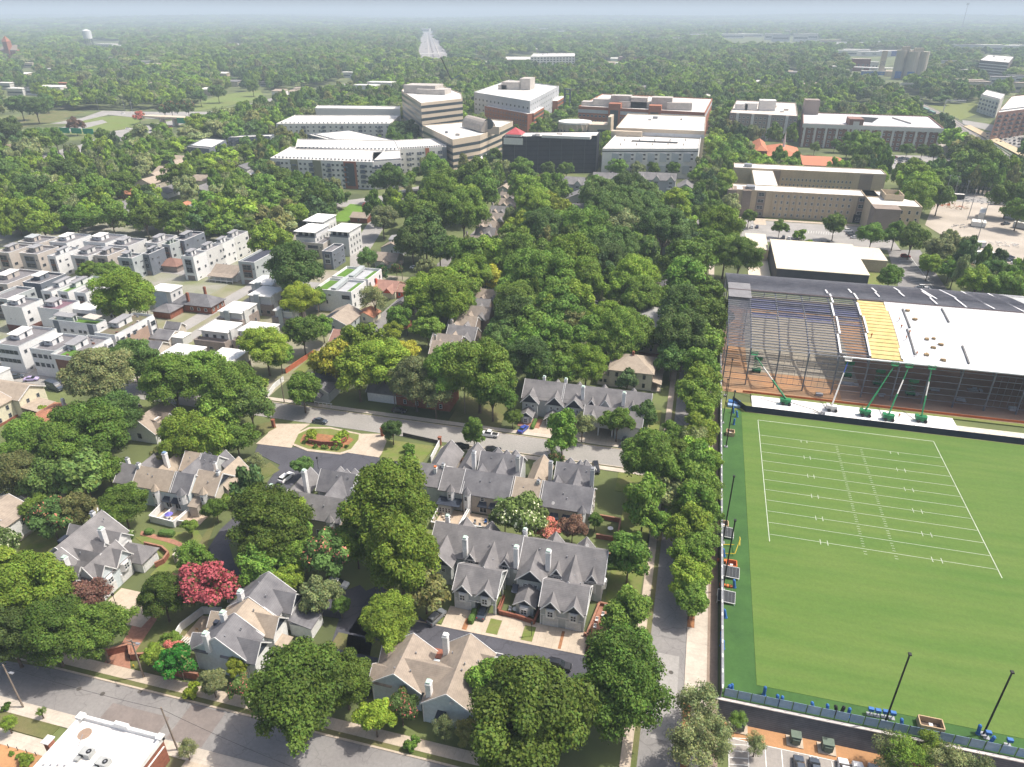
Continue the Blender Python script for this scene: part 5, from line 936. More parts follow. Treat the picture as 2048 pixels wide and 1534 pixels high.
# ---- D: tan and grey left row
t=T('townhouse_row','tan and grey roofed row with the star umbrella patio','townhouse row',-118,121)
gable(t,-129.4,-118.4,118.2,125.5,0,5.5,9,'x',stuc,sht,oh=.2); gable(t,-118.4,-113.2,118.2,125.5,0,5.5,9,'x',stuc,shg2,wall='wall#2',roof='roof#2',oh=.2); gable(t,-135.2,-129.5,118.6,126,0,5.2,8.6,'x',sidt,shg,wall='wall#3',roof='roof#3',oh=.2); gable(t,-113,-106.9,119.8,128,0,5.6,9.2,'x',beige,sht,wall='wall#4',roof='roof#4')
gable(t,-122.2,-117.6,127,134.5,0,5.5,9,'x',sid,sht,wall='rear_wall',roof='rear_roof',oh=.2); gable(t,-117.5,-112.6,127,134.5,0,5.5,9,'x',sid,shg2,wall='rear_wall#2',roof='rear_roof#2',oh=.2)
xg(t,-117.8,5,133,121.5,5.2,3.3,sid,shg2); xg(t,-125.8,5,134,121.5,4.2,3.2,sidt,sht); xg(t,-131.8,6,134,121.5,3.8,3.4,sidt,shg); xg(t,-108.6,5,133,123.5,4.8,3.1,sidt,sht); xg(t,-119,4,135.2,131,5.5,2.2,navyr,sht); xg(t,-114,4,135.2,131,5.5,2.2,navyr,shg2)
t('link_wall',sidt).box(-111,-106.2,128.1,133,0,4.6); t('link_wall',sidt).box(-128,-123.5,125.6,134,0,4)
chim(t,-125.2,126.5,4,11,1.1,1.2,m=white,cap=mat('blue_cap',(.2,.3,.45),.6)); chim(t,-129.3,121.6,6,10.2,1,1,cap=steel); chim(t,-134,123.2,6,10,.9,.9,cap=steel); chim(t,-107.6,123.6,6,10.3,.9,.9,cap=steel); chim(t,-111.4,127.6,5,9.6,.8,.8,cap=steel)
turret(t,-122.3,117.6,0,5.8,sht); turret(t,-114.8,117.6,3.2,6,shg2,2.4); turret(t,-109.6,119.2,2.8,6,sht); t('patio_bay',sidt).box(-112.8,-110.4,117,119.8,0,3.2); t('lower_roof',shb).slab([(-113,116.8,3.2),(-110.2,116.8,3.2),(-110.2,119.8,4.2),(-113,119.8,4.2)],.12)
for x in (-119.6,-117): b=MB(); b.slab([(x-1.2,117.1,3),(x+1.2,117.1,3),(x+.8,118.2,4),(x-.8,118.2,4)],.15); t.p('awning',navyr,b); t.win(x,118.15,.6,'f',1.6,2,mull=1)
t('pediment_panel',navyr).poly([(-106.55,122,7.),(-106.55,126,7.),(-106.55,125.2,8.2),(-106.55,122.8,8.2)]); vent(t,(-126,120.5,7.8),(-124.5,120.2,7.6),(-119.6,121.8,8.8),(-120,129,8.2),(-115.5,129,8.2),(-113.8,129.6,8.6),(-109.5,121.6,7.6)); t.done()
wallrun('patio_fence','white panel fence round the star umbrella patio',[(-121.4,117.8),(-121,112.6),(-113.8,112.1),(-113.5,117)],1.9,sidw,.15,'fence'); wallrun('patio_fence','beige panel fence between star umbrella patio and drive',[(-117.5,117.8),(-117.9,112.5)],1.9,sidw,.15,'fence'); wallrun('patio_fence','beige patio fence at the drive end of the tan row',[(-113.2,117),(-113.2,113),(-108.5,113.2)],1.7,beige,.15,'fence'); wallrun('patio_fence','short brown fence corner behind the round tree',[(-135.5,112),(-133.5,110),(-131,112.4)],1.9,sidt,.15,'fence')
gsheet('patio_floor',-121,-108.6,113,118,.1,MC['patio_paving']); table_(-116.3,113.9,.6,'white table under a purple and white star umbrella',white,um=mat('purple_umbrella',(.16,.14,.5),.7)); table_(-114.6,112.9,.8,'white oblong table at the fence corner',white)
# ---- E: big grey left row
t=T('townhouse_row','big grey left row whose garages face the brick drive','townhouse row',-121,93)
gable(t,-128.2,-117.6,79.5,90,0,5.3,9.7,'y',sidw,shg); gable(t,-129.2,-118,90.1,102.6,0,5.5,10.1,'y',sidw,shg,wall='wall#2',roof='roof#2')
gable(t,-117.4,-112.2,87.6,96.2,0,5.2,8.4,'y',stuc,shg,wall='garage_wall',roof='garage_roof')
xg(t,99.4,5.,-116.2,-123,5.4,2.6,white,shg,ax='x'); t('projecting_bay',sidw).box(-118,-116.4,97,101.8,0,5.3); xg(t,94.6,4.4,-112,-118.5,5.2,2.7,stuc,shg,ax='x'); xg(t,89.6,4.4,-112,-118.5,5.2,2.7,stuc,shg,ax='x'); xg(t,84.4,5.4,-114.2,-122,5.2,2.9,navyr,shg,ax='x'); t('projecting_bay',sidw).box(-117.5,-114.3,81.8,87,0,5.1); xg(t,92,4,-115,-122.5,5.4,3.2,white,shg,ax='x')
dorm(t,-117.2,95.6,5.2,2,1.6,1.3,face='r'); dorm(t,-116.6,88,5,2,1.6,1.3,face='r')
for y in (89.7,94.4): baywin(t,-112.2,y,3.2,1.8,2.5,face='r'); garage(t,-112.18,y,'r',w=3.)
corner(t,((-112.2,87.6),(-112.2,96.2)),0,5.2); chim(t,-118.6,97.2,5,10.8); chim(t,-119.3,87.6,5,10.6); chim(t,-124.6,101.4,7,11,1,1,cap=steel); chim(t,-126,80.6,5,10,1,1); xg(t,99.5,3.6,-129.6,-125,5.5,2.2,white,shg,ax='x'); xg(t,84.5,3.6,-128.8,-124.4,5.3,2.,white,shg,ax='x')
for y0,y1 in ((82.8,84.6),(93.4,95.6)): b=MB(); b.box(-127.4,-126.4,y0,y1,7.3,8.3); t.p('roof_hatch',navyr,b)
t.wrow('r',97.2,101.6,2,-116.35,2.8,1.1,1.7); t.wrow('r',82,86.8,2,-114.25,2.8,1.1,1.6); t.wrow('f',-127,-119,3,79.48,2.5,1,1.4); vent(t,(-121.5,101,9.4),(-119.5,91.5,8)); t.done()
t=T('garage_house','detached grey hip roofed garage joined to the big left row','garage',-111,98); hip(t,-117.2,-109.9,96.8,101.6,0,3,5.6,sidw,shg); garage(t,-109.88,99.2,'r',w=4,h=2.3); t.done()
wallrun('patio_fence','long white panel fence along the back of the big left row',[(-130.5,82),(-130.8,96),(-132.5,99.5),(-129.8,101.5)],1.8,sidw,.15,'fence'); wallrun('garden_wall','tan retaining wall end on the left lawn',[(-133,86.5),(-133,91.5)],1.6,beige,.25); wallrun('garden_wall','curved brick wall behind the detached garage',[(-116,104.5),(-111,104.3),(-108.3,103),(-107.8,100.6),(-108.8,99)],1.3,brick,.3,cap=paver)
# ---- F: the row above the front street
t=T('townhouse_row','row above the front street with grey, tan and grey roof sections','townhouse row',-75.5,84)
for y0,y1,m,zr,i in ((77.2,83.1,shg2,9.6,1),(83.2,87.9,shb,9.2,2),(88,95,shg2,9.4,3)): gable(t,-81.6,-70.6,y0,y1,0,5.3,zr,'y',stuc if i==1 else sidw,m if i!=2 else sht,wall='wall#%d'%i,roof='roof#%d'%i,oh=.15)
for y,m in ((79.7,shg2),(86.,sht),(92.4,shg2)): xg(t,y,4.8,-68.9,-76,5.2,2.6,navyr,m,ax='x'); t('projecting_bay',sidw).box(-71,-69,y-2.3,y+2.3,0,5.1)
for y in (81.9,87.6,76.6): chim(t,-77.9,y+.4,6,10.8,1.05,1.2)
t('lower_roof',sht).slab([(-69,83.6,3.),(-66.6,83.6,2.7),(-66.6,86.5,2.7),(-69,86.5,3.)],.12); xg(t,91.5,3.5,-82.4,-78.5,5.3,1.9,sidw,shg2,ax='x'); xg(t,84.6,3.5,-82.4,-78.5,5.3,1.9,sidw,sht,ax='x'); xg(t,79,3.5,-82.4,-78.5,5.3,1.9,sidw,shg2,ax='x')
t('annex_wall',sidw).box(-68.9,-64.2,89,93.5,0,3); t('annex_roof',shg2).slab([(-69,88.7,4.3),(-63.9,88.7,3.1),(-63.9,93.8,3.1),(-69,93.8,4.3)],.15)
vent(t,(-75,78.4,8.8),(-73.6,81.2,8.3),(-74,86,8.2),(-73.8,90,8.2),(-76.4,92,9.2)); b=MB(); b.box(-80.7,-79.8,82.2,83.1,6.,7.2); t.p('roof_hatch',navyr,b); corner(t,((-70.6,77.2),(-81.6,77.2)),0,5.3); t.done()
wallrun('patio_fence','white L shaped fence round the corner deck by the pink tree',[(-89.8,79),(-91,84.5),(-89.5,89.5),(-85.5,90.4),(-85.3,87)],1.9,sidw,.15,'fence'); wallrun('garden_wall','winding brick wall beside the front footway',[(-101,75.2),(-97.5,77.6),(-95.5,75.6),(-92,76.8),(-89.6,74.8),(-84,74.6),(-80,74.9)],1.7,brick,.3,cap=paver); wallrun('patio_fence','white fence panel standing behind the brick wall',[(-86.7,75.5),(-86.3,80.4)],2,sidw,.15,'fence')
t=T('pergola','white slatted pergola beside the corner deck','pergola',-87,80)
for k in range(9): t('slat',white).beam((-89.4+k*.55,78.4,2.5),(-88.9+k*.55,81.4,2.5),.12,.15)
for p in ((-89.4,78.4),(-85,78.4),(-89,81.4),(-84.6,81.4)): b=MB(); b.box(p[0]-.08,p[0]+.08,p[1]-.08,p[1]+.08,0,2.45); t.p('post',white,b)
t.done(); chair_(-87.6,84.6,'wooden chair on the corner deck by the pink tree',wood); gsheet('patio_floor',-89.5,-81.8,82.5,89,.12,MC['patio_paving'])
t=T('garden_arch','pale wooden arbour beside the drive lawn','arbour',-104,101.8); t('roof_slat',beige).box(-105.6,-102.6,101.2,102.4,2.3,2.5)
for x in (-105.4,-102.8): b=MB(); b.box(x-.12,x+.12,101.3,102.3,.05,2.3); t.p('side_post',beige,b)
t.done()
# ---- G: broad tan roof
t=T('twin_house','pair of joined houses under one broad tan roof','house',-36,82)
gable(t,-46.3,-37.2,79,87.8,0,5,8.4,'y',stuc,shb,oh=.35); gable(t,-36.,-26.8,77.2,90.2,0,5,8.6,'y',stuc,shb,wall='wall#2',roof='roof#2',oh=.35); xg(t,82.6,6.4,-31.5,-42,5.2,3,stuc,shb,ax='x',name='link_roof'); t('link_wall',stuc).box(-37.2,-36,79.8,86.4,0,5.2)
xg(t,81,3.8,-46.6,-42.5,5,1.9,stuc,shb,ax='x'); xg(t,85.4,3.8,-46.6,-42.5,5,1.9,stuc,shb,ax='x'); xg(t,88.2,3,-26.4,-30,5,1.7,stuc,shb,ax='x')
chim(t,-35.2,87.6,4,10.8,1.15,1.15,cap=white); chim(t,-35.,78.1,3,9.6,1.1,1.3); vent(t,(-41.6,84.6,8),(-42,82.6,8),(-40,84.8,7.4),(-39.6,81,7.2),(-42.2,80.2,8),(-33.4,86,8),(-30.4,84,8.3),(-30.5,82.6,8.2),(-28.6,86.2,7),(-35.4,83,7.6))
b=MB(); b.slab([(-33.6,76.1,2.8),(-31.4,76.1,2.8),(-31.7,77.2,3.9),(-33.3,77.2,3.9)],.15); t.p('awning',navyr,b); baywin(t,-32.5,77.15,.7,1.9,2.2); t.win(-36.6,79.75,3,'f',.7,1.1); t('fascia',white).box(-46.7,-46.6,79,88,4.55,4.8); t('courtyard_wall',brick).box(-38.4,-36,86.6,88.8,4.2,5.2); corner(t,((-46.3,79),(-36,77.2),(-26.8,77.2)),0,5); t.done()
# ---- H: grey row across the street
t=T('townhouse_row','grey row across the middle street with navy fronted gables','townhouse row',-26,190)
gable(t,-45,-32.8,187,196.5,0,6,10,'x',sid,shg,oh=.3); gable(t,-32.6,-6.4,187,196.5,0,6,9.9,'x',sid,shg,wall='wall#2',roof='roof#2',oh=.3)
for x in (-42.3,-34.6,-28.6): xg(t,x,5.2,185.1,192,5.6,2.8,navyr,shg); t('projecting_bay',sid).box(x-2.4,x+2.4,185.3,187,0,5.5); t.win(x-1,185.28,3.9,'f',.9,1); t.win(x+1,185.28,3.9,'f',.9,1); t('porch',sid).box(x-1.8,x+1.2,181.9,185.2,0,2.6); xg(t,x-.3,3.8,181.6,185.6,2.6,1.4,navyr,shg); baywin(t,x-.3,181.9,.7,1.7,2.1)
gable(t,-24.6,-16,180,186.9,2.9,5.5,8,'x',sid,shg,wall='garage_wall',roof='garage_roof')
for x in (-24.4,-20.3,-16.2): b=MB(); b.box(x-.2,x+.2,180.1,180.5,0,2.9); t.p('carport_post',white,b)
t('garage_wall',sid).box(-24.6,-16,186.7,186.9,0,2.9); baywin(t,-22.4,180,3.4,1.8,2.2); xg(t,-22.4,3.4,179.6,184,5.5,1.9,shb,shg)
gable(t,-15.5,-8,179.5,186.9,0,5,7.8,'x',sid,shg,wall='garage_wall#2',roof='garage_roof#2')
dorm(t,-23.6,186.8,4.8,2,1.7,1.5,y1=190.5); xg(t,-19.4,4.4,186,191.5,5.9,3.1,sid,shg); xg(t,-11.5,3,186.5,191,6,2.2,sid,shg)
chim(t,-26.6,188.6,6,11.6,1.2,1.2); chim(t,-14.2,188.2,6,11.4,1.2,1.2); chim(t,-39.6,193.4,7,11,1,1); chim(t,-32.8,193.6,7,11,1,1)
for x in (-43,-36,-29,-21,-12): xg(t,x,3.4,197,192.5,6,2.2,sid,shg)
t('roof_deck',mat('deck_boards',(.5,.42,.36),.9)).box(-9,-6.2,186,190.5,6.2,6.4); t('deck_rail',white).box(-9.1,-6.1,185.9,186,6.4,7.3); t('deck_rail',white).box(-6.15,-6.05,186,190.5,6.4,7.3); t.done()
for i in range(3): chair_(-8.4+i*.9,187.2+i*.9,['blue deck chair on the roof deck, front','red deck chair on the roof deck, middle','blue deck chair on the roof deck, rear'][i],m=[bluep,orange,bluep][i])
for o in list(COL.objects)[-60:]:
    if o.name.startswith('patio_chair') and 'roof deck' in o.get('label',''): o.location.z=6.4
gsheet('patio_floor',-44.8,-38,179.6,185,.2,paver)
# ---- I cream hip roofed house, J grey block
t=T('hip_roof_house','cream two storey house with a tan hip roof and side porch','house',-14,219)
hip(t,-21.5,-7.4,212.5,225,0,6.4,9.8,mat('cream_stucco',(.62,.56,.47),.85),sht,oh=.6); t('porch_roof',sht).slab([(-7.2,211.8,3.9),(-4.2,211.8,3),(-4.2,225,3),(-7.2,225,3.9)],.15); t('porch_floor',conc).box(-7.4,-4.3,212.2,224.6,0,.4)
for y in (212.2,216,220,224.4): b=MB(); b.box(-4.5,-4.3,y,y+.2,.4,2.9); t.p('porch_post',white,b)
t('annex_wall',MC['cream_stucco']).box(-25.5,-21.6,213,219,0,3.6); t('annex_roof',sht).slab([(-25.9,212.6,3.5),(-21.5,212.6,4.7),(-21.5,219.4,4.7),(-25.9,219.4,3.5)],.15)
chim(t,-14.6,218.6,7,11,.9,.9,m=brick,cap=brick); chim(t,-16,224,7,10.6,.8,.8,m=brick,cap=brick); t.wrow('f',-20.5,-8.5,4,212.47,4,.9,1.5,fr=darkdoor); t.wrow('f',-20.5,-8.5,4,212.47,.9,.9,1.5,fr=darkdoor); t.wrow('f',-25,-22,2,212.97,1.2,.9,1.1,fr=darkdoor); t.done()
t=T('apartment_block','long grey hip roofed block hidden among street trees','house',-10,250); hip(t,-18.5,-4,236,272,0,7,9.6,beige,mat('pale_shingles',(.33,.325,.31),.9,(.28,.275,.265)),oh=.6); t('base_wall',brick).box(-18.7,-3.8,235.8,236,0,3); vent(t,(-14,262,8.6),(-13.6,256,8.7)); t.wrow('f',-17.5,-5,4,235.98,3.6,1,1.4); t.done()
# ---- left edge houses
t=T('cream_house','cream two storey house with tan roof and pillared porch','house',-200,150)
gable(t,-213,-194,146.5,156,0,6,8.6,'x',cream,sht); gable(t,-206,-196.5,138,146.4,0,6,8.2,'y',cream,sht,wall='wing_wall',roof='wing_roof'); t.wrow('r',139,146,2,-196.48,3.6,1,1.4,fr=steel); t.wrow('r',139,146,2,-196.48,.9,1,1.4,fr=steel); t.wrow('r',147.5,155,2,-193.98,3.7,1,1.3,fr=steel); t('porch_roof',sht).slab([(-193.9,146.2,3.7),(-187.5,146.2,2.9),(-187.5,153,2.9),(-193.9,153,3.7)],.15); t('porch_floor',brick).box(-193.9,-187.8,146.5,152.7,0,.5)
for y in (146.6,148.6,150.6,152.5): b=MB(); b.box(-188,-187.8,y-.1,y+.1,.5,2.9); t.p('porch_post',white,b)
t('plinth',brick).box(-213,-196.3,137.9,146.4,0,.7); t('railing',white).box(-188,-187.9,146.6,150.6,.5,1.3); t.done()
t=T('bungalow','low bungalow with an orange shingle roof under the oaks','house',-182,145); hip(t,-187,-175,138,152,0,3,5.6,brick,mat('orange_shingles',(.42,.19,.11),.9,(.34,.15,.09)),oh=.6); chim(t,-181,150,4,6.6,.9,.9,m=white,cap=white); t.done()
t=T('corner_house','white cubic garage house at the far left edge','house',-222,166); t('wall',white).box(-226,-214,157.5,162.5,0,6.6); t('roof',white).box(-226.2,-213.8,157.3,162.7,6.6,7); t.done()
t=T('white_house','white two storey house with plain grey roof, upper of two at the left edge','house',-154,110); gable(t,-158,-149,106.5,115.5,0,5.6,8.6,'y',sidw,shb); t.win(-155,106.45,3.4,'f',1,1.5); gable(t,-150,-146.5,103,106.4,0,3,4.6,'y',sidw,shb,wall='annex_wall',roof='annex_roof'); t.done()
t=T('white_house','large white sided house with grey roof and corner window, at the left edge','house',-152,98); gable(t,-158,-146,92.5,104,0,5.8,8.4,'y',sidw,shb); t.win(-145.97,101,3.2,'r',1,1.6); xg(t,96,3,-148,-153,6.8,1.5,sidw,shb,ax='x'); t('base_wall',beige).box(-158.1,-145.9,92.4,104.1,0,.7); t.done()
t=T('cottage','steep grey roofed cottage with white gables beside the tall trees','house',-149,149); gable(t,-153.5,-143.5,143.5,155.5,0,3.6,7.6,'y',sidw,shb); xg(t,150,3.6,-143.2,-148,4.2,2.6,sidw,shb,ax='x'); xg(t,146,3,-142.6,-147,3.6,2,sidw,shb,ax='x'); t('dormer_wall',white).box(-147.2,-145.2,146.6,148.6,4,6.2); t.win(-143.45,150,3.2,'r',1,1.3,fr=steel); t.win(-149,143.45,1.2,'f',1.2,1.6,fr=darkdoor); t('dormer_roof',shb).slab([(-148.6,146.2,6.8),(-144.8,146.2,6.),(-144.8,149,6.),(-148.6,149,6.8)],.12); t.done()
# ---- cafe
t=T('cafe','flat white roofed brick cafe building at the bottom edge','cafe',-82,52)
t('wall',brick).box(-90.4,-74.6,30,59.6,0,5.2)
t('roof',mat('white_membrane_roof',(.8,.78,.75),.7,(.72,.69,.64),.15)).box(-90.1,-74.9,30.3,59.3,5.2,5.35)
for x0,x1,y0,y1 in ((-90.6,-90.1,30,59.7),(-90.6,-74.4,59.3,59.8),(-74.9,-74.4,54,59.8)): b=MB(); b.box(x0,x1,y0,y1,5.2,6.1); t.p('parapet',white,b)
for q_ in ((-83.6,-81,59.25,59.85,6.1,6.7),(-90.8,-89.6,58.7,59.9,6.1,6.5),(-75.3,-74.2,58.8,59.9,6.1,6.4)): b=MB(); b.box(*q_); t.p('parapet_cap',white,b)
b=MB(); b.box(-91.6,-90.6,53.2,54.3,0,7.2); t.p('brick_pier',brick,b); b=MB(); b.box(-91.8,-90.4,53,54.5,7.2,7.4); t.p('pier_cap',white,b)
for x,y in ((-84.4,54.2),(-80.6,53.4)):
    a=T('air_conditioner','grey rooftop air conditioner on the cafe, '+('left one' if x<-82 else 'right one'),'air conditioner',x,y,5.35,group='cafe roof air conditioners'); g_=mat('unit_grey',(.4,.41,.4),.6)
    a('casing',g_).box(x-1,x+1,y-.7,y+.7,5.4,6.4); a('duct',g_).box(x-1.3,x-.5,y-1.5,y-.7,5.4,5.9); a('fan',black).tube((x+.5,y,6.4),(x+.5,y,6.47),.42,n=14); a('fan_guard',steel).tube((x+.5,y,6.47),(x+.5,y,6.5),.18,n=10); a('louvre',black).box(x-.9,x-.1,y-.72,y-.69,5.6,6.2); a.done()
b=MB()
for k in range(4): b.box(-90+k*1.1,-89.7+k*1.1,50.8+k*.25,51.1+k*.25,5.35,5.5)
b.tube((-88,57,5.42),(-87,55,5.42),.06); b.tube((-83,52,5.42),(-88,46,5.42),.05); t.p('roof_pipe',steel,b); b=MB(); b.tube((-87.8,57.2,5.36),(-87.8,57.2,5.375),1.1,n=20); t.p('roof_stain',mat('rust_stain',(.32,.23,.17),.9),b)
b=MB(); b.box(-74.62,-74.45,50.8,54.2,.8,3.6); t.p('shop_window',glass,b); b=MB()
for k in range(6): b.box(-74.45,-74.35,50.8+k*.66,50.9+k*.66,.8,3.6)
b.box(-74.45,-74.35,50.8,54.2,2.5,2.6); t.p('window_grid',black,b)
t('lintel',white).box(-74.6,-74.4,48,59.3,3.9,4.05)
fc=bpy.data.curves.new('sign','FONT'); fc.body='CAFE'; fc.size=1.35; fc.extrude=.05; fo_=bpy.data.objects.new('tmpf',fc); COL.objects.link(fo_); bpy.context.view_layer.update(); dg=bpy.context.evaluated_depsgraph_get(); sm=bpy.data.meshes.new_from_object(fo_.evaluated_get(dg)); bpy.data.objects.remove(fo_)
so_=bpy.data.objects.new('sign_lettering',sm); COL.objects.link(so_); sm.materials.clear(); sm.materials.append(white); so_.parent=t.e; so_.location=(-74.5+82,49.6-52,4.0); so_.rotation_euler=(math.pi/2,0,math.pi/2); t.done()
table_(-72.6,50.2,.6,'cafe table under a pink umbrella by the cafe wall',white,um=mat('pink_umbrella',(.55,.16,.2),.7))
# cafe yard posts, fire hydrant, gate wall
for i in range(6): b=MB(); x=-95-i*1.9; b.tube((x,54.6,.1),(x,54.6,1.),.06); tag(b.build('bollard',black),'thin dark post along the pale footway, %s from the cafe'%ordn[i],'post','posts along the pale footway')
b=MB(); b.tube((-94,74.3,.1),(-94,74.3,.7),.12,.1,8); b.tube((-94.2,74.3,.5),(-93.8,74.3,.5),.06); b.tube((-94,74.3,.7),(-94,74.3,.82),.1,.02,8); tag(b.build('fire_hydrant',yel),'small yellow fire hydrant on the verge by the brick wall','hydrant')
t=T('gate_wall','curved brick wall with round bushes on the gate island','wall',-103,160); P=[G(*p) for p in ((612,880),(620,888),(645,892),(675,893),(692,884),(697,876))]
b=t('brickwork',brick)
for p,q in zip(P,P[1:]): b.beam((*p,.9),(*q,.9),.4,1.5)
t.done()
P=[G(622,865)[0:2],G(673,872),G(690,868)]
for i,(px,py,r) in enumerate(((622,862,12),(672,870,12),(686,862,11))): tree(px,py,r,'b','BUSH')
for i,px in enumerate((607,624,629,645,651,666,674,681,692)): tree(px,882+i*1.0+(3 if 1<i<7 else -4),4.5,'m','BUSH')
# ================================================================= modern quarter on the left
wrend=mat('white_render',(.72,.72,.71),.75,(.64,.64,.64),.12); trend=mat('taupe_render',(.5,.45,.4),.8,(.44,.4,.36),.15); grend=mat('grey_render',(.4,.43,.43),.8,(.35,.38,.385),.15); srend=mat('slate_render',(.16,.18,.21),.8,(.13,.145,.17),.15); lrend=mat('light_grey_render',(.6,.6,.58),.8,(.53,.53,.52),.15)
deck=mat('roof_deck_boards',(.2,.19,.2),.85,(.15,.145,.15),1.,stripes=('X',.5,.85,.15)); wroof=mat('white_flat_roof',(.8,.79,.76),.7,(.7,.69,.66),.2); groof=mat('grey_flat_roof',(.3,.3,.31),.85,(.24,.24,.25),.2); woodp=mat('brown_panel',(.2,.1,.07),.7,(.15,.08,.055),.8,stripes=('Z',.4,.85,.15)); turfr=mat('roof_turf',(.1,.2,.03),.95); taupeb=mat('taupe_brick',(.3,.25,.22),.9,(.25,.21,.19),1.)
def rect3(A,B,C,z):
    a=G(*A,z);b=G(*B,z);c=G(*C,z); return a[0],(b[0]+c[0])/2 if 0 else b[0],(a[1]+b[1])/2,c[1]
def hollow(t,nm,m,x0,x1,y0,y1,z0,z1,w=.22):
    b=t(nm,m); b.box(x0,x1,y0,y0+w,z0,z1); b.box(x0,x1,y1-w,y1,z0,z1); b.box(x0,x0+w,y0+w,y1-w,z0,z1); b.box(x1-w,x1,y0+w,y1-w,z0,z1)
def modern(A,B,C,z,wm,label,dk=None,panel=woodp,pent=True,floors=3,canopy=None,gar=None,group='flat roofed modern houses',name='modern_house',wf=True):
    x0,x1,y0,y1=rect3(A,B,C,z); y1+=.1*(y1-y0); t=T(name,label,'house',(x0+x1)/2,(y0+y1)/2,group=group); W=x1-x0;D=y1-y0
    t('wall',wm).box(x0,x1,y0,y1,0,z-.9); t('roof',dk or deck).box(x0+.22,x1-.22,y0+.22,y1-.22,z-.9,z-.86); hollow(t,'parapet',wm,x0,x1,y0,y1,z-.9,z); hollow(t,'parapet_cap',white if wm is not wrend else grend,x0-.04,x1+.04,y0-.04,y1+.04,z,z+.07,.32)
    if pent:
        px0,px1,py0,py1=x0+W*.08,x0+W*.45,y0+D*.38,y0+D*.72; b=MB(); b.box(px0,px1,py0,py1,z-.86,z+1.3); t.p('stair_house',wm,b)
        b=MB(); m_=canopy or groof; b.slab([(px0-.3,py0-.9,z+1.35),(px1+.3,py0-.9,z+1.35),(px1+.3,py1+.3,z+1.75),(px0-.3,py1+.3,z+1.75)],.2); t.p('stair_roof',m_,b); t.win(px1+.01,(py0+py1)/2,z-.7,'r',.9,1.8,fr=steel,mull=0); t.win((px0+px1)/2,py0,z,'f',1.1,.5,fr=steel,mull=0)
    fh=(z-1)/floors
    if wf:
        if panel: b=MB(); b.box(x0+W*.22,x0+W*.78,y0-.09,y0,fh*1.02,z-1.4); t.p('front_panel',panel,b)
        for f in range(1,floors): t.win(x0+W*.5,y0-.1,fh*f+.4,'f',W*.5,fh*.7,fr=steel,mull=3)
        if W>6.5: t.win(x0+W*.88,y0,fh*2+.7,'f',.7,.7,fr=steel,mull=0)
        g=MB(); g.box(x0+W*.2,x0+W*.8,y0-.05,y0+.02,.1,2.3); t.p('garage_door',gar or mat('taupe_door',(.22,.19,.18),.7),g)
    n=max(1,int(D/3.4))
    for f in range(floors):
        for i in range(n):
            if (i*3+f*2+int(abs(x1)))%4==0: continue
            t.win(x1,y0+D*(i+.5)/n,fh*f+.8,'r',1.1+((i+f)%2)*.7,1.3 if (i+f)%3 else .55,fr=steel,mull=1)
    return t,(x0,x1,y0,y1)
U='upper modern rows'
def M(*a,**k): t,r=modern(*a,**k); t.done(); return r
M((-9,503),(16,506),(59,491),10.5,trend,'taupe cube house at the left end of the upper modern row')
M((42,504),(70,510),(108,494),10.5,trend,'taupe cube house second from the left in the upper row',panel=srend)
M((92,512),(112,512.5),(161,497),10.5,wrend,'white cube house with wood inset, third in the upper row')
M((140,510),(176,513),(212,496),10.5,lrend,'pale grey house with flat canopy behind the alley tree',canopy=deck)
M((189,509),(212,513),(245,498),10.5,trend,'taupe house fifth from the left in the upper row')
M((237,513),(261,517.6),(282,508),10.5,grend,'grey corner house with pale blue deck cover, sixth in the upper row',panel=grend)
M((38,482),(74,488),(111,475),10.5,trend,'taupe house in the rear row, leftmost',canopy=grend)
M((102,482),(128,488),(170,470),10.5,wrend,'white house with butterfly shaped stair roof in the rear row',canopy=wroof)
M((167,482),(208,487),(246,471),10.5,wrend,'largest white house in the rear row with white stair roof',canopy=wroof)
M((222,487),(250,495),(288,479),10.5,lrend,'pale house with small roof boxes, fourth in the rear row')
M((284,507),(296,509),(322,496),10.5,srend,'slate grey house with long window bands mid upper row',panel=None)
M((324,488),(338,490),(356,480),10.5,grend,'grey house with a green roof deck strip',dk=turfr)
M((347,478),(364,483),(397,465),10.5,srend,'slate house at the far end of the middle row')
M((292,484),(312,488),(338,471),10.5,lrend,'pale house behind the slate one in the middle row')
M((362,512),(386,514),(410,503),11.5,wrend,'white end house of the steep right row with dark bay',panel=srend)
M((392,500),(412,502),(437,488),11.5,lrend,'pale second house of the steep right row',panel=woodp)
M((422,488),(440,489),(461,477),11.5,wrend,'white third house of the steep right row')
M((443,476),(462,478),(481,463),11.5,lrend,'pale farthest house of the steep right row')
M((476,522),(508,525),(536,496),11,grend,'dark decked grey house beside the porch bungalow',dk=mat('dark_deck',(.06,.065,.09),.8),pent=False)
M((-40,566),(20,566),(73,544),9.5,trend,'tan block with white stair box left of the dark cube',canopy=wroof)
M((44,564),(81,567),(128,549),10,srend,'dark slate cube with a white floating roof canopy',canopy=wroof,panel=None,wf=False)
M((81,581),(102,583),(160,556),10,wrend,'white narrow house, left of the three in the middle rank')
M((114,582),(135,584),(196,556),10,wrend,'white narrow house with roof lawn, middle of three',dk=turfr)
M((148,584),(170,587),(236,557),10,wrend,'white narrow house, right of the three in the middle rank')
M((-40,600),(28,592),(60,577),9,grend,'grey block with open deck at the left edge',pent=False)
M((142,617),(190,624),(216,608),8.5,wrend,'white roofed low block under the alley tree',dk=wroof,pent=False)
def brickbase(t,r,h=2.6): b=MB(); b.box(r[0]-.06,r[1]+.06,r[2]-.06,r[3]+.06,0,h); t.p('brick_base',mat('dark_red_brick',(.17,.08,.065),.9),b)
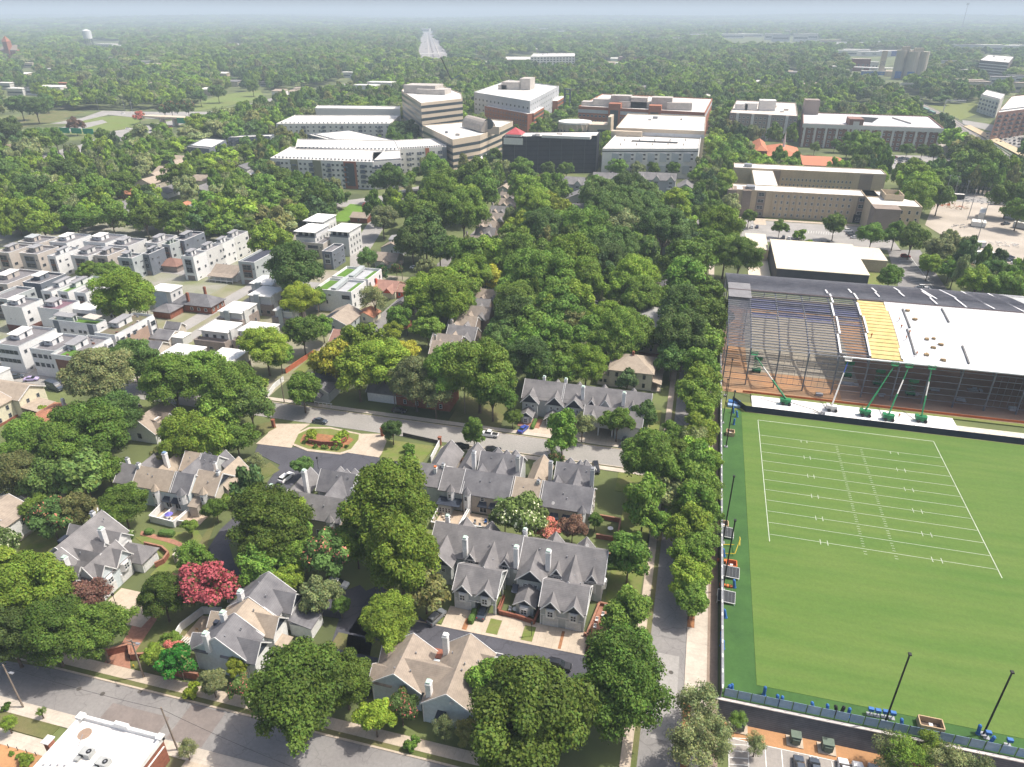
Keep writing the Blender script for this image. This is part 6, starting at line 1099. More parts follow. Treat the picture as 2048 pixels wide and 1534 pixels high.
t,r=modern((0,611),(44,615),(87,600),10.5,wrend,'white cube with brown brick base at the left, outer one',canopy=wroof,wf=False); brickbase(t,r); t.win(r[0]+3,r[2],5,'f',.5,.5,mull=0); t.win(r[0]+5,r[2],5,'f',.5,.5,mull=0); t.done()
t,r=modern((73,615),(119,619),(157,603),10.5,wrend,'white cube with brown brick base, inner one with purple deck',wf=False,dk=mat('purple_deck',(.2,.12,.15),.85)); brickbase(t,r); t.done()
t,r=modern((98,638),(191,650),(206,640),9.8,wrend,'long white block with grey pergola roof and planted deck',wf=False,dk=turfr)
for a in (.14,.86): b=MB(); w_=r[1]-r[0]; b.box(r[0]+w_*a-1.2,r[0]+w_*a+1.2,r[2]-.08,r[2],1,9.6); t.p('grey_band',srend,b)
for a in (.06,.3,.45,.62,.72): t.win(r[0]+(r[1]-r[0])*a,r[2],5.6,'f',1.4,1.2,fr=steel,mull=1)
b=MB(); b.slab([(r[1]-6,r[2]+.5,12),(r[1]-.5,r[2]+.5,11.6),(r[1]-.5,r[3]-.5,11.6),(r[1]-6,r[3]-.5,12)],.15); t.p('pergola_roof',trend,b); t.done()
t,r=modern((189,665),(228,671),(302,633),10.2,wrend,'long alley block with roof garden, upper one',panel=None,dk=mat('garden_deck',(.13,.14,.07),.9,(.16,.12,.1),.6),wf=False)
t2,r2=modern((103,707),(146,716),(219,679),10.2,wrend,'long alley block with green roof corner, lower one',wf=False,panel=None)
for tt,rr in ((t,r),(t2,r2)):
    b=MB(); b.box(rr[1],rr[1]+.08,rr[2]+4,rr[3]-4,1,7.5); tt.p('side_panel',mat('tan_panel',(.42,.3,.23),.8),b); b=MB(); b.box(rr[1],rr[1]+.9,rr[3]-3.6,rr[3]-.6,3,9.6); tt.p('bay',wrend,b); b=MB(); b.box(rr[1],rr[1]+.9,rr[2]+.6,rr[2]+3.6,3,9.6); tt.p('bay',wrend,b)
    for z_ in (3.4,6.8): tt.win(rr[1]+.9,rr[3]-2.1,z_,'r',2.3,1.8,fr=steel); tt.win(rr[1]+.9,rr[2]+2.1,z_,'r',2.3,1.8,fr=steel); tt.win(rr[1]+.08,rr[2]+6,z_,'r',1.5,1.5,fr=steel); tt.win(rr[1]+.08,rr[2]+9,z_,'r',1.5,1.5,fr=steel)
    for q in range(6): b=MB(); x_,y_=random.uniform(rr[0]+2,rr[1]-1),random.uniform(rr[2]+1.5,rr[3]-2); b.box(x_,x_+.8,y_,y_+.6,9.3,9.9); tt.p('deck_furniture',[trend,steel,woodp][q%3],b)
b=MB(); b.box(r2[0]+1.5,r2[1]-1.3,r2[2]-.09,r2[2],1.5,8.6); t2.p('front_panel',woodp,b); b=MB(); b.box(r2[0]+2,r2[1]-.5,r2[2]+.5,r2[2]+6,9.32,9.4); t2.p('roof_lawn',turfr,b); t.done(); t2.done()
t,r=modern((-14,687),(37,693),(104,660),10.2,wrend,'white front block with loungers on its deck, left one',wf=False,canopy=wroof,panel=None); 
for i in range(5):
    for z_ in (3.6,6.9): t.win(r[0]+1.4+i*(r[1]-r[0]-2.4)/4.5,r[2],z_,'f',1.7,1.5,fr=steel)
t.done()
t,r=modern((63,694),(104,705),(145,672),10.2,wrend,'white front block beside the brown panelled one',wf=False,canopy=wroof,panel=None)
for i in range(4):
    for z_ in (3.6,6.9): t.win(r[0]+1.4+i*(r[1]-r[0]-2.4)/3.5,r[2],z_,'f',1.7,1.5,fr=steel)
t.done()
# white roofed pair houses right of the alley
def flatw(A,B,C,z,label,low,ch=True):
    x0,x1,y0,y1=rect3(A,B,C,z); t=T('modern_house',label,'house',(x0+x1)/2,(y0+y1)/2,group='white roofed modern houses'); W=x1-x0
    t('upper_wall',lrend).box(x0+.6,x1-.3,y0+.6,y1-.3,low,z-.3); t('lower_wall',taupeb).box(x0-.8,x1,y0-(2.6 if ch else .2),y1,0,low); t('roof',wroof).box(x0,x1,y0,y1,z-.3,z); 
    b=MB(); b.box(x0+W*.28,x0+W*.5,y0-.3,y0+1,0,z+.6); 
    if not ch: t.p('stair_tower',grend,b)
    else: hollow(t,'deck_parapet',taupeb,x0-.8,x1,y0-2.6,y0+.6,low,low+.8); t.wrow('f',x0+1,x1-1,3,y0+.58,low+.1,1.4,2,fr=steel)
    b=MB(); b.box(x1-.3,x1+.4,y0+1.5,y0+4,low*.6,z+.5); t.p('side_tower',lrend,b); t.wrow('f',x0,x1,3,y0-(2.62 if ch else .22),1.2,1.6,1.3,fr=steel); t.wrow('r',y0+1,y1-1,2,x1+.02,low+.3,1,1.3,fr=steel); t.wrow('r',y0,y1,2,x1+.02,1,1,1.4,fr=steel); t.done()
flatw((434,622),(482,627),(510,606),7.5,'white roofed house with grey stair tower by the brick chimney house',4.6,False)
flatw((494,590),(541,594),(555,574),8.5,'white roofed house with tree shadow on its roof',4.8,False)
flatw((496,567),(545,570),(562,553),8.5,'white roofed house half under the dark oak',4.8,False)
flatw((544,621),(584,624),(600,606),7.5,'white roofed house with grey tower beside the bright tree',4.6,False)
flatw((397,659),(454,666),(484,645),7.5,'white roofed house with a furnished deck, left of the deck pair',3.8)
flatw((473,661),(533,667),(560,648),7.5,'white roofed house with deck, right of the deck pair',3.8)
flatw((306,716),(370,722),(403,692),7.5,'white roofed house above the alley mouth',3.8)
flatw((404,722),(458,729),(491,700),7.5,'white roofed house behind the leafy trio',3.8)
# odd houses of the quarter
t=T('garage_house','white flat roofed pale blue block beside the brick chimney house','house',-214,232); x0,x1,y0,y1=rect3((296,579),(339,584),(361,570),8.5); t('wall',lrend).box(x0+.4,x1-.4,y0+.4,y1-.4,0,8.2); t('front_panel',mat('pale_blue_panel',(.48,.55,.62),.8)).box(x0+1.8,x1-2.5,y0+.3,y0+.4,.5,7.8); t('roof',wroof).box(x0,x1,y0,y1,8.2,8.5); t.wrow('r',y0+1,y1-1,2,x1-.38,5.4,1,1.3,fr=steel); t.wrow('r',y0+1,y1-1,2,x1-.38,2,1,1.3,fr=steel); t.done()
x,y=G(395,600,4); t=T('chimney_house','brick house with dark hip roof and two brick chimneys','house',x,y); x0,x1,y0,y1=x-9,x+9,y-4,y+5
hip(t,x0,x1,y0,y1,0,3.4,6.8,brick,shg2,oh=.7); hip(t,x-12,x-4,y0-9,y0-.8,0,3,4.8,brick,shg2,oh=.6,wall='wing_wall',roof='wing_roof'); chim(t,x-2,y-3,2,8.2,1.2,1,m=brick,cap=brick); chim(t,x+1,y+4.4,3,8.5,1,1,m=brick,cap=brick); t.wrow('r',y0,y1,3,x1+.02,1,1.2,1.4); t.wrow('f',x-2,x+8,3,y0-.02,1,1.3,1.4); t.done()
x,y=G(455,545,3); t=T('porch_bungalow','tan roofed bungalow with a white pillared porch','house',x,y); gable(t,x-6.5,x+6.5,y-3,y+7,0,3.2,6,'x',sidw,shb); t('porch_roof',shb).slab([(x-6.8,y-6.2,2.9),(x+6.8,y-6.2,2.9),(x+6.8,y-3,3.5),(x-6.8,y-3,3.5)],.15)
for k in range(5): b=MB(); b.box(x-6.3+k*3.1,x-6.1+k*3.1,y-6,y-5.8,0,2.9); t.p('porch_post',white,b)
t('railing',white).box(x-6.3,x+6.3,y-6.02,y-5.9,.8,1.2); t.done()
x,y=G(345,525,3); t=T('bungalow','brown roofed bungalow between the modern rows','house',x,y); hip(t,x-6,x+6,y-5,y+5,0,3,5.4,taupeb,mat('brown_red_shingles',(.24,.14,.11),.9),oh=.6); t.done()
for i,(px,py,w_,d_) in enumerate(((330,668,9,8),(310,690,7,6),(350,652,6,4))):
    x,y=G(px,py,3); t=T('garage',['dark gabled garage with white gable end by the alley','small dark roofed shed in front of the alley garage','carport with white posts behind the alley garage'][i],'garage',x,y); gable(t,x-w_/2,x+w_/2,y-d_/2,y+d_/2,0,2.8,4.6,'x',beige,shg2); garage(t,x,y-d_/2,'f',w=2.6); t.done()
x,y=G(358,672,3); t=T('metal_shed','pale corrugated shed with roller door beside the alley','shed',x,y); t('wall',lrend).box(x-3,x+3,y-2,y+3,0,3.2); t('roof',wroof).box(x-3.2,x+3.2,y-2.2,y+3.2,3.2,3.4); garage(t,x-1,y-2,'f',w=2.6); t.done()
# trio of white towers and dark house
def tower(A,B,C,z,label,dz=3.2,m=None):
    x0,x1,y0,y1=rect3(A,B,C,z); y1=max(y1,y0+9); t=T('modern_house',label,'house',(x0+x1)/2,y0+5,group='white tower houses'); t('roof',wroof).box(x0-.5,x1+.6,y0-.8,y1,z-.3,z); t('upper_wall',wrend).box(x0,x1,y0+1.5,y1-.3,z-dz,z-.3); t('wall',m or lrend).box(x0,x1,y0,y1-.3,0,z-dz); hollow(t,'balcony',srend,x0,x1,y0,y0+1.6,z-dz,z-dz+.9,.12); t.wrow('f',x0+.5,x1-.5,3,y0+1.48,z-dz+.1,2,2.2,fr=steel)
    for f in range(3): t.wrow('r',y0+1,y1-1,4,x1,1+f*(z-3)/3,1,1.4,fr=steel)
    t.wrow('f',x0,x1,2,y0,3.8,1,1.4,fr=steel); t.done()
tower((608,441),(645,443),(655,428),14,'tallest rear house of the trio of white towers'); tower((589,462),(629,464),(645,448),13,'left house of the trio of white towers'); tower((657,461),(696,463),(706,447),13,'right house of the trio of white towers beside the street')
M((643,502),(664,503),(676,489),9,srend,'dark blue house below the white tower trio',pent=False,panel=grend); M((604,484),(646,487),(655,475),8,trend,'plain taupe block left of the dark blue house',pent=False,panel=None)
# white house with roof lawns
z=9.5; x0,x1,y0,y1=rect3((627,577),(702,584),(706,533),z); t=T('modern_house','large white house with roof lawns on two decks','house',(x0+x1)/2,(y0+y1)/2); yc=(y0+y1)/2
for a,b_ in ((y0,yc-1),(yc+1,y1)):
    t('wall',wrend).box(x0,x1,a,b_,0,z-1); hollow(t,'parapet',wrend,x0,x1,a,b_,z-1,z,.3); t('roof',mat('pale_grey_deck',(.42,.43,.45),.8)).box(x0+.3,x1-.3,a+.3,b_-.3,z-1,z-.95)
    for s0,s1 in ((x0+.6,x0+4.6),(x1-3.2,x1-.6)): b=MB(); b.box(s0,s1,a+.8,b_-1,z-.95,z-.85); t.p('roof_lawn',turfr,b)
    b=MB(); b.slab([((x0+x1)/2-1,a+1,z+.6),((x0+x1)/2+1.2,a+1,z+.6),((x0+x1)/2+1.2,b_-1.5,z+1.4),((x0+x1)/2-1,b_-1.5,z+1.4)],1.4); t.p('stair_house',grend,b)
t('wall',wrend).box(x0+2,x1-2,yc-1,yc+1,0,z-1.4); t.win(x1-2.6,y0,6,'f',3.6,1.8,fr=steel); t.win(x0+5,y0,7,'f',1.2,.6,fr=steel); t.win(x0+7,y0,7,'f',1.2,.6,fr=steel); t.win(x0+5.6,y0,3.4,'f',.7,1.5,fr=steel)
t.wrow('r',y0,y1,6,x1,6,1.2,1.6,fr=steel); t.wrow('r',y0,y1,6,x1,2.4,1.2,1.6,fr=steel); t.done()
# cottages east of the alley
def cot(px,py,z,w,d,ax,wm,rm,name,label,ze=3.4,zr=6.2,extra=None):
    x,y=G(px,py,z); t=T(name,label,'house',x,y); gable(t,x-w/2,x+w/2,y-d/2,y+d/2,0,ze,zr,ax,wm,rm); t.win(x,y-d/2,ze*.35,'f',1.1,1.4,fr=steel); t.win(x+w/2,y,ze*.35,'r',1.1,1.4,fr=steel)
    if extra: extra(t,x,y,w,d)
    t.done(); return x,y
solar=mat('solar_panel',(.05,.06,.09),.35,(.035,.045,.07),1.)
def sol(t,x,y,w,d): b=MB(); b.slab([(x-w*.45,y-d*.42,3.9),(x-w*.1,y-d*.42,6.1),(x-w*.1,y+d*.1,6.1),(x-w*.45,y+d*.1,3.9)],.08); t.p('solar_panel',solar,b)
cot(682,632,4,12,14,'y',grend,shb,'cottage','grey gabled cottage with solar panels below the roof lawn house',extra=sol)
def sol2(t,x,y,w,d): b=MB(); b.slab([(x-w*.42,y-d*.5,3.75),(x+w*.4,y-d*.5,3.75),(x+w*.4,y-d*.25,4.9),(x-w*.42,y-d*.25,4.9)],.08); t.p('solar_panel',solar,b)
cot(712,674,4,17,9,'x',white,mat('rust_shingles',(.33,.19,.15),.9,(.27,.155,.125),.6),'cottage','rust brown roofed cottage with a strip of solar panels',extra=sol2)
cot(735,625,3,8,7,'y',cream,mat('orange_shingles',(.42,.19,.11)),'shed','small cream shed with orange roof beside the street',ze=2.6,zr=4.4)
redb=mat('vivid_red_paint',(.55,.09,.05),.8)
x,y=cot(772,570,4,13,11,'x',cream,MC['rust_shingles'],'red_house','rust roofed house with vivid red chimney and gables',extra=lambda t,x,y,w,d:(chim(t,x-4,y-2,3,7.4,1.6,1.4,m=redb,cap=redb),xg(t,x+4,4,y-8,y,3.4,2.2,redb,MC['rust_shingles']),xg(t,x-3,5,y-11,y-2,3,2,cream,mat('orange_shingles',(1,1,1)))))
cot(805,573,4,8,8,'x',redb,MC['rust_shingles'],'cottage','small rust roofed wing right of the red chimney house',ze=3,zr=5)
cot(778,516,3.5,11,10,'x',sid,shb,'bungalow','grey craftsman bungalow with small front gable',extra=lambda t,x,y,w,d:xg(t,x,4,y-d/2-2.5,y,2.6,1.6,sidw,shb)); cot(790,492,3.5,12,9,'y',sid,shb,'bungalow','weathered grey roofed house behind the craftsman bungalow')
cot(800,474,3.5,9,9,'x',sidw,groof,'bungalow','low flat looking grey roof beside the oak grove',ze=3,zr=4)
cot(724,430,3.5,11,10,'x',brick,shb,'bungalow','small brick house beside the bright lawn',ze=3,zr=5)
cot(812,606,3.5,9,9,'y',sidw,shg2,'cottage','white house with slate roof hidden right of the red house')
x,y=G(640,763,4); t=T('blue_bungalow','slate roofed house with white porch railing at the middle street','house',x,y); gable(t,x-6,x+6,y-6,y+6,0,3.8,7.2,'y',sid,shg2); xg(t,x+1,6,y-8,y,3,2.2,white,shg2); 
for k in range(5): b=MB(); b.box(x+2.5+k*1.4,x+2.6+k*1.4,y-9,y-8.9,0,1.6); t.p('porch_post',white,b)
t('railing',white).box(x+2.4,x+8.6,y-9,y-8.9,1.5,1.7); chim(t,x-3,y+3,4,8,.9,.9,m=brick,cap=brick); t.done()
cot(640,705,3.5,5,5,'y',mat('barn_red',(.28,.05,.05),.8),shb,'shed','barn red shed at the top of the narrow lawn',ze=3,zr=4.6)
rp_('lawn',[(585,745),(610,745),(638,712),(628,708)],.05,lawn); wallrun('patio_fence','orange timber fence along the narrow lawn',[G(572,747),G(600,728),G(630,708)],1.8,mat('orange_timber',(.48,.15,.08),.8),.12,'fence',cap=MC['orange_timber'])
wallrun('patio_fence','white wooden fence beside the curved drive',[G(536,795),G(550,776),G(568,762)],1.7,white,.12,'fence')
# brown terraces in the wood
def terrace(pts,label,w=9,dl=8.5,ze=5.4,zr=8.6,wm=None,m=None,grp='brown terraces in the wood',chs=True):
    for i,(px,py) in enumerate(pts):
        x,y=G(px,py,7); x+=(-1)**i*1.3; ze+=(-1)**i*.25; zr+=(-1)**i*.45; t=T('terrace_house','%s, %s from the front'%(label,ordn[i]),'house',x,y,group=grp); gable(t,x-w/2,x+w/2,y-dl/2,y+dl/2,0,ze,zr,'x',wm or mat('brown_siding',(.25,.2,.17),.85),m or (shb,mat('dusty_shingles',(.27,.235,.205),.9,(.22,.19,.165),.5),shg)[i%3],oh=.1)
        xg(t,x-w*.2,w*.4,y-dl/2-1.2,y,ze,2.0,grend,shb); xg(t,x+w*.2,w*.4,y-dl/2-1.2,y,ze,2.0,grend,shg); 
        if chs: chim(t,x-w*.45,y+dl*.2,4,zr+1.6,1,1,m=trend,cap=steel)
        t.win(x+w/2,y,3,'r',1,1.4); t.win(x-w*.2,y-dl/2-.02,1.5,'f',1.2,1.4); t.done()
terrace([(888,694),(903,678),(920,662),(935,640),(950,622),(962,605),(975,588)],'brown roofed terrace house of the lower wood row',w=11)
terrace([(945,494),(955,478),(968,462),(980,447),(992,433),(1004,418),(1014,404),(1022,390)],'brown roofed terrace house of the upper wood row',w=11)
terrace([(1120,440),(1136,426),(1152,414)],'brown terrace house at the right of the upper wood',w=10,chs=False)
terrace([(1320,600),(1325,580),(1318,562)],'pale terrace house near the tree lined street',w=8,wm=beige)
x0,y0=G(1278,510,0); t=T('dormer_terrace','grey terrace with white dormers beside the shaded court','terrace',x0+10,y0+5); gable(t,x0,x0+24,y0,y0+10,0,5.6,9,'x',sid,shb); 
for k in range(4): xg(t,x0+3+k*6,4,y0-1,y0+5,5.6,2.2,sid,shb); t('projecting_bay',sid).box(x0+1.2+k*6,x0+4.8+k*6,y0-.9,y0,0,5.5); t.win(x0+3+k*6,y0-.92,3.4,'f',2,1.4); t.win(x0+3+k*6,y0-.92,.8,'f',2,1.5)
t.done()
x,y=G(845,800,3); t=T('brick_house','red brick house in deep shade behind the sprawling trees','house',x,y); gable(t,x-9,x+9,y,y+9,0,5.6,8,'x',brick,shb); t.wrow('f',x-8,x+8,4,y,3.6,1,1.4); t.wrow('f',x-8,x+8,4,y,.8,1,1.5); t.done()
x,y=G(775,790,3); t=T('porch_house','low grey house under the yellow trees beside the street','house',x,y); gable(t,x-7,x+7,y,y+9,0,3.4,6,'x',sidw,shg); t.done()
# small houses of the side lane, left wood
sm=[(265,378,'r','small orange roofed house in the left wood',1),(300,362,'t','tan roofed house left of the lane',0),(318,350,'t','tan roofed house second along the lane',0),(335,340,'t','tan roofed house third along the lane',0),(352,328,'t','tan roofed house fourth along the lane',0),(367,318,'t','tan roofed house at the far end of the lane',0),(405,352,'b','brown roofed house with cream wall beside the lane',0),(404,372,'g','grey roofed house with red wall beside the lane',0),(330,376,'g','tan cottage left of the big lane tree',0),(360,410,'o','orange brown roofed bungalow at the lane bend',1),(392,408,'g','grey roofed bungalow at the lane bend',0),(238,408,'g','dark roofed house alone in the left wood',0),(488,330,'s','slate roofed white house beside the balcony flats',0),(500,345,'g','green house behind the white lane block',0),(440,352,'w','long white flat roof beside the lane',2),(526,355,'w','white block left of the balcony flats',2)]
for px,py,c,l,k in sm:
    x,y=G(px,py,5); rm={'r':MC['orange_shingles'],'t':sht,'b':shb,'g':shg,'o':mat('orange_shingles',(1,1,1)),'s':shg2,'w':wroof}[c]; t=T('cottage',l,'house',x,y); w_,d_=(14,15)
    if k==2: t('wall',wrend).box(x-7,x+7,y-8,y+8,0,8 if px>500 else 3.4); t('roof',wroof).box(x-7.3,x+7.3,y-8.3,y+8.3,8 if px>500 else 3.4,8.3 if px>500 else 3.7); t.wrow('f',x-6,x+6,3,y-8,1.2,1,1.4,fr=steel)
    else: gable(t,x-w_/2,x+w_/2,y-d_/2,y+d_/2,0,4.5 if c=='t' else 3.2,7.6 if c=='t' else 5.8,'x' if px%2 else 'y',{'t':beige,'b':cream,'g':sid,'s':sidw}.get(c,brick),rm); t.win(x,y-d_/2,1.2,'f',1.2,1.4); t.win(x+w_/2,y,1.2,'r',1.2,1.4)
    t.done()
# ================================================================= offices, flats and everything behind
tanc=mat('tan_precast',(.56,.47,.36),.85,(.5,.42,.33),.1); band=mat('window_band',(.035,.05,.058),.3,(.065,.08,.09),.06,spec=.3); whitec=mat('white_precast',(.68,.66,.62),.8,(.6,.58,.55),.05); brk2=mat('orange_brick',(.38,.15,.085),.9,(.32,.125,.075),.08); greyc=mat('pale_grey_panel',(.5,.51,.53),.7,(.43,.44,.46),.08); netm=mat('black_netting',(.03,.033,.045),.85,(.045,.048,.06),.2,stripes=('Z',3.4,.6,.18)); wr=mat('white_membrane_far',(.74,.72,.67),.75,(.56,.54,.5),.05,detail=7); olive=mat('olive_panel',(.26,.26,.17),.85); penth=mat('plant_screen',(.5,.46,.42),.8); mat('dark_brick_far',(.17,.14,.14),.85)
def edge(p,q): return math.atan2(q[1]-p[1],q[0]-p[0])
def fac(t,p,q,zs,n,w,h,**k):
    a=edge(p,q); off=(math.sin(a)*.02,-math.cos(a)*.02)
    for z in zs:
        for i in range(n): f=(i+.5)/n; t.win(p[0]+(q[0]-p[0])*f+off[0],p[1]+(q[1]-p[1])*f+off[1],z,a,w,h,**k)
def quad(A,B,C,z):
    a,b,c=G(*A,z),G(*B,z),G(*C,z); return [a,b,c,(a[0]+c[0]-b[0],a[1]+c[1]-b[1])]
def inset(P,d):
    cx=sum(p[0] for p in P)/len(P); cy=sum(p[1] for p in P)/len(P); return [(p[0]+(cx-p[0])*d,p[1]+(cy-p[1])*d) for p in P]
def blk(name,label,cat,A,B,C,z,wm,rm=None,par=.9,group=None,units=10,P=None):
    P=P or quad(A,B,C,z); KO.append(P); cx=sum(p[0] for p in P)/len(P); cy=sum(p[1] for p in P)/len(P); t=T(name,label,cat,cx,cy,group=group)
    t('wall',wm).pris(P,0,z-par); Q=inset(P,.012); t('roof',rm or wr).pris(Q,z-par,z-par+.1)
    b=t('parapet',wm)
    for i in range(len(P)):
        p,q=P[i],P[(i+1)%len(P)]; p2,q2=Q[i],Q[(i+1)%len(P)]; b.pris([p,q,q2,p2],z-par,z)
    r=random.Random(int(abs(cx)))
    for k in range(units):
        f,g_=r.uniform(.15,.85),r.uniform(.25,.75); x=P[0][0]+(P[1][0]-P[0][0])*f+(P[-1][0]-P[0][0])*g_; y=P[0][1]+(P[1][1]-P[0][1])*f+(P[-1][1]-P[0][1])*g_; b=MB(); s=r.uniform(.8,2.2); b.box(x-s,x+s,y-s*.7,y+s*.7,z-par,z-par+r.uniform(.8,2.2)); t.p('roof_unit',[steel,penth,whitec][k%3],b)
    return t,P
def bands(t,P,edges,zs,h=1.5,m=None,name='window_band',off=.06):
    for (i,j) in edges:
        p,q=P[i],P[j]; a=edge(p,q); n=(math.sin(a)*off,-math.cos(a)*off)
        for z in zs: b=MB(); b.pris([(p[0]+n[0],p[1]+n[1]),(q[0]+n[0],q[1]+n[1]),(q[0]-n[0],q[1]-n[1]),(p[0]-n[0],p[1]-n[1])],z,z+h); t.p(name,m or band,b)
# black netted building
t,P=blk('netted_building','building wrapped in black netting with a red pyramid roof corner','building',(1005,273),(1194,271),(1200,262),28,netm,units=3)
for i in range(9): f=i/8; x=P[0][0]+(P[1][0]-P[0][0])*f; y=P[0][1]+(P[1][1]-P[0][1])*f; b=MB(); b.beam((x,y-.3,0),(x,y-.3,28),.35,.35); t.p('scaffold_post',mat('scaffold_dark',(.07,.075,.09),.6),b)
for i in range(5): b=MB(); x=P[1][0]+.3; y=P[1][1]+(P[2][1]-P[1][1])*i/4; b.beam((x,y,0),(x,y,28),.4,.4); t.p('scaffold_post',MC['scaffold_dark'],b)
x,y=P[0][0]+8,P[0][1]+8; b=MB(); b.box(x-6,x+6,y-6,y+6,28,29.5); t.p('pavilion_base',whitec,b); b=MB()
for q in (((x-6.5,y-6.5),(x+6.5,y-6.5)),((x+6.5,y-6.5),(x+6.5,y+6.5)),((x+6.5,y+6.5),(x-6.5,y+6.5)),((x-6.5,y+6.5),(x-6.5,y-6.5))): b.poly([(*q[0],29.5),(*q[1],29.5),(x,y,34)])
t.p('red_roof',mat('red_metal_roof',(.5,.09,.1),.6),b); b=MB(); b.box(P[0][0]+1,P[0][0]+16,P[0][1]-.6,P[0][1]-.45,22.5,27.3); t.p('banner',whitec,b)
b=MB(); b.box(P[0][0]+30,P[1][0]-2,P[0][1]+2,P[0][1]+8,28,29.8); t.p('roof_curb',whitec,b); t.done()
# white parking deck
t,P=blk('parking_deck','white panelled parking deck behind the grey terrace','parking deck',(1205,297),(1397,297),(1405,264),22,whitec,par=1.2,units=0)
p,q=P[0],P[1]; n=7
for i in range(n):
    for z in (3.5,12.5):
        f=.13+i*.125; x=p[0]+(q[0]-p[0])*f; y=p[1]+(q[1]-p[1])*f; b=MB(); b.box(x-3.3,x+3.3,y-.5,y-.05,z,z+6.2); t.p('panel',greyc,b)
    for z in (5,8,14,17): b=MB(); x=p[0]+(q[0]-p[0])*(.19+i*.125); y=p[1]+(q[1]-p[1])*(.19+i*.125); b.box(x-1,x+1,y-.2,y,z,z+1); t.p('opening',darkdoor,b)
bands(t,P,[(0,1)],(19.6,),.6,darkdoor,'shadow_gap')
for i in range(5):
    for j in range(3): f,g_=.15+i*.17,.25+j*.25; x=p[0]+(q[0]-p[0])*f+(P[3][0]-p[0])*g_; y=p[1]+(q[1]-p[1])*f+(P[3][1]-p[1])*g_; b=MB(); b.box(x-.4,x+.4,y-.4,y+.4,21,22.6); t.p('light_base',penth,b)
b=MB(); x=(p[0]+q[0])/2+4; y=(P[0][1]+P[3][1])/2+5; b.box(x-22,x+14,y-4,y+4,20.95,20.99); t.p('ramp_opening',darkdoor,b); t.done()
# tan courthouse-like block behind the deck
t,P=blk('tan_hall','long tan hall with white roof behind the parking deck','building',(1232,255),(1410,262),(1412,232),27,tanc,units=3); bands(t,P,[(0,1)],(21.5,),2.6,greyc,'louvre_band'); b=MB(); b.box(P[0][0]-3,P[0][0]+22,P[0][1]-6,P[0][1]+2,0,25); t.p('front_block',tanc,b); t.done()
x,y=G(1150,250,20); t=T('drum_building','round fronted stone building with dark glass bays','building',x,y); b=t('drum_wall',tanc); b.tube((x,y,0),(x,y,22),15,15,24); t('drum_rim',whitec).tube((x,y,22),(x,y,23.4),15.4,15.4,24); t('drum_roof',wr).tube((x,y,23.4),(x,y,23.5),14.2,14.2,24)
for k in range(9): a=math.pi+ .35+k*.3; b=MB(); b.beam((x+15.3*math.cos(a),y+15.3*math.sin(a),3),(x+15.3*math.cos(a),y+15.3*math.sin(a),21),.8,1.4); t.p('pilaster',tanc,b)
for k in range(8): a=math.pi+.5+k*.3; b=MB(); b.beam((x+15.05*math.cos(a),y+15.05*math.sin(a),4),(x+15.05*math.cos(a),y+15.05*math.sin(a),17),1.2,2.6); t.p('glass_bay',band,b)
b=MB(); b.box(x+14,x+34,y-8,y+12,0,22); t.p('wing',tanc,b); b=MB(); b.box(x+22,x+31,y-8.3,y-8,3,18); t.p('glass_bay',band,b); b=MB(); b.box(x+31,x+34,y-9,y+10,22,29); t.p('tower_fin',tanc,b); t.done()
x,y=G(1133,250,0); b=MB()
for dx,dy in ((-3,-3),(3,-3),(3,3),(-3,3)): b.beam((x+dx,y+dy,0),(x+dx,y+dy,38),.9,.9)
for z in (8,16,24,32,37): b.box(x-3.3,x+3.3,y-3.3,y+3.3,z,z+.6)
tag(b.build('clock_frame_tower',mat('dark_teal_steel',(.1,.13,.14),.6),None),'slim open steel tower left of the stone drum building','tower')
# brick and grey office blocks
t,P=blk('brick_office','long brick and grey glass office with rooftop plant boxes','office',(1157,212),(1410,225),(1425,197),28,brk2,units=4); bands(t,P,[(0,1),(1,2)],(22,),3.2,greyc,'grey_band',.12); fac(t,P[0],P[1],(23,18.4,13.5),30,2.6,1.9,fr=greyc,mull=1,fw=.2)
for f in (.3,.62): x=P[0][0]+(P[1][0]-P[0][0])*f; y=P[0][1]+(P[1][1]-P[0][1])*f; b=MB(); b.box(x-6,x+6,y-2,y+10,0,32); t.p('brick_pier',brk2,b); b=MB(); b.box(x-4,x+4,y-2.2,y-2,2,26); t.p('glass_bay',band,b)
for f,w_,h_ in ((.2,12,34),(.33,10,38),(.48,20,33),(.48,8,37),(.66,10,38),(.8,12,34),(.12,14,31)): x=P[0][0]+(P[1][0]-P[0][0])*f; y=P[0][1]+(P[1][1]-P[0][1])*f+14; b=MB(); b.box(x-w_,x+w_,y,y+14,27,h_); t.p('plant_box',penth,b)
t.done()
t,P=blk('grey_office','tall grey and brick office with white rooftop plant','office',(948,184),(1060,202),(1118,172),36,greyc,units=2)
fac(t,P[0],P[1],(28,23,18,12.5,7),14,3,2.4,fr=greyc,mull=1,fw=.25); fac(t,P[1],P[2],(31,26,21,16,11),16,2.2,2.,fr=greyc,mull=1,fw=.25)
def sub(P,f0,f1,out,z0,z1,m,name,e=(0,1)):
    p,q=P[e[0]],P[e[1]]; a=edge(p,q); nx,ny=math.sin(a),-math.cos(a); A=(p[0]+(q[0]-p[0])*f0,p[1]+(q[1]-p[1])*f0); B_=(p[0]+(q[0]-p[0])*f1,p[1]+(q[1]-p[1])*f1); o=(nx*out,ny*out)
    return [(A[0]+o[0],A[1]+o[1]),(B_[0]+o[0],B_[1]+o[1]),(B_[0]-o[0]*.1,B_[1]-o[1]*.1),(A[0]-o[0]*.1,A[1]-o[1]*.1)]
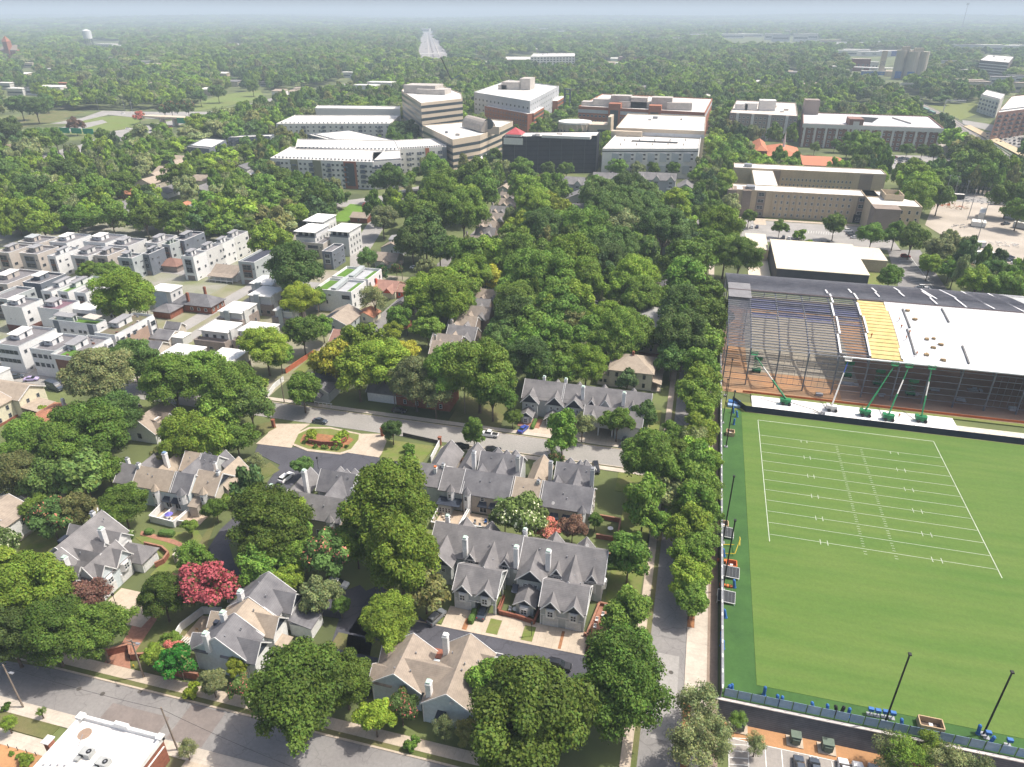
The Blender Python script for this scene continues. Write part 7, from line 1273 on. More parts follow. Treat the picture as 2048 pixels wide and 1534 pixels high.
S1=sub(P,.28,1.03,5,0,24,brk2,''); b=MB(); b.pris(S1,0,25,0,1); t.p('brick_block',[brk2,wr],b); fac(t,S1[0],S1[1],(21,17,13),16,1.6,1.8,fr=whitec,mull=0)
S2=sub(P,0,.32,4,0,24,brk2,'',(1,2)); b=MB(); b.pris(S2,0,25,0,1); t.p('brick_block',[brk2,wr],b); bands(t,S2,[(0,1)],(21,17,13,9),1.8,band,'window_band')
S3=sub(P,.75,1.08,6,0,24,brk2,'',(1,2)); b=MB(); b.pris(S3,0,24,0,1); t.p('brick_block',[brk2,wr],b); bands(t,S3,[(0,1)],(20,16,12),1.8)
for dx,w_,z1 in ((30,22,43),(46,12,47),(20,10,40)): b=MB(); x=P[0][0]+dx; y=(P[0][1]+P[2][1])/2-4; b.box(x-w_/2,x+w_/2,y,y+24,35,z1); t.p('plant_box',penth,b)
t.done()
# banded office tower and its curved wing
P=[G(803,181,40),G(842,206,40),G(925,197,40),G(922,186,40),G(880,170,40),G(812,172,40)]
t,P=blk('banded_tower','tan office tower with dark window bands and stepped facets','office tower',None,None,None,40,tanc,P=P,units=0); bands(t,P,[(0,1),(1,2),(2,3)],(3,8.4,13.8,19.2,24.6,30,35.2),2.4)
b=MB(); cx,cy=sum(p[0] for p in P)/6,sum(p[1] for p in P)/6; b.box(cx-26,cx+8,cy-10,cy+14,39,47); t.p('plant_box',penth,b); b=MB(); b.box(cx-10,cx+20,cy-16,cy+4,39,44); t.p('plant_box',penth,b); t.done()
P=[G(845,250,24),G(905,279,24),G(960,270,24),G(1005,252,24),G(1026,242,24),G(980,238,24),G(900,246,24)]
t,P=blk('banded_wing','curved tan office wing with a vaulted entrance roof','office',None,None,None,24,tanc,P=P,units=2); bands(t,P,[(0,1),(1,2),(2,3),(3,4)],(2.2,6.8,11.8,17.2),2.3)
x,y=G(978,263,24); x2,y2=G(938,252,24); i0=None; b=MB(); a=edge((x,y),(x2,y2)); sx,sy=-math.sin(a)*7,math.cos(a)*7
for k in range(10):
    u0,u1=math.pi*k/10,math.pi*(k+1)/10; f=lambda u,X,Y:(X+sx*math.cos(u),Y+sy*math.cos(u),24+math.sin(u)*9); b.poly([f(u0,x,y),f(u1,x,y),f(u1,x2,y2),f(u0,x2,y2)])
b.poly([(x+sx*math.cos(math.pi*k/10),y+sy*math.cos(math.pi*k/10),24+math.sin(math.pi*k/10)*9) for k in range(11)]); t.p('vaulted_roof',mat('grey_brown_vault',(.42,.37,.32),.6),b)
b=MB(); b.tube((x,y-.6,30),(x,y-.9,30),4.2,4.2,14); t.p('arch_window',band,b); b=MB(); b.box(x-9,x+9,y-.5,y+1,22,28); t.p('arch_base',tanc,b); t.done()
x,y=G(935,318,4); t=T('glass_canopy','white canopy roof on posts left of the netted building','canopy',x,y); t('roof',wr).box(x-22,x+24,y-12,y+10,6.5,7)
for k in range(5): b=MB(); b.box(x-20+k*10,x-19.6+k*10,y-11,y-10.6,0,6.5); t.p('post',steel,b)
t.done()
# apartment blocks with courts
def flats(label,A,B,C,z,nw,fl,mm,court=True,P=None,pan=()):
    t,P=blk('flats',label,'apartment block',A,B,C,z,mm,par=.8,P=P,units=0,group='white roofed flats'); p,q=P[0],P[1]; fh=(z-1.5)/fl; a=edge(p,q)
    for f0,f1,m in pan: S=sub(P,f0,f1,.35,0,z,m,''); b=MB(); b.pris(S,0,z-.3); t.p('facade_panel',m,b)
    fac(t,p,q,[1+fh*k for k in range(fl)],nw,1.9,1.7,mull=1,fw=.12); fac(t,P[1],P[2],[1+fh*k for k in range(fl)],4,1.8,1.6,mull=1)
    for i in range(6):
        f=.08+i*.165
        for k in range(1,fl): x=p[0]+(q[0]-p[0])*f; y=p[1]+(q[1]-p[1])*f; b=MB(); b.box(x-1.8,x+1.8,y-1.7,y-.1,fh*k+.6,fh*k+.75); b.box(x-1.8,x+1.8,y-1.7,y-1.6,fh*k+.75,fh*k+1.7); b.box(x-1.3,x+1.3,y-.25,y-.1,fh*k+.8,fh*k+2.8); t.p('balcony',srend,b)
    if court:
        Q=[(P[0][0]+(P[1][0]-P[0][0])*u+(P[3][0]-P[0][0])*v,P[0][1]+(P[1][1]-P[0][1])*u+(P[3][1]-P[0][1])*v) for u,v in ((.16,.25),(.84,.25),(.84,.8),(.16,.8))]; b=MB(); b.pris(Q,z-.7,z-.68); t.p('court_opening',mat('court_shade',(.2,.2,.2),.9),b)
    for i in range(26): f=.03+i*.037; x=p[0]+(q[0]-p[0])*f+(P[3][0]-p[0])*.12; y=p[1]+(q[1]-p[1])*f+(P[3][1]-p[1])*.12; b=t('roof_unit',steel); b.box(x-.6,x+.6,y-.5,y+.5,z-.7,z+.4)
    return t,P
t,P=flats('balcony flats with olive and brick panels, five storeys, facing the street',(540,316),(745,324),(770,300),19,22,5,whitec,court=False,pan=((.2,.27,olive),(.42,.5,olive),(.72,.84,brk2)))
b=MB(); S=sub(P,.74,.82,.8,0,19,band,''); b.pris(S,2,17.5); t.p('glass_bay',band,b); t.done()
t,P=flats('rear range of the balcony flats round its courtyard',(590,297),(800,300),(790,280),19,16,5,whitec,court=False); t.done()
t,P=flats('short white end block of the balcony flats',(745,324),(803,320),(800,300),19,4,5,whitec,court=False); t.done()
t,P=flats('right balcony flats with a rust panel and dark glass corner',(765,300),(893,293),(890,275),18,12,4,whitec,court=False,pan=((.66,.72,brk2),(.93,1,srend))); t.done()
t,P=flats('long white rear flats with rooftop units by the motorway',(552,247),(780,247),(800,230),16,20,4,whitec,court=False); t.done()
t,P=blk('white_screen_wall','tall blank white parking wall behind the rear flats','building',(630,216),(800,218),(800,212),20,whitec,units=0); t.done()
t,P=flats('dark fronted white roofed terrace below the rear flats',(613,268),(700,290),(790,280),13,12,3,srend,court=False); t.done()
for lab,A,B,C,z,n in (('small dark block with white roof at the end of the lane, near',(373,293),(418,297),(452,279),11,5),('small dark block with white roof behind the first',(455,276),(540,273),(548,268),10,7)): t,P=flats(lab,A,B,C,z,n,3,srend,court=False); t.done()
# grey terrace with balconies
for i,(A,B,C) in enumerate((((1078,372),(1165,378),(1170,352)),((1185,365),(1270,372),(1275,345)),((1275,365),(1350,370),(1355,345)))):
    p=G(*A,6); q=G(*B,6); x0,x1=p[0],q[0]; y0=(p[1]+q[1])/2; t=T('grey_terrace','grey terrace with white balconies and gables, '+['left','middle','right'][i]+' one of three','terrace',(x0+x1)/2,y0+6,group='grey terraces below the parking deck'); gable(t,x0,x1,y0,y0+13,0,8.5,12.2,'x',mat('lilac_siding',(.42,.42,.46),.85),shg)
    for f in (.12,.5,.88): x=x0+(x1-x0)*f; xg(t,x,5,y0-1,y0+6,8.5,2.8,sid,shg); t('projecting_bay',MC['lilac_siding']).box(x-2.2,x+2.2,y0-.9,y0,0,8.4)
    for f in (.12,.5,.88):
        for z in (3.4,6.2): t.win(x0+(x1-x0)*f,y0-.93,z,'f',2.6,1.6)
        b=MB(); b.box(x0+(x1-x0)*f-2.4,x0+(x1-x0)*f+2.4,y0-2.2,y0-2.1,3,4.1); t.p('balcony_rail',white,b); b=MB(); b.box(x0+(x1-x0)*f-2.2,x0+(x1-x0)*f+2.2,y0-.95,y0-.91,.2,2.5); t.p('garage_door',taupeb,b)
    t.done()
x,y=G(1170,385,6)
for i,(px,py,w_,d_) in enumerate(((1160,392,16,16),(1250,385,14,14),(1372,372,12,18),(1010,378,12,10),(1035,388,10,10),(1225,352,12,10))): 
    x,y=G(px,py,5); t=T('cottage','grey roofed house among trees by the terraces, %s from the left'%ordn[[2,4,5,0,1,3][i]],'house',x,y,group='grey houses by the terraces'); gable(t,x-w_/2,x+w_/2,y-d_/2,y+d_/2,0,4.5,8,'y',sid,shg if i!=3 else shb); t.win(x,y-d_/2,1.5,'f',1.2,1.5); t.done()
# beige building: two parallel ranges and an end wing
bei=mat('beige_brick',(.52,.42,.29),.9,(.46,.37,.26),.15); bed=mat('umber_brick',(.27,.215,.18),.9,(.23,.185,.155),.15)
z=16; p=G(1465,366,z); q=G(1752,384,z); x0,x1=p[0],q[0]; y0=459
t=T('beige_building','beige four storey building with pilasters and flat white roofs','building',(x0+x1)/2,y0+20)
t('wall',bei).box(x0,x1,y0,y0+17,0,z-.6); t('roof',wr).box(x0+.4,x1-.4,y0+.4,y0+16.6,z-.6,z-.5); hollow(t,'parapet',bei,x0,x1,y0,y0+17,z-.6,z,.4)
r1=G(1778,347,z); x2=r1[0]-2; t('rear_wall',bei).box(x0+2,x2,531,549,0,z-.6); t('rear_roof',wr).box(x0+2.3,x2-.3,531.3,548.7,z-.6,z-.5)
hollow(t,'parapet#2',bei,x0+2,x2,531,549,z-.6,z,.4); t('cross_wing',bei).box(x0+14,x0+28,y0+17,531,0,z-1.5); t('cross_roof',wr).box(x0+14.3,x0+27.7,y0+17,531,z-1.5,z-1.4)
for yy,xa,xb,nf,n in ((y0,x0+24,x1-14,4,13),(531,x0+34,x2-20,3,18)):
    for i in range(n+1): x=xa+(xb-xa)*i/n; b=MB(); b.box(x-.35,x+.35,yy-.5,yy,0,z-.2); t.p('pilaster',bei,b)
    for k in range(nf):
        for i in range(n): t.win(xa+(xb-xa)*(i+.5)/n,yy-.02,1.2+k*3.7,'f',1.3,1.9,fr=whitec,mull=1,fw=.18)
for xx in (x0+17,x1-9): b=MB(); b.box(xx-2.6,xx+2.6,y0-.25,y0,0,z-.8); t.p('dark_bay',bed,b); [t.win(xx,y0-.26,1+k*3.9,'f',3.6,2.,fr=whitec,mull=3) for k in range(4)]
b=MB(); b.box(x0+28,x0+33,530.6,531,0,z-.8); t.p('dark_bay',bed,b); b=MB(); b.box(x2-16,x2-8,530.6,531,0,z-.6); t.p('dark_bay',bed,b)
for a,b_ in ((x0-3,x0+2.5),(x0+6,x0+11)): b=MB(); b.box(a,b_,y0-1.2,y0+12,0,z-.3); t.p('corner_block',bed,b)
# end wing reaching toward the viewer
e0,e1=G(1735,388,z)[0],G(1822,425,z)[0]; ys,yn=G(1748,418,z)[1],y0+17
t('end_wing',bei).box(x1-8,x1+18,438,yn,0,z-.6); t('end_roof',wr).box(x1-7.6,x1+17.6,438.4,yn-.4,z-.6,z-.5); hollow(t,'parapet#3',bei,x1-8,x1+18,438,yn,z-.6,z,.4); b=MB(); b.box(x1-8.4,x1+5,427,438,0,z+.2); t.p('corner_block',bed,b)
hollow(t,'roof_enclosure',bei,x1+1,x1+11,452,466,z-.5,z+3,.4); t.wrow('f',x1+6,x1+18,3,437.98,11.6,1.3,1.9,fr=whitec); t.wrow('f',x1+6,x1+18,3,437.98,7.5,1.3,1.9,fr=whitec); KO.append([(x0,y0),(x1+18,y0-20),(x1+18,550),(x0,550)])
b=MB(); b.box(x0+8,x0+13,y0+3,y0+9,z-.5,z+1.4); b.box(x0+9,x0+14,536,542,z-.5,z+1.4); t.p('roof_unit',steel,b); b=MB(); b.box(x1-12,x1-7,y0-.3,y0+.5,0,5); t.p('arch_opening',darkdoor,b); t.done()
gsheet('car_park',x0-2,x1+4,404,450,.05,asph_l); gsheet('footway',x0+14,x0+21,440,459,.1,conc); gsheet('footway',x0-2,x1,451,455,.09,conc); gsheet('verge',x0,x1-8,455,458.5,.1,lawn)
# flat halls beyond the steel hall
z=9; x0,x1,y0,y1=rect3((1556,545),(1734,541),(1720,490),z); t=T('flat_hall','large flat hall with cream roof and dark grey wall','hall',(x0+x1)/2,(y0+y1)/2); t('wall',mat('charcoal_wall',(.085,.085,.1),.8)).box(x0,x1,y0,y1,0,z-.3); t('roof',mat('cream_roof',(.7,.62,.48),.85,(.6,.53,.42),.06)).box(x0-.2,x1+.2,y0-.2,y1+.2,z-.3,z); t.done()
z=6; a=G(1495,500,z); c=G(1553,470,z); t=T('flat_annex','lower cream roofed annex left of the dark walled hall','hall',a[0]+7,a[1]+8); t('wall',bei).box(a[0],x0-1,G(1500,497,z)[1],c[1],0,z-.3); t('roof',MC['cream_roof']).box(a[0]-.2,x0-.8,G(1500,497,z)[1]-.2,c[1]+.2,z-.3,z); t.done()
a=G(1497,550,.3); c=G(1552,505,.3); sheet('forecourt',[(a[0],a[1]-20),(x0-.5,a[1]-20),(x0-.5,c[1]),(a[0],c[1])],.2,MC['cream_roof'])
z=6; x3,x4,y3,y4=rect3((1735,520),(1774,520),(1765,497),z); t=T('flat_annex','tan brick annex with cream roof right of the dark walled hall','hall',(x3+x4)/2,y3+5); t('wall',bei).box(x1+.5,x4,y3,y4,0,z-.3); t('roof',MC['cream_roof']).box(x1+.5,x4+.2,y3-.2,y4+.2,z-.3,z); t.done()
rp_('lawn',[(1735,570),(1770,575),(1760,545),(1738,540)],.06,lawn)
rp_('car_park',[(1775,500),(1840,500),(1905,595),(1800,585)],.05,asph)
b=MB()
for k in range(9): p_=G(1798+k*3.3,522+k*5.6); q_=G(1828+k*5,521+k*5.4); b.beam((*p_,.07),(*q_,.07),.18,.03)
p_=G(1822,515); q_=G(1866,575); b.beam((*p_,.07),(*q_,.07),.2,.03)
for k in range(12): p_=G(1612+k*5,466+k*.4); q_=G(1613+k*5,461+k*.4); b.beam((*p_,.07),(*q_,.07),.2,.03)
tag(b.build('parking_marking',line),kind='structure')
# construction yard
rp_('yard',[(1870,370),(2048,375),(2100,480),(2100,580),(1990,520),(1900,480),(1850,450),(1870,400)],.05,mat('yard_gravel',(.45,.4,.34),.95,(.34,.3,.25),.05,detail=8)); rp_('street',[(1865,382),(1990,398),(1995,408),(1868,400)],.08,asph_l); rp_('car_park',[(1765,310),(1900,312),(1905,330),(1860,350),(1790,345)],.05,asph_l)
def cont(px,py,l,w,h,rz,m,label,grp=None):
    x,y=G(px,py,h/2); t=T('container',label,'container',x,y,.1,group=grp,rz=R(rz)); t('body',m).box(x-l/2,x+l/2,y-w/2,y+w/2,.6,h); t('roof_panel',wr).box(x-l/2,x+l/2,y-w/2,y+w/2,h,h+.08); t('base_rail',steel).box(x-l/2+.3,x+l/2-.3,y-w/2+.2,y+w/2-.2,.1,.6); b=MB(); b.box(x+l/2,x+l/2+.05,y-w/2+.15,y+w/2-.15,.7,h-.1); t.p('door',m,b); t.done()
cont(1964,428,16,3,4.2,70,whitec,'white box trailer in the middle of the construction yard'); 
for i in range(3): cont(1948+i*9,446+i*1,8,2.6,3,75,whitec,'white storage container, %s from the left in the yard trio'%ordn[i],'yard storage containers')
for i,(px,py,l) in enumerate(((1955,508,14),(1938,520,9),(1985,512,8),(1930,488,20),(1998,405,10),(1940,498,8))): cont(px,py,l,2.8,3,8,[whitec,whitec,whitec,greyc,greyc,whitec][i],['long white cabin among rubble in the yard','short white cabin nearest the hall in the yard','white cabin right of the long yard cabin','grey flat topped cabin at the yard kerb','pale blue container under the yard trees','upper small white cabin in the yard'][i],'yard cabins')
cont(1894,392,20,3,3.6,-4,black,'black box trailer with blue cab along the yard street')
for i,(px,py,m) in enumerate(((1904,412,orange),(1915,415,wood),(1890,409,orange),(1950,404,steel),(1942,398,steel),(1990,487,whitec),(2015,488,whitec),(1925,452,steel),(1970,535,wood))):
    x,y=G(px,py,.5); b=MB(); r=random.Random(i)
    for k in range(14): u,v=r.uniform(-7,7),r.uniform(-4,4); b.beam((x+u,y+v,.3),(x+u+r.uniform(-2.5,2.5),y+v+r.uniform(-1,1),.5+r.random()*.6),.3,.25)
    tag(b.build('rubble_heap',m),['orange scrap heap by the yard street','timber scrap beside the orange heap','orange pipes left of the scrap heap','steel rods heap in the yard, lower','steel rods heap in the yard, upper','white pipes laid on the gravel, left','white pipes laid on the gravel, right','grey scrap beside the trio of containers','timber pieces near the hall end of the yard'][i],'heap',group='heaps in the construction yard')
pv('truck',2011,447,30,'slate','small work truck in the open part of the yard'); cont(2035,435,14,3,3.6,-40,greyc,'grey silver tank trailer at the right of the yard'); cont(2047,452,10,3,3.6,-40,greyc,'second silver tank trailer at the right edge')
for i,(px,py,h) in enumerate(((1950,495,24),(1922,420,18),(1935,440,18),(1888,400,16),(1905,402,16))): x,y=G(px,py); b=MB(); b.tube((x,y,0),(x,y,h),.22,.12,6); b.box(x-.8,x+.8,y-.2,y+.2,h,h+.2); tag(b.build('light_pole',steel),'thin light pole in the yard, %s'%['tallest, beside the grey cabin','beside the timber scrap','beside the container trio','left end of the yard street','second on the yard street'][i],'pole',group='light poles in the yard')
# pergola house by the yard
x,y=G(1922,372,3); t=T('trellis_house','small pale hut inside a dark timber trellis','hut',x,y); t('roof',wr).box(x-9,x+9,y-7,y+7,4.6,4.9); t('wall',beige).box(x-8,x+8,y-6,y+6,0,4.6)
for k in range(14): b=MB(); xx=x-16+k*2.5; b.box(xx-.4,xx+.4,y-9.6,y-9,0,7.5); t.p('trellis_post',mat('dark_foliage_timber',(.04,.07,.03),.9),b)
t('trellis_rail',MC['dark_foliage_timber']).box(x-17,x+18,y-9.8,y-8.9,3.2,3.6); t.done()
# orange roofed school
orr=mat('orange_metal_roof',(.5,.19,.1),.7,(.44,.165,.09),.08,stripes=('X',1.2,.88,.12)); dkb=mat('maroon_brick',(.22,.075,.055),.9)
def sch(A,B,C,z,zr,label,hp=False): x0,x1,y0,y1=rect3(A,B,C,z); t=T('school','%s'%label,'school',(x0+x1)/2,(y0+y1)/2,group='orange roofed school'); (hip if hp else gable)(*( (t,x0,x1,y0,y1,0,z,zr,dkb,orr) if hp else (t,x0,x1,y0,y1,0,z,zr,'x',dkb,orr)));  t.wrow('f',x0+2,x1-2,6,y0-.02,1.5,2,1.6); t.done()
sch((1510,300),(1535,303),(1545,285),9,13,'tall stepped part of the orange roofed school',True); sch((1528,312),(1604,314),(1600,295),5,10,'wide hipped middle of the orange roofed school',True); sch((1605,328),(1690,336),(1688,315),7,9.5,'right shed roofed hall of the orange roofed school')
x,y=G(1568,288,12); b=MB(); b.tube((x,y,8),(x,y,14),1.2,.9,8); b.tube((x,y,14),(x,y,24),.9,.05,8); tag(b.build('steeple',whitec),'thin white steeple over the orange roofs','steeple')
# grey flats and brick flats with parking deck roof
t,P=blk('grey_flats','grey stone flats with red brick bands and white roof boxes','apartment block',(1460,225),(1596,232),(1592,205),24,mat('stone_flats',(.33,.27,.235),.85,(.27,.22,.19),.06),units=6,rm=mat('tan_roof',(.55,.47,.4),.85,(.65,.6,.55),.1)); fac(t,P[0],P[1],(19,15,11,7,3),16,2.2,2.2,fr=whitec,mull=1,fw=.3); fac(t,P[0],P[1],(),1,1,1); 
for f in (.12,.35,.6,.85): x=P[0][0]+(P[1][0]-P[0][0])*f; y=P[0][1]+(P[1][1]-P[0][1])*f; b=MB(); b.box(x-1.3,x+1.3,y-1.4,y,0,23.5); t.p('stone_bay',whitec,b)
for f,w_,z1 in ((.3,6,30),(.55,8,33),(.15,6,29)): x=P[0][0]+(P[1][0]-P[0][0])*f+2; y=P[0][1]+30; b=MB(); b.box(x-w_,x+w_,y,y+14,23,z1); t.p('roof_box',whitec,b)
t.done()
t,P=blk('brick_flats','long brick flats with white bays wrapped round a parking deck','apartment block',(1606,246),(1888,256),(1858,232),21,mat('red_brown_brick',(.27,.15,.12),.9,(.23,.13,.105),.06),rm=mat('deck_pale',(.58,.57,.58),.85,(.5,.5,.51),.03),units=0)
fac(t,P[0],P[1],(16.5,12.5,8.5,4.5,.8),26,2.1,2.1,fr=whitec,mull=1,fw=.28)
for i in range(13): f=.02+i*.08; x=P[0][0]+(P[1][0]-P[0][0])*f; y=P[0][1]+(P[1][1]-P[0][1])*f; b=MB(); b.box(x-.9,x+.9,y-1.1,y+.2,0,20.6); t.p('white_bay',whitec,b)
b=MB(); S=sub(P,0,1,1.4,0,0,None,''); b.pris(S,17.3,20.8); t.p('white_attic',whitec,b)
x=P[0][0]+(P[1][0]-P[0][0])*.385; y=P[0][1]+3; b=MB(); b.box(x-6,x+6,y-5,y+14,0,26); t.p('brick_tower',MC['red_brown_brick'],b); b=MB(); b.box(x-2.6,x+2.6,y-5.3,y-5,13,24); t.p('tower_window',whitec,b)
b=MB(); x=P[3][0]+6; y=P[3][1]-5; b.box(x-7,x+7,y-10,y+5,0,34); t.p('stair_tower',MC['stone_flats'],b)
u=lambda f,g_:(P[0][0]+(P[1][0]-P[0][0])*f+(P[3][0]-P[0][0])*g_,P[0][1]+(P[1][1]-P[0][1])*f+(P[3][1]-P[0][1])*g_)
b=MB(); b.pris([u(.44,.35),u(.52,.3),u(.6,.75),u(.46,.8)],20.2,20.3); t.p('ramp_opening',darkdoor,b); b=MB(); a,c=u(.7,.75),u(.8,.3); b.beam((*a,20.8),(*c,20.8),.8,1.2); t.p('ramp_wall',penth,b); t.done()
# railway, train, station
rail=mat('ballast',(.33,.29,.26),.95,(.26,.23,.2),.3)
rp_('railway_bed',[(1752,175),(1768,172),(1905,236),(2048,330),(2048,352),(1995,320),(1890,252)],.3,rail); rp_('platform',[(1926,254),(1940,252),(2048,305),(2048,318)],1.1,mat('platform_tan',(.58,.46,.3),.9)); rp_('road_bend',[(1925,240),(1990,250),(2048,290),(2048,296),(1980,262),(1925,248)],.1,asph_l); rp_('lawn',[(1855,210),(1950,205),(1965,225),(1920,240),(1880,228)],.06,lawn); rp_('station_car_park',[(1965,265),(2048,262),(2048,300),(2010,290)],.06,asph_l); rp_('lawn',[(1925,252),(1960,258),(1985,275),(1950,262)],.05,lawnd)
for off in (0,1,2):
    b=MB()
    for s in (0,1.5):
        for (a,c) in (((1760,176),(1900,242)),((1900,242),(2048,340))): p_=G(a[0]+off*7+s,a[1]-off*.6); q_=G(c[0]+off*8+s,c[1]-off*1.5); b.beam((*p_,.42),(*q_,.42),.3,.12)
    tag(b.build('rail_track',steel),kind='structure')
for i in range(9):
    f=i/9; px_=1766+f*110; py_=180+f*53; x,y=G(px_,py_,2); a=edge(G(1766,180,2),G(1876,233,2)); t=T('freight_wagon','dark green freight wagon on the railway, %s from the silos'%ordn[i],'wagon',x,y,.4,group='freight train',rz=a); L_=11; m=gf if i%3==0 else mat('wagon_teal',(.07,.12,.13),.7); t('body',m).box(x-L_,x+L_,y-1.6,y+1.6,1.2,4.6); t('roof_panel',mat('wagon_roof',(.16,.3,.26),.7)).box(x-L_,x+L_,y-1.6,y+1.6,4.6,4.8)
    for s in (-.8,.8): b=MB(); b.box(x+L_*s-1.2,x+L_*s+1.2,y-1.2,y+1.2,.4,1.2); t.p('bogie',black,b)
    t.done()
for i in range(3): px_=1895+i*11; py_=262+i*8; x,y=G(px_,py_,2); t=T('rail_coach','pale rail coach beside the brick flats, %s from the front'%ordn[2-i],'wagon',x,y,.4,group='parked rail coaches',rz=edge(G(1895,262),G(1917,278))); t('body',whitec).box(x-10,x+10,y-1.6,y+1.6,1,4.6); t('roof_panel',wr).box(x-10,x+10,y-1.7,y+1.7,4.6,4.8); t('window_strip',band).box(x-9,x+9,y-1.64,y+1.64,2.8,3.6); t.done()
x,y=G(1878,300,3); t=T('underpass_wall','pale concrete portal walls beside the rail coaches','wall',x,y); t('wall',mat('grey_concrete_wall',(.42,.38,.34),.9)).box(x-1,x+16,y-12,y+30,0,7); t.done()
for i,(bx,by,h,w_) in enumerate(((1884,232,18,22),(1795,192,18,18))): 
    x,y=G(bx,by); b=MB(); b.beam((x,y,0),(x,y,h),.8,.8); b.beam((x,y,h),(x+w_,y,h),1,1); b.beam((x,y,h-2),(x+w_,y,h-2),.5,.5); tag(b.build('signal_gantry',whitec),['near rail signal gantry above the lawn','far rail signal gantry above the freight train'][i],'gantry')
t,P=flats('white flats at the right edge behind trees',(1962,190),(2000,200),(2010,188),20,6,4,whitec,court=False); t.done()
t,P=flats('curved brick flats at the right edge',(1995,225),(2075,215),(2090,185),26,10,6,MC['red_brown_brick'],court=False); t.done()
# silos and industry
x,y=G(1795,158); cm=mat('silo_concrete',(.52,.46,.37),.85,(.44,.39,.32),.04); 
for i,(bx,by,h,r_) in enumerate(((1800,158,50,13),(1826,159,48,15))):
    x,y=G(bx,by); t=T('silo',['left twin concrete silo cluster with head house','right twin concrete silo cluster'][i],'silo',x,y,group='concrete silos'); 
    for dx,dy in ((-r_*.55,0),(r_*.55,3)): b=MB(); b.tube((x+dx,y+dy,0),(x+dx,y+dy,h),r_*.7,r_*.7,16); t.p('drum',cm,b)
    t('head_house',cm).box(x-r_*.6,x+r_*.4,y-4,y+6,h,h+6); t('base_pipe',bluep).box(x-r_,x-r_*.2,y-12,y-10,2,14); t.done()
KO.append([G(1690,158),G(1850,160),G(1850,148),G(1690,148)])
for i,(px,py,w_,d_,h,m,l) in enumerate(((1718,142,18,16,24,dkb,'maroon industrial block left of the silos'),(1740,140,14,14,16,whitec,'white and blue plant in front of the maroon block'),(1760,150,5,5,44,tanc,'slim tan elevator tower left of the silos'),(1850,152,16,10,10,whitec,'white shed right of the silos'),(1735,112,60,30,12,whitec,'long white warehouse behind the silos, left'),(1785,112,40,30,14,lb,'blue fronted warehouse behind the silos'),(1870,104,40,20,10,whitec,'white warehouse right behind the silos'),(1745,150,22,8,7,bluep,'low blue tanks before the maroon block'))):
    x,y=G(px,py); t=T('industrial_building',l,'industrial building',x,y,group='buildings round the silos'); t('wall',m).box(x-w_,x+w_,y-d_/2,y+d_/2,0,h); t('roof',wr if h<20 else cm).box(x-w_-.5,x+w_+.5,y-d_/2-.5,y+d_/2+.5,h,h+.8); t.wrow('f',x-w_,x+w_,4,y-d_/2,h*.4,w_*.18,h*.2); t.done()
# elevated motorway on the right
P0=[(1655,132),(1700,134),(1760,136),(1850,138),(1960,140)]
t=T('viaduct','elevated motorway viaduct crossing behind the silos','viaduct',*G(1760,140)); 
for a,c in zip(P0,P0[1:]): p_=G(*a,12); q_=G(*c,12); t('deck',whitec).beam((*p_,12),(*q_,12),18,1.6); 
for k in range(14): px_=1660+k*22; p_=G(px_,132+k*.6,12); b=MB(); b.box(p_[0]-1.5,p_[0]+1.5,p_[1]-4,p_[1]+4,0,11.4); t.p('pier',penth,b)
t.done()
t,P=blk('dark_office','dark banded office at the far right edge','office',(1960,120),(2018,125),(2028,113),27,mat('dark_brick_far',(.17,.14,.14),.85),units=4); bands(t,P,[(0,1)],(5,10,15,20),1.6,whitec,'pale_band'); t.done()
# far white office and motorway
t,P=blk('white_office','far white office with rows of dark windows beyond the wood','office',(1061,113),(1150,112),(1150,106),24,whitec,units=3); fac(t,P[0],P[1],(4,9,14,19),14,4.2,2.6,fr=whitec,mull=0); t.done()
t,P=blk('deck_far','low tan parking deck left of the far white office','parking deck',(1008,119),(1061,119),(1062,113),14,mat('brown_deck',(.35,.28,.25),.9),units=0); bands(t,P,[(0,1)],(3,7.5),1.6,whitec,'pale_band'); t.done()
rp_('motorway',[(838,124),(846,64),(862,63),(905,124)],.5,asph_l)
rp_('motorway',[(844,64),(840,90),(834,124),(904,124),(886,95),(866,63)],.6,mat('motorway_concrete',(.33,.31,.3),.9,(.24,.23,.23),.01))
rp_('ramp',[(826,122),(915,119),(985,124),(985,128),(900,127),(850,132)],1.,asph_l)
for s_ in (.35,.5,.72):
    p_=G(836+66*s_,123); q_=G(847+19*s_,66); b=MB(); b.beam((*p_,1.4),(*q_,1.4),3,1.6); tag(b.build('median_strip',penth if s_!=.5 else MC['dark_brick_far']),kind='structure')
t=T('far_bridge','low overpass crossing the far motorway','bridge',*G(865,108)); p_=G(836,108,8); q_=G(925,106,8); t('deck',whitec).beam((*p_,8),(*q_,8),16,2); t.done()
b=MB()
for a,c in (((878,85),(905,112)),((905,112),(940,118)),((1236,123),(1330,120))): p_=G(*a); q_=G(*c); b.beam((*p_,5),(*q_,5),2,9)
tag(b.build('noise_wall',mat('dark_red_wall',(.14,.08,.08),.9)),'dark red noise wall beside the far motorway','wall')
rp_('lawn',[(1205,126),(1240,118),(1330,119),(1300,128)],.5,lawn)
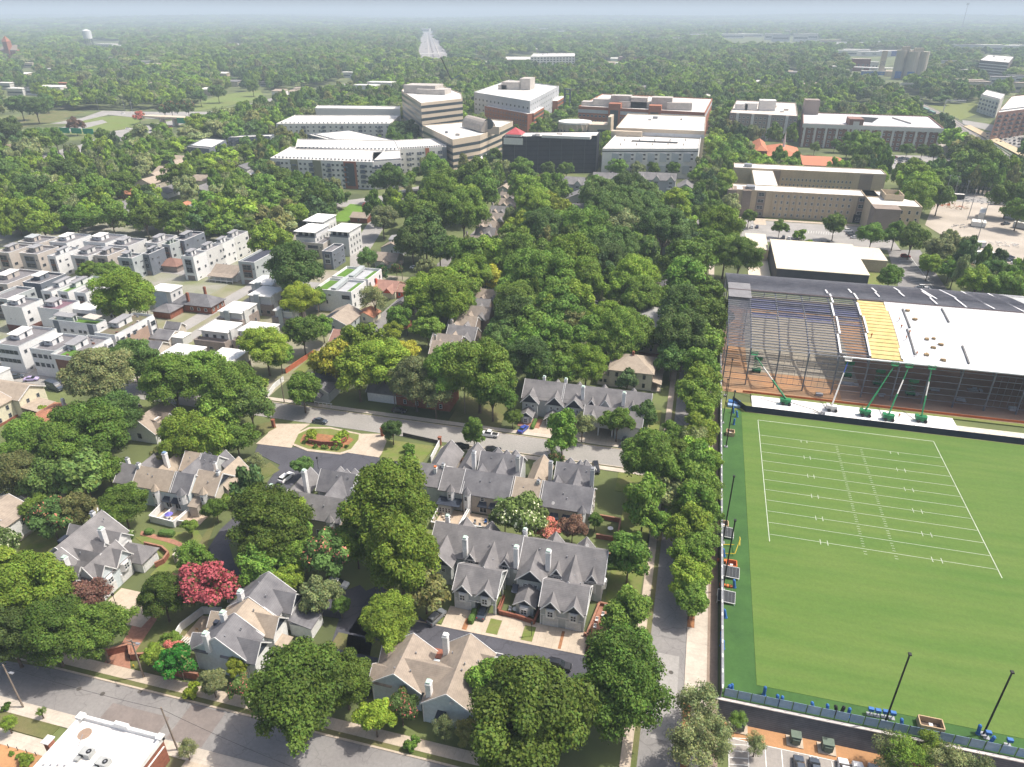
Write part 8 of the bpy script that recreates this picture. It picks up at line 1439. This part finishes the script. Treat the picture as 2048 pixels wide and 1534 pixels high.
# left motorway with bridge and signs
rp_('motorway',[(60,318),(120,300),(160,290),(230,262),(300,250),(360,238),(372,246),(300,266),(235,284),(160,310),(90,345),(40,345)],.1,asph_l)
rp_('motorway',[(100,248),(165,236),(205,222),(300,224),(420,224),(500,208),(560,192),(640,178),(700,165),(706,171),(620,190),(560,205),(500,219),(420,237),(300,238),(215,230),(140,248)],.3,asph_l)
rp_('motorway',[(90,275),(150,262),(215,245),(205,240),(140,252),(80,262)],.2,asph_l)
rp_('lawn',[(120,262),(180,235),(280,229),(285,240),(250,258),(160,272),(140,268)],.12,mat('loop_grass',(.14,.2,.045),.95,(.16,.18,.06),.02)); rp_('lawn',[(0,240),(100,222),(170,224),(100,246),(0,262)],.1,lawnd); rp_('lawn',[(0,290),(60,285),(75,300),(0,325)],.1,dirt); rp_('lawn',[(240,290),(300,270),(330,262),(345,280),(290,300)],.1,lawn); rp_('lawn',[(380,212),(440,190),(520,180),(530,195),(440,215),(390,222)],.1,MC['loop_grass'])
t=T('road_bridge','concrete road bridge over the left motorway with a green sign','bridge',*G(340,238)); p_=G(292,232,9); q_=G(420,238,9); t('deck',tanc).beam((*p_,9),(*q_,9),12,1.8)
for f in (.25,.45,.65,.85): b=MB(); b.box(p_[0]+(q_[0]-p_[0])*f-1.5,p_[0]+(q_[0]-p_[0])*f+1.5,p_[1]+(q_[1]-p_[1])*f-3,p_[1]+(q_[1]-p_[1])*f+3,0,8.2); t.p('pier',penth,b)
x=p_[0]+(q_[0]-p_[0])*.62; y=p_[1]+(q_[1]-p_[1])*.62-6.5; b=MB(); b.box(x-6,x+6,y-.3,y,4,10); t.p('green_sign',mat('sign_green',(.02,.3,.15),.6),b); t.done()
x,y=G(158,282); t=T('sign_gantry','green overhead sign gantry over the slip road','sign',x,y); 
for a in (-14,0,14): b=MB(); b.box(x+a-6,x+a+6,y-.3,y,7,12); t.p('sign_panel',MC['sign_green'],b)
t('beam',steel).beam((x-22,y+.4,9),(x+22,y+.4,9),.6,.6)
for a in (-22,22): b=MB(); b.tube((x+a,y+.4,0),(x+a,y+.4,10),.35); t.p('post',steel,b)
t.done()
for i,(px,py) in enumerate(((198,222),(265,224),(250,222),(480,160),(590,185),(600,158),(520,215),(55,300))): x,y=G(px,py); b=MB(); b.tube((x,y,0),(x,y,14),.28,.2,6); b.beam((x,y,14),(x+3.5,y-1,14.6),.25,.25); tag(b.build('street_lamp',steel),'motorway lamp post on the left, %s of the row'%ordn[i],'lamp post',group='motorway lamp posts')
# water tower
KO.append([G(170,97),G(192,97),G(192,94),G(170,94)]); x,y=G(181,97); t=T('water_tower','white water tower on dark legs above the far wood','water tower',x,y); wt=mat('tower_white',(.75,.76,.77),.5)
t('tank',wt).tube((x,y,32),(x,y,56),15,15,20); t('roof',wt).tube((x,y,56),(x,y,63),15.5,.6,20)
for k in range(6): a=k*math.pi/3; b=MB(); b.beam((x+16*math.cos(a),y+16*math.sin(a),0),(x+12*math.cos(a),y+12*math.sin(a),32),1.6,1.6); t.p('leg',mat('dark_leg',(.08,.09,.1),.7),b)
t('bracing',MC['dark_leg']).tube((x,y,14),(x,y,15.5),15,15,12); t.done()
# far masts
for i,(px,py,yt) in enumerate(((1481,45,6),(1921,62,10),(953,130,85),(732,108,92))): g_,h=None,30; gx,gy=G(px,py); h=0
masts=[(1481,40,110,.6),(1921,66,170,.5),(953,132,48,.5),(553,150,24,.4),(598,152,24,.4)]
for i,(px,py,h,w_) in enumerate(masts): x,y=G(px,py); s=math.hypot(x,y)/900; b=MB(); hh=h if i>1 else h; b.tube((x,y,0),(x,y,hh),w_*s,w_*s*.4,4); b.box(x-w_*s*2.4,x+w_*s*2.4,y-.5,y+.5,hh*.93,hh); tag(b.build('radio_mast',steel),['tall lattice radio mast breaking the horizon','faint leaning radio mast at the far right','pale mast left of the far white office','flood light mast over the left wood, left','flood light mast over the left wood, right'][i],'mast')
# crawler crane behind the banded tower
x,y=G(905,190); t=T('crane','thin dark crane jib rising behind the banded tower','crane',x,y); p1=G(882,118,60); t('jib',black).beam((x,y,20),(p1[0],p1[1],62),1.2,1.2); t('mast',black).beam((x,y,0),(x,y,24),2,2); t('counter_jib',mat('crane_blue',(.15,.25,.35),.6)).beam((x,y,22),(x+12,y,28),1,1); t.done()
# scattered far roofs: individual low buildings among the trees
far=[(22,118,30,14,'b'),(170,128,40,6,'w'),(215,95,60,8,'w'),(245,97,40,6,'w'),(60,135,26,8,'b'),(20,132,26,6,'t'),(105,145,24,6,'w'),(145,132,22,7,'b'),(222,122,30,7,'t'),(292,132,34,9,'w'),(310,138,30,9,'b'),(275,118,20,9,'r'),(460,128,20,6,'w'),(335,170,26,6,'w'),(345,172,18,8,'t'),(150,188,26,7,'t'),(110,187,50,9,'w'),(85,190,40,9,'g'),(15,178,30,8,'w'),(130,180,24,9,'r'),(180,173,30,6,'w'),(455,90,20,5,'w'),(575,75,20,5,'w'),(640,48,60,6,'w'),(670,46,50,6,'w'),(735,190,36,12,'w'),(765,187,40,14,'w'),(700,155,30,8,'w'),(715,158,24,8,'g'),(40,190,30,8,'w'),
 (825,60,60,10,'w'),(850,63,60,12,'w'),(900,45,70,8,'w'),(960,62,30,8,'w'),(998,66,30,10,'w'),(1085,62,90,10,'w'),(1120,66,50,8,'w'),(1140,66,50,8,'r'),(1200,72,40,8,'w'),(1270,70,60,8,'g'),(1305,82,60,8,'w'),(1350,82,60,8,'w'),(1385,73,40,6,'w'),(1300,40,50,6,'w'),(1345,42,50,6,'w'),(1400,75,80,10,'w'),(1460,76,110,12,'w'),(1500,74,100,10,'w'),(1405,73,60,8,'b'),(1545,80,60,18,'w'),(1560,83,60,18,'g'),(1600,83,50,20,'w'),(1620,80,50,18,'w'),(1585,66,90,8,'b'),(1625,66,60,8,'r'),(1570,64,60,6,'w'),(1660,88,60,10,'b'),(1665,95,70,8,'w'),(1700,92,80,8,'w'),(1760,90,60,8,'w'),(1690,112,50,10,'w'),(1710,110,60,10,'w'),(1815,66,60,6,'w'),(1870,70,60,6,'w'),(1960,68,80,6,'w'),(2030,66,60,6,'w'),(1930,104,70,14,'g'),(1975,104,60,14,'w'),(2010,103,60,12,'w'),(2035,100,60,10,'w'),(1895,135,26,12,'g'),(1935,178,40,12,'t'),(1950,182,34,12,'t'),(2000,168,40,10,'g'),(2030,165,30,10,'g'),(2045,185,30,12,'t'),(1610,185,8,5,'r'),(1748,198,8,5,'r'),(1018,380,5,5,'g'),(530,172,12,5,'g'),(1295,128,26,4,'w'),(1240,130,30,4,'w'),(1350,128,40,5,'w'),(640,150,10,4,'w')]
cn={'b':('tan brick',tanc),'w':('white',whitec),'t':('tan',beige),'r':('brick red',brk2),'g':('grey',greyc)}
near_=[(181,95,'water tower'),(862,90,'far motorway'),(1105,118,'far white office'),(1815,130,'silos'),(1990,130,'dark banded office'),(1481,60,'tall radio mast'),(340,235,'road bridge'),(60,150,'upper left corner'),(700,170,'motorway curve'),(500,100,'left horizon wood'),(1280,90,'wood right of the far office'),(1620,90,'white blocks on the right horizon'),(650,60,'horizon left of the motorway'),(1340,60,'horizon above the brick office')]
FLb={}
for i,(px,py,w_,h,c) in enumerate(far):
    x,y=G(px,py); d=max(w_*.5,8); h=h*1.5 if py<115 else h*1.15; t=T('far_building','x','building',x,y,group='far buildings among the trees'); w_=w_*(1 if py>150 else 1.25); t('wall',cn[c][1]).box(x-w_/2,x+w_/2,y-d/2,y+d/2,0,h); KO.append([(x-w_/2,y-d/2),(x+w_/2,y-d/2),(x+w_/2,y+d/2),(x-w_/2,y+d/2)])
    t('roof',{'w':wr,'r':brk2,'t':shb,'b':tanc,'g':shg}[c]).box(x-w_/2-.5,x+w_/2+.5,y-d/2-.5,y+d/2+.5,h,h+.9); b=MB(); b.box(x-w_*.45,x+w_*.45,y-d/2-.1,y-d/2,h*.35,h*.6); t.p('window_band',band,b); t.done()
    nm=min(near_,key=lambda q:math.hypot(q[0]-px,(q[1]-py)*2))[2]; FLb.setdefault((cn[c][0],nm),[]).append((px,t.e))
rr_=random.Random(5); k=0; ftop={'a':wr,'b':shb,'c':shg}
while k<90:
    px=rr_.uniform(0,2048); py=rr_.uniform(48,200) if px<760 or px>1120 else rr_.uniform(48,120)
    if 780<px<960: continue
    x,y=G(px,py); w_=rr_.uniform(12,22) if py>110 else rr_.uniform(24,60); d=w_*.7; h=rr_.uniform(5,9); k+=1
    t=T('far_house','small roof showing among the distant trees','house',x,y,group='small roofs in the distant woods'); t('wall',[whitec,beige,tanc][k%3]).box(x-w_/2,x+w_/2,y-d/2,y+d/2,0,h); t('roof',[wr,shb,shg,wr,sht][k%5]).slab([(x-w_/2-.5,y-d/2-.5,h+.5),(x+w_/2+.5,y-d/2-.5,h+.5),(x+w_/2+.5,y+d/2,h+2.2),(x-w_/2-.5,y+d/2,h+2.2)],.5); t.done()
    KO.append([(x-w_/2,y-d/2),(x+w_/2,y-d/2),(x+w_/2,y+d/2),(x-w_/2,y+d/2)])
for (c,nm),L_ in FLb.items():
    L_.sort(key=lambda q:q[0])
    for i,(px,e) in enumerate(L_): e['label']='%s building near %s%s'%(c,nm,'' if len(L_)==1 else ', %s from left'%ordn[i])
# red brick church-like hall at upper left
KO.append([G(10,122),G(36,122),G(36,116),G(10,116)]); x,y=G(22,122); t=T('brick_hall','red brick towered hall in the wood at the upper left','church',x,y); t('wall',brk2).box(x-30,x+30,y,y+30,0,26); t('roof',shb).slab([(x-31,y-1,26),(x+31,y-1,26),(x+20,y+15,38),(x-20,y+15,38)],1); t('tower',brk2).box(x-7,x+7,y-4,y+10,0,46); b=MB()
for q in (((x-8,y-5),(x+8,y-5)),((x+8,y-5),(x+8,y+11)),((x+8,y+11),(x-8,y+11)),((x-8,y+11),(x-8,y-5))): b.poly([(*q[0],46),(*q[1],46),(x,y+3,60)])
t.p('spire',brk2,b); t.done()
# ================================================================= poles and wires of the near streets
def upole(x,y,h,label,arm=True,lean=(0,0),lamp=False):
    t=T('utility_pole',label,'pole',x,y,0,group='utility poles'); t('shaft',mat('weathered_pole',(.27,.22,.18),.9,(.2,.165,.135),1.)).tube((x,y,0),(x+lean[0],y+lean[1],h),.17,.12,8)
    if arm:
        for z in (h-.5,h-1.3): b=MB(); b.beam((x+lean[0]-1.1,y+lean[1],z),(x+lean[0]+1.1,y+lean[1],z),.12,.12); t.p('cross_arm',MC['weathered_pole'],b)
    if lamp: t('lamp_arm',steel).tube((x,y,h-.8),(x+1.8,y-.6,h+.2),.05); t('lamp_head',steel).box(x+1.6,x+2.4,y-.8,y-.4,h+.1,h+.28)
    t.done(); return (x+lean[0],y+lean[1],h-.4)
A=upole(*G(930,828),11.5,'wooden utility pole with cross arms beside the white pickup'); B=upole(*G(790,812),10.5,'utility pole in front of the shaded brick house'); C=upole(*G(569,806),9,'thin utility pole by the curved white fence',arm=False); D=upole(*G(288,1355),9.9,'pale utility pole with transformer at the winding brick wall',lamp=True); E_=upole(*G(47,1415),10,'leaning utility pole with street lamp at the left edge',arm=False,lean=(-1.2,.6),lamp=True); F=upole(*G(356,1500),10.5,'dark wooden pole between the cafe and the front street',arm=False,lean=(-.6,0)); H_=upole(*G(322,681),9,'utility pole beside the alley garage',arm=False); I_=upole(*G(233,694),9,'utility pole at the side of the upper alley block',arm=False); J_=upole(*G(193,752),9.5,'utility pole before the brown panelled front block',arm=False); K_=upole(*G(136,655),9,'utility pole between the brick based white cubes',arm=False); L__=upole(*G(641,650),8.5,'pale pole beside the bright tree and grey stair tower',arm=False); Q_=upole(*G(867,545),9,'utility pole at the edge of the oak grove',arm=False); R_=upole(*G(805,560),9.5,'utility pole by the red house',arm=True)
def wire(p,q,label,sag=1.,off=0):
    b=MB(); n=10; P=[]
    for k in range(n+1): f=k/n; P.append((p[0]+(q[0]-p[0])*f,p[1]+(q[1]-p[1])*f+off,p[2]+(q[2]-p[2])*f-sag*4*f*(1-f)))
    for a,c in zip(P,P[1:]): b.tube(a,c,.03,n=3,cap=False)
    tag(b.build('overhead_wire',black),label,'wire',group='overhead wires')
wire(A,B,'wire between the pickup pole and the brick house pole, near one'); wire(A,B,'wire between the pickup pole and the brick house pole, far one',off=.9); wire(B,C,'wire from the brick house pole to the fence pole'); wire(A,(G(1150,800,8)[0],G(1150,800,8)[1],8),'wire from the pickup pole to the grey row'); wire(E_,F,'wire over the front street footway by the cafe',.6); wire(F,(-45,58,9),'wire running right from the dark cafe pole',.6); wire(E_,D,'wire crossing the front street',.5); wire(C,(-165,160,9),'wire running left from the fence pole')
def slamp(x,y,label):
    t=T('lantern_post',label,'lamp post',x,y,0,group='black lantern posts'); t('shaft',black).tube((x,y,0),(x,y,3.4),.06); t('lantern',black).box(x-.2,x+.2,y-.2,y+.2,3.4,3.9); t('cap',black).tube((x,y,3.9),(x,y,4.1),.25,.05,6); t.done()
for i,(px,py) in enumerate(((1063,1273),(234,1215),(637,938),(758,950))): slamp(*G(px,py),['black lantern post on the grass strip between garage drives','black lantern post beside the brick drive','black lantern post on the dark estate drive','black lantern post near the end of the dark drive'][i])
wallrun('iron_fence','low iron fence beside the lawn and the middle street',[G(806,872),G(878,888)],1.1,mat('iron_mesh',(.08,.07,.06),.8),.05,'fence',cap=black); wallrun('patio_fence','white fence wing beside the gate lawn',[G(880,890),G(862,925)],1.9,sidw,.15,'fence')
for i,(px,py) in enumerate(((548,855),(880,890),(765,872))): x,y=G(px,py); b=MB(); b.box(x-.4,x+.4,y-.4,y+.4,0,2.6); b.box(x-.5,x+.5,y-.5,y+.5,2.6,2.8); tag(b.build('gate_pillar',brick),['tall brick gate pillar left of the gate island','brick pillar at the fence end on the street','brick gate pillar beside the round tree'][i],'pillar',group='brick gate pillars')
# palms on the patio row
pm=leafcol('palm_foliage',(.1,.17,.04))
for i,(px,py) in enumerate(((1003,995),(1020,990))):
    x,y=G(px,py,6); t=T('palm_tree',['left palm behind the patio row garden','right palm behind the patio row garden'][i],'palm',x,y-1,group='palms'); t('trunk',bark).tube((x,y-1,0),(x,y-1,5.8),.22,.18,8); b=MB(); r=random.Random(i)
    for k in range(22):
        a=k*.6+r.random()*.3; el=r.uniform(-.2,1.1); L_=2.1; pr=(x,y-1,5.8); s=.22
        for j in range(4): f=(j+1)/4; nx=(x+math.cos(a)*L_*f*math.cos(el*.6),y-1+math.sin(a)*L_*f*math.cos(el*.6),5.8+math.sin(el)*L_*f*.8-1.1*f*f); w_=(-math.sin(a)*s*(1-f*.7),math.cos(a)*s*(1-f*.7)); b.poly([(pr[0]-w_[0],pr[1]-w_[1],pr[2]),(pr[0]+w_[0],pr[1]+w_[1],pr[2]),(nx[0]+w_[0]*.8,nx[1]+w_[1]*.8,nx[2]),(nx[0]-w_[0]*.8,nx[1]-w_[1]*.8,nx[2])]); pr=nx
    o=t.p('crown',hedgem,b); t.done()
# manholes and road marks
b=MB()
for px,py in ((158,1378),(205,1388),(1342,1345),(280,1383)): x,y=G(px,py); b.tube((x,y,.03),(x,y,.034),.45,n=14)
tag(b.build('manhole_cover',mat('iron_cover',(.1,.09,.08),.8)),kind='structure')
b=MB(); b.box(-28.6,-26.3,94.9,95.05,.05,.062); tag(b.build('road_marking',line),kind='structure')
# ---------------- wood and far forest: nobody could count these crowns
INC=[[(0,300),(120,300),(260,300),(380,330),(440,360),(520,350),(540,390),(640,380),(700,400),(640,440),(600,430),(560,470),(540,455),(440,470),(300,455),(150,450),(0,480)],
 [(830,340),(900,335),(1010,365),(1090,400),(1180,400),(1270,360),(1330,395),(1400,430),(1395,520),(1380,700),(1330,700),(1340,620),(1290,600),(1280,700),(1190,740),(1060,740),(1000,690),(1000,600),(920,540),(870,490),(820,460),(800,420)],
 [(130,830),(240,810),(250,870),(210,960),(80,980),(0,1000),(0,900),(60,860)],[(300,740),(500,740),(520,830),(480,880),(400,840),(330,800)],[(820,760),(1000,720),(1030,780),(960,820),(840,820)],
 [(460,1010),(600,1000),(600,1160),(480,1120)],[(1880,505),(2048,545),(2048,600),(1900,570)],[(1460,180),(1700,180),(1740,215),(1600,220),(1460,200)],[(1890,300),(2000,300),(2048,350),(2048,400),(1960,360),(1880,330)]]
EXP=[[(0,342),(60,310),(150,305),(300,278),(440,246),(520,217),(640,187),(700,167),(690,158),(600,172),(540,178),(520,165),(500,175),(380,190),(400,205),(340,216),(300,222),(200,212),(100,212),(60,175),(0,180)],
 [(540,385),(540,365),(800,375),(830,350),(900,335),(1010,345),(1080,350),(1200,350),(1400,345),(1395,395),(1290,395),(1080,385),(1000,350),(860,390),(700,420),(560,395)],[(1460,440),(1500,440),(1740,470),(1760,500),(1480,500)],[(1765,300),(1900,305),(1910,330),(1860,360),(1790,355)],
 [(1755,170),(1800,165),(1880,215),(1960,205),(2048,175),(2048,640),(1830,600),(1830,480),(2048,420),(2048,350),(1900,250),(1830,215)],
 [(838,62),(865,62),(905,122),(830,122)],[(1005,108),(1150,108),(1150,132),(1005,132)],[(1440,72),(1640,72),(1660,95),(1560,98),(1440,95)],[(1690,100),(1840,100),(1860,150),(1690,150)],[(1955,112),(2025,112),(2025,150),(1955,150)],[(170,80),(245,80),(245,105),(170,105)],[(830,118),(985,118),(985,133),(830,133)],[(1660,130),(1960,130),(1960,138),(1660,138)],[(1180,118),(1350,118),(1350,130),(1200,130)],[(180,450),(700,410),(720,470),(560,500),(180,520)]]
EXN=[[(60,330),(100,300),(60,250),(180,215),(300,212),(420,212),(500,200),(600,180),(700,155),(712,172),(600,202),(500,228),(430,247),(370,264),(300,287),(240,300),(160,320),(100,342)],[(1845,372),(2060,380),(2060,500),(2100,545),(1985,535),(1900,490),(1845,465)],[(1762,303),(1908,306),(1908,345),(1790,368)],[(1752,170),(1910,230),(2060,322),(2060,368),(1995,335),(1890,272),(1850,240)],[(1850,205),(1950,198),(1990,222),(2060,258),(2060,312),(1960,272),(1880,242)],[(1075,342),(1400,342),(1400,402),(1290,402),(1180,398),(1075,390)],[(1500,300),(1700,300),(1700,345),(1500,330)],[(850,710),(985,580),(1000,600),(975,670),(940,715)],[(915,510),(1015,390),(1045,385),(1040,410),(950,530)],[(1268,465),(1385,490),(1380,540),(1268,530)],[(1285,540),(1350,540),(1345,720),(1285,700)],[(1105,410),(1170,405),(1170,450),(1105,455)]]
KB=[(sum(p[0] for p in P)/len(P),sum(p[1] for p in P)/len(P),P,max(math.hypot(p[0]-P[0][0],p[1]-P[0][1]) for p in P)) for P in KO]
def blocked(x,y):
    d=math.hypot(x,y); L_=(8 if d<1400 else 13)*d/111; ux,uy=x/d,y/d
    for cx,cy,P,r in KB:
        if math.hypot(x-cx,y-cy)>r+L_+8: continue
        s=0
        while s<=L_:
            if inpoly(x+ux*s,y+uy*s,P): return True
            s+=5
        for dx,dy in ((6,0),(-6,0),(0,-6)):
            if inpoly(x+dx,y+dy,P): return True
    return False
def allowed(x,y):
    px,py=PX(x,y,5)
    if not(-120<px<2170): return False
    if y<0: return False
    if x*math.sin(PHI)*1+y*math.cos(PHI)<60: return False
    for p in EXN:
        if inpoly(px,py,p): return False
    if (y>240 or x*x+y*y>62500) and blocked(x,y): return False
    for k_,p in enumerate(INC):
        if inpoly(px,py,p): return random.random()<(.3 if 0<k_<6 else 1)
    if py>440: return False
    for p in EXP:
        if inpoly(px,py,p): return False
    return True
pts=[];scl=[];kk=[]
def hill(x,y):
    d=math.hypot(x,y); s=min(1,max(0,(d-7500)/4500)); return s*s*(34+26*math.sin(x/1900+1)*math.cos(y/2300)+17*math.sin(x/870+y/3000))
b=MB(); n_=70
for i in range(n_):
    for j in range(n_):
        X0,X1=[-19000+38000*k/n_ for k in (i,i+1)]; Y0,Y1=[1000+22000*k/n_ for k in (j,j+1)]
        if min(hill(X0,Y0),hill(X1,Y1),hill(X0,Y1),hill(X1,Y0))>.2: b.poly([(X0,Y0,hill(X0,Y0)),(X1,Y0,hill(X1,Y0)),(X1,Y1,hill(X1,Y1)),(X0,Y1,hill(X0,Y1))])
tag(b.build('hills',gm),kind='structure')
own=[(o.location.x,o.location.y) for o in COL.objects if o.name.split('.')[0]=='tree']
def fill(d0,d1,sp,Rm,hz,jit=.5,keep=1.):
    a0,a1=math.radians(-39),math.radians(39); n=int(d1/sp)+2
    for i in range(-n,n):
        for j in range(int(d0*.5/sp),n):
            x=(i+random.uniform(-jit,jit))*sp; y=(j+random.uniform(-jit,jit))*sp
            X=x*math.cos(PHI)-y*math.sin(PHI); Y=x*math.sin(PHI)+y*math.cos(PHI); d=math.hypot(X,Y)
            if not d0<=d<d1 or abs(math.atan2(X,Y))>a1 or random.random()>keep: continue
            if not allowed(x,y): continue
            if d<420 and any((x-u)**2+(y-v)**2<20 for u,v in own): continue
            nf=math.sin(x/61+1.3*math.sin(y/97))*math.sin(y/53+.8*math.sin(x/71))+.5*math.sin(x/210+y/170)*math.sin(y/330-x/290)
            if d>650 and nf>.62 and random.random()<.8: continue
            r=Rm*random.uniform(.6,1.4)*(1+.18*math.sin(x/37+y/45)); h=hz*random.uniform(.65,1.35)
            pts.append((x,y,h*.75+hill(x,y))); scl.append((r,r,h*.72)); kk.append(random.choice((0,0,1,1,1,2,3,4,5) if math.sin(x/83+y/120)>0 else (1,1,2,2,3,3,5,2,1)))
fill(80,700,9.5,5.9,11.5,.45,.96)
fill(700,1600,14,8.6,14,.45,.97)
fill(1600,3200,21,13.5,16,.45,.96)
fill(3200,7000,38,23,18,.45,.93)
fill(7000,20000,110,68,26,.45,.92)
me=bpy.data.meshes.new('woodland'); me.vertices.add(len(pts)); me.vertices.foreach_set('co',np.array(pts,dtype=np.float32).ravel())
a=me.attributes.new('scl','FLOAT_VECTOR','POINT'); a.data.foreach_set('vector',np.array(scl,dtype=np.float32).ravel())
a=me.attributes.new('kk','INT','POINT'); a.data.foreach_set('value',np.array(kk,dtype=np.int32))
a=me.attributes.new('rot','FLOAT_VECTOR','POINT'); a.data.foreach_set('vector',np.array([(0,0,random.uniform(0,6.28)) for _ in pts],dtype=np.float32).ravel())
fo=bpy.data.objects.new('woodland',me); COL.objects.link(fo); tag(fo,kind='stuff')
fo['label']='dense mixed wood and the forest reaching to the horizon'
src=[]
FM=[crownmesh('crown',9000,('r',.9),.09,s_,44,qs=.9) for s_ in (71,72,73)]
for i,c in enumerate('dmgsoe'):
    o=next(o for o in COL.objects if o.name.startswith('crown') and o.data in MED and all(abs(v-w*1.2)<.002 for v,w in zip(o.color,LC[c])) and o not in src) if c in 'dmge' else src[i-3]
    if c in 'so': o=[q for q in COL.objects if q.name.startswith('crown') and q.data in MED and q not in src][5+i]
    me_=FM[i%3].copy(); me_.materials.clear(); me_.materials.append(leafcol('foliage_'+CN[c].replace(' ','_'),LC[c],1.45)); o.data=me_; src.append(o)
ng=bpy.data.node_groups.new('wood_scatter','GeometryNodeTree'); ng.interface.new_socket('Geometry',in_out='INPUT',socket_type='NodeSocketGeometry'); ng.interface.new_socket('Geometry',in_out='OUTPUT',socket_type='NodeSocketGeometry')
N=ng.nodes; L=ng.links; gi=N.new('NodeGroupInput'); go=N.new('NodeGroupOutput'); jn=N.new('GeometryNodeJoinGeometry')
def na(nm,ty):
    n=N.new('GeometryNodeInputNamedAttribute'); n.data_type=ty; n.inputs['Name'].default_value=nm; return n.outputs['Attribute']
ka=na('kk','INT'); sa=na('scl','FLOAT_VECTOR'); ra=na('rot','FLOAT_VECTOR')
for i,o in enumerate(src):
    oi=N.new('GeometryNodeObjectInfo'); oi.inputs['Object'].default_value=o; oi.inputs['As Instance'].default_value=True; oi.transform_space='ORIGINAL'
    cmp_=N.new('FunctionNodeCompare'); cmp_.data_type='INT'; cmp_.operation='EQUAL'; L.new(ka,cmp_.inputs[2]); cmp_.inputs[3].default_value=i
    ip=N.new('GeometryNodeInstanceOnPoints'); L.new(gi.outputs[0],ip.inputs['Points']); L.new(cmp_.outputs[0],ip.inputs['Selection']); L.new(oi.outputs['Geometry'],ip.inputs['Instance']); L.new(ra,ip.inputs['Rotation']); L.new(sa,ip.inputs['Scale']); L.new(ip.outputs[0],jn.inputs[0])
L.new(jn.outputs[0],go.inputs[0]); md=fo.modifiers.new('scatter','NODES'); md.node_group=ng
print('forest points',len(pts),'trees',NTREE)
label_trees()
# ================================================================= haze
b=MB(); b.box(-25900,25900,-300,25900,-5,230); hz=b.build('haze',[]); tag(hz,kind='stuff'); hz['label']='pale summer haze over the town'
hm=bpy.data.materials.new('haze'); hm.use_nodes=True; n=hm.node_tree.nodes; l=hm.node_tree.links; n.remove(n['Principled BSDF']); v=n.new('ShaderNodeVolumePrincipled'); v.inputs['Color'].default_value=(.73,.875,1,1); v.inputs['Density'].default_value=.00019; v.inputs['Anisotropy'].default_value=0
l.new(v.outputs[0],n['Material Output'].inputs['Volume']); hz.data.materials.append(hm)
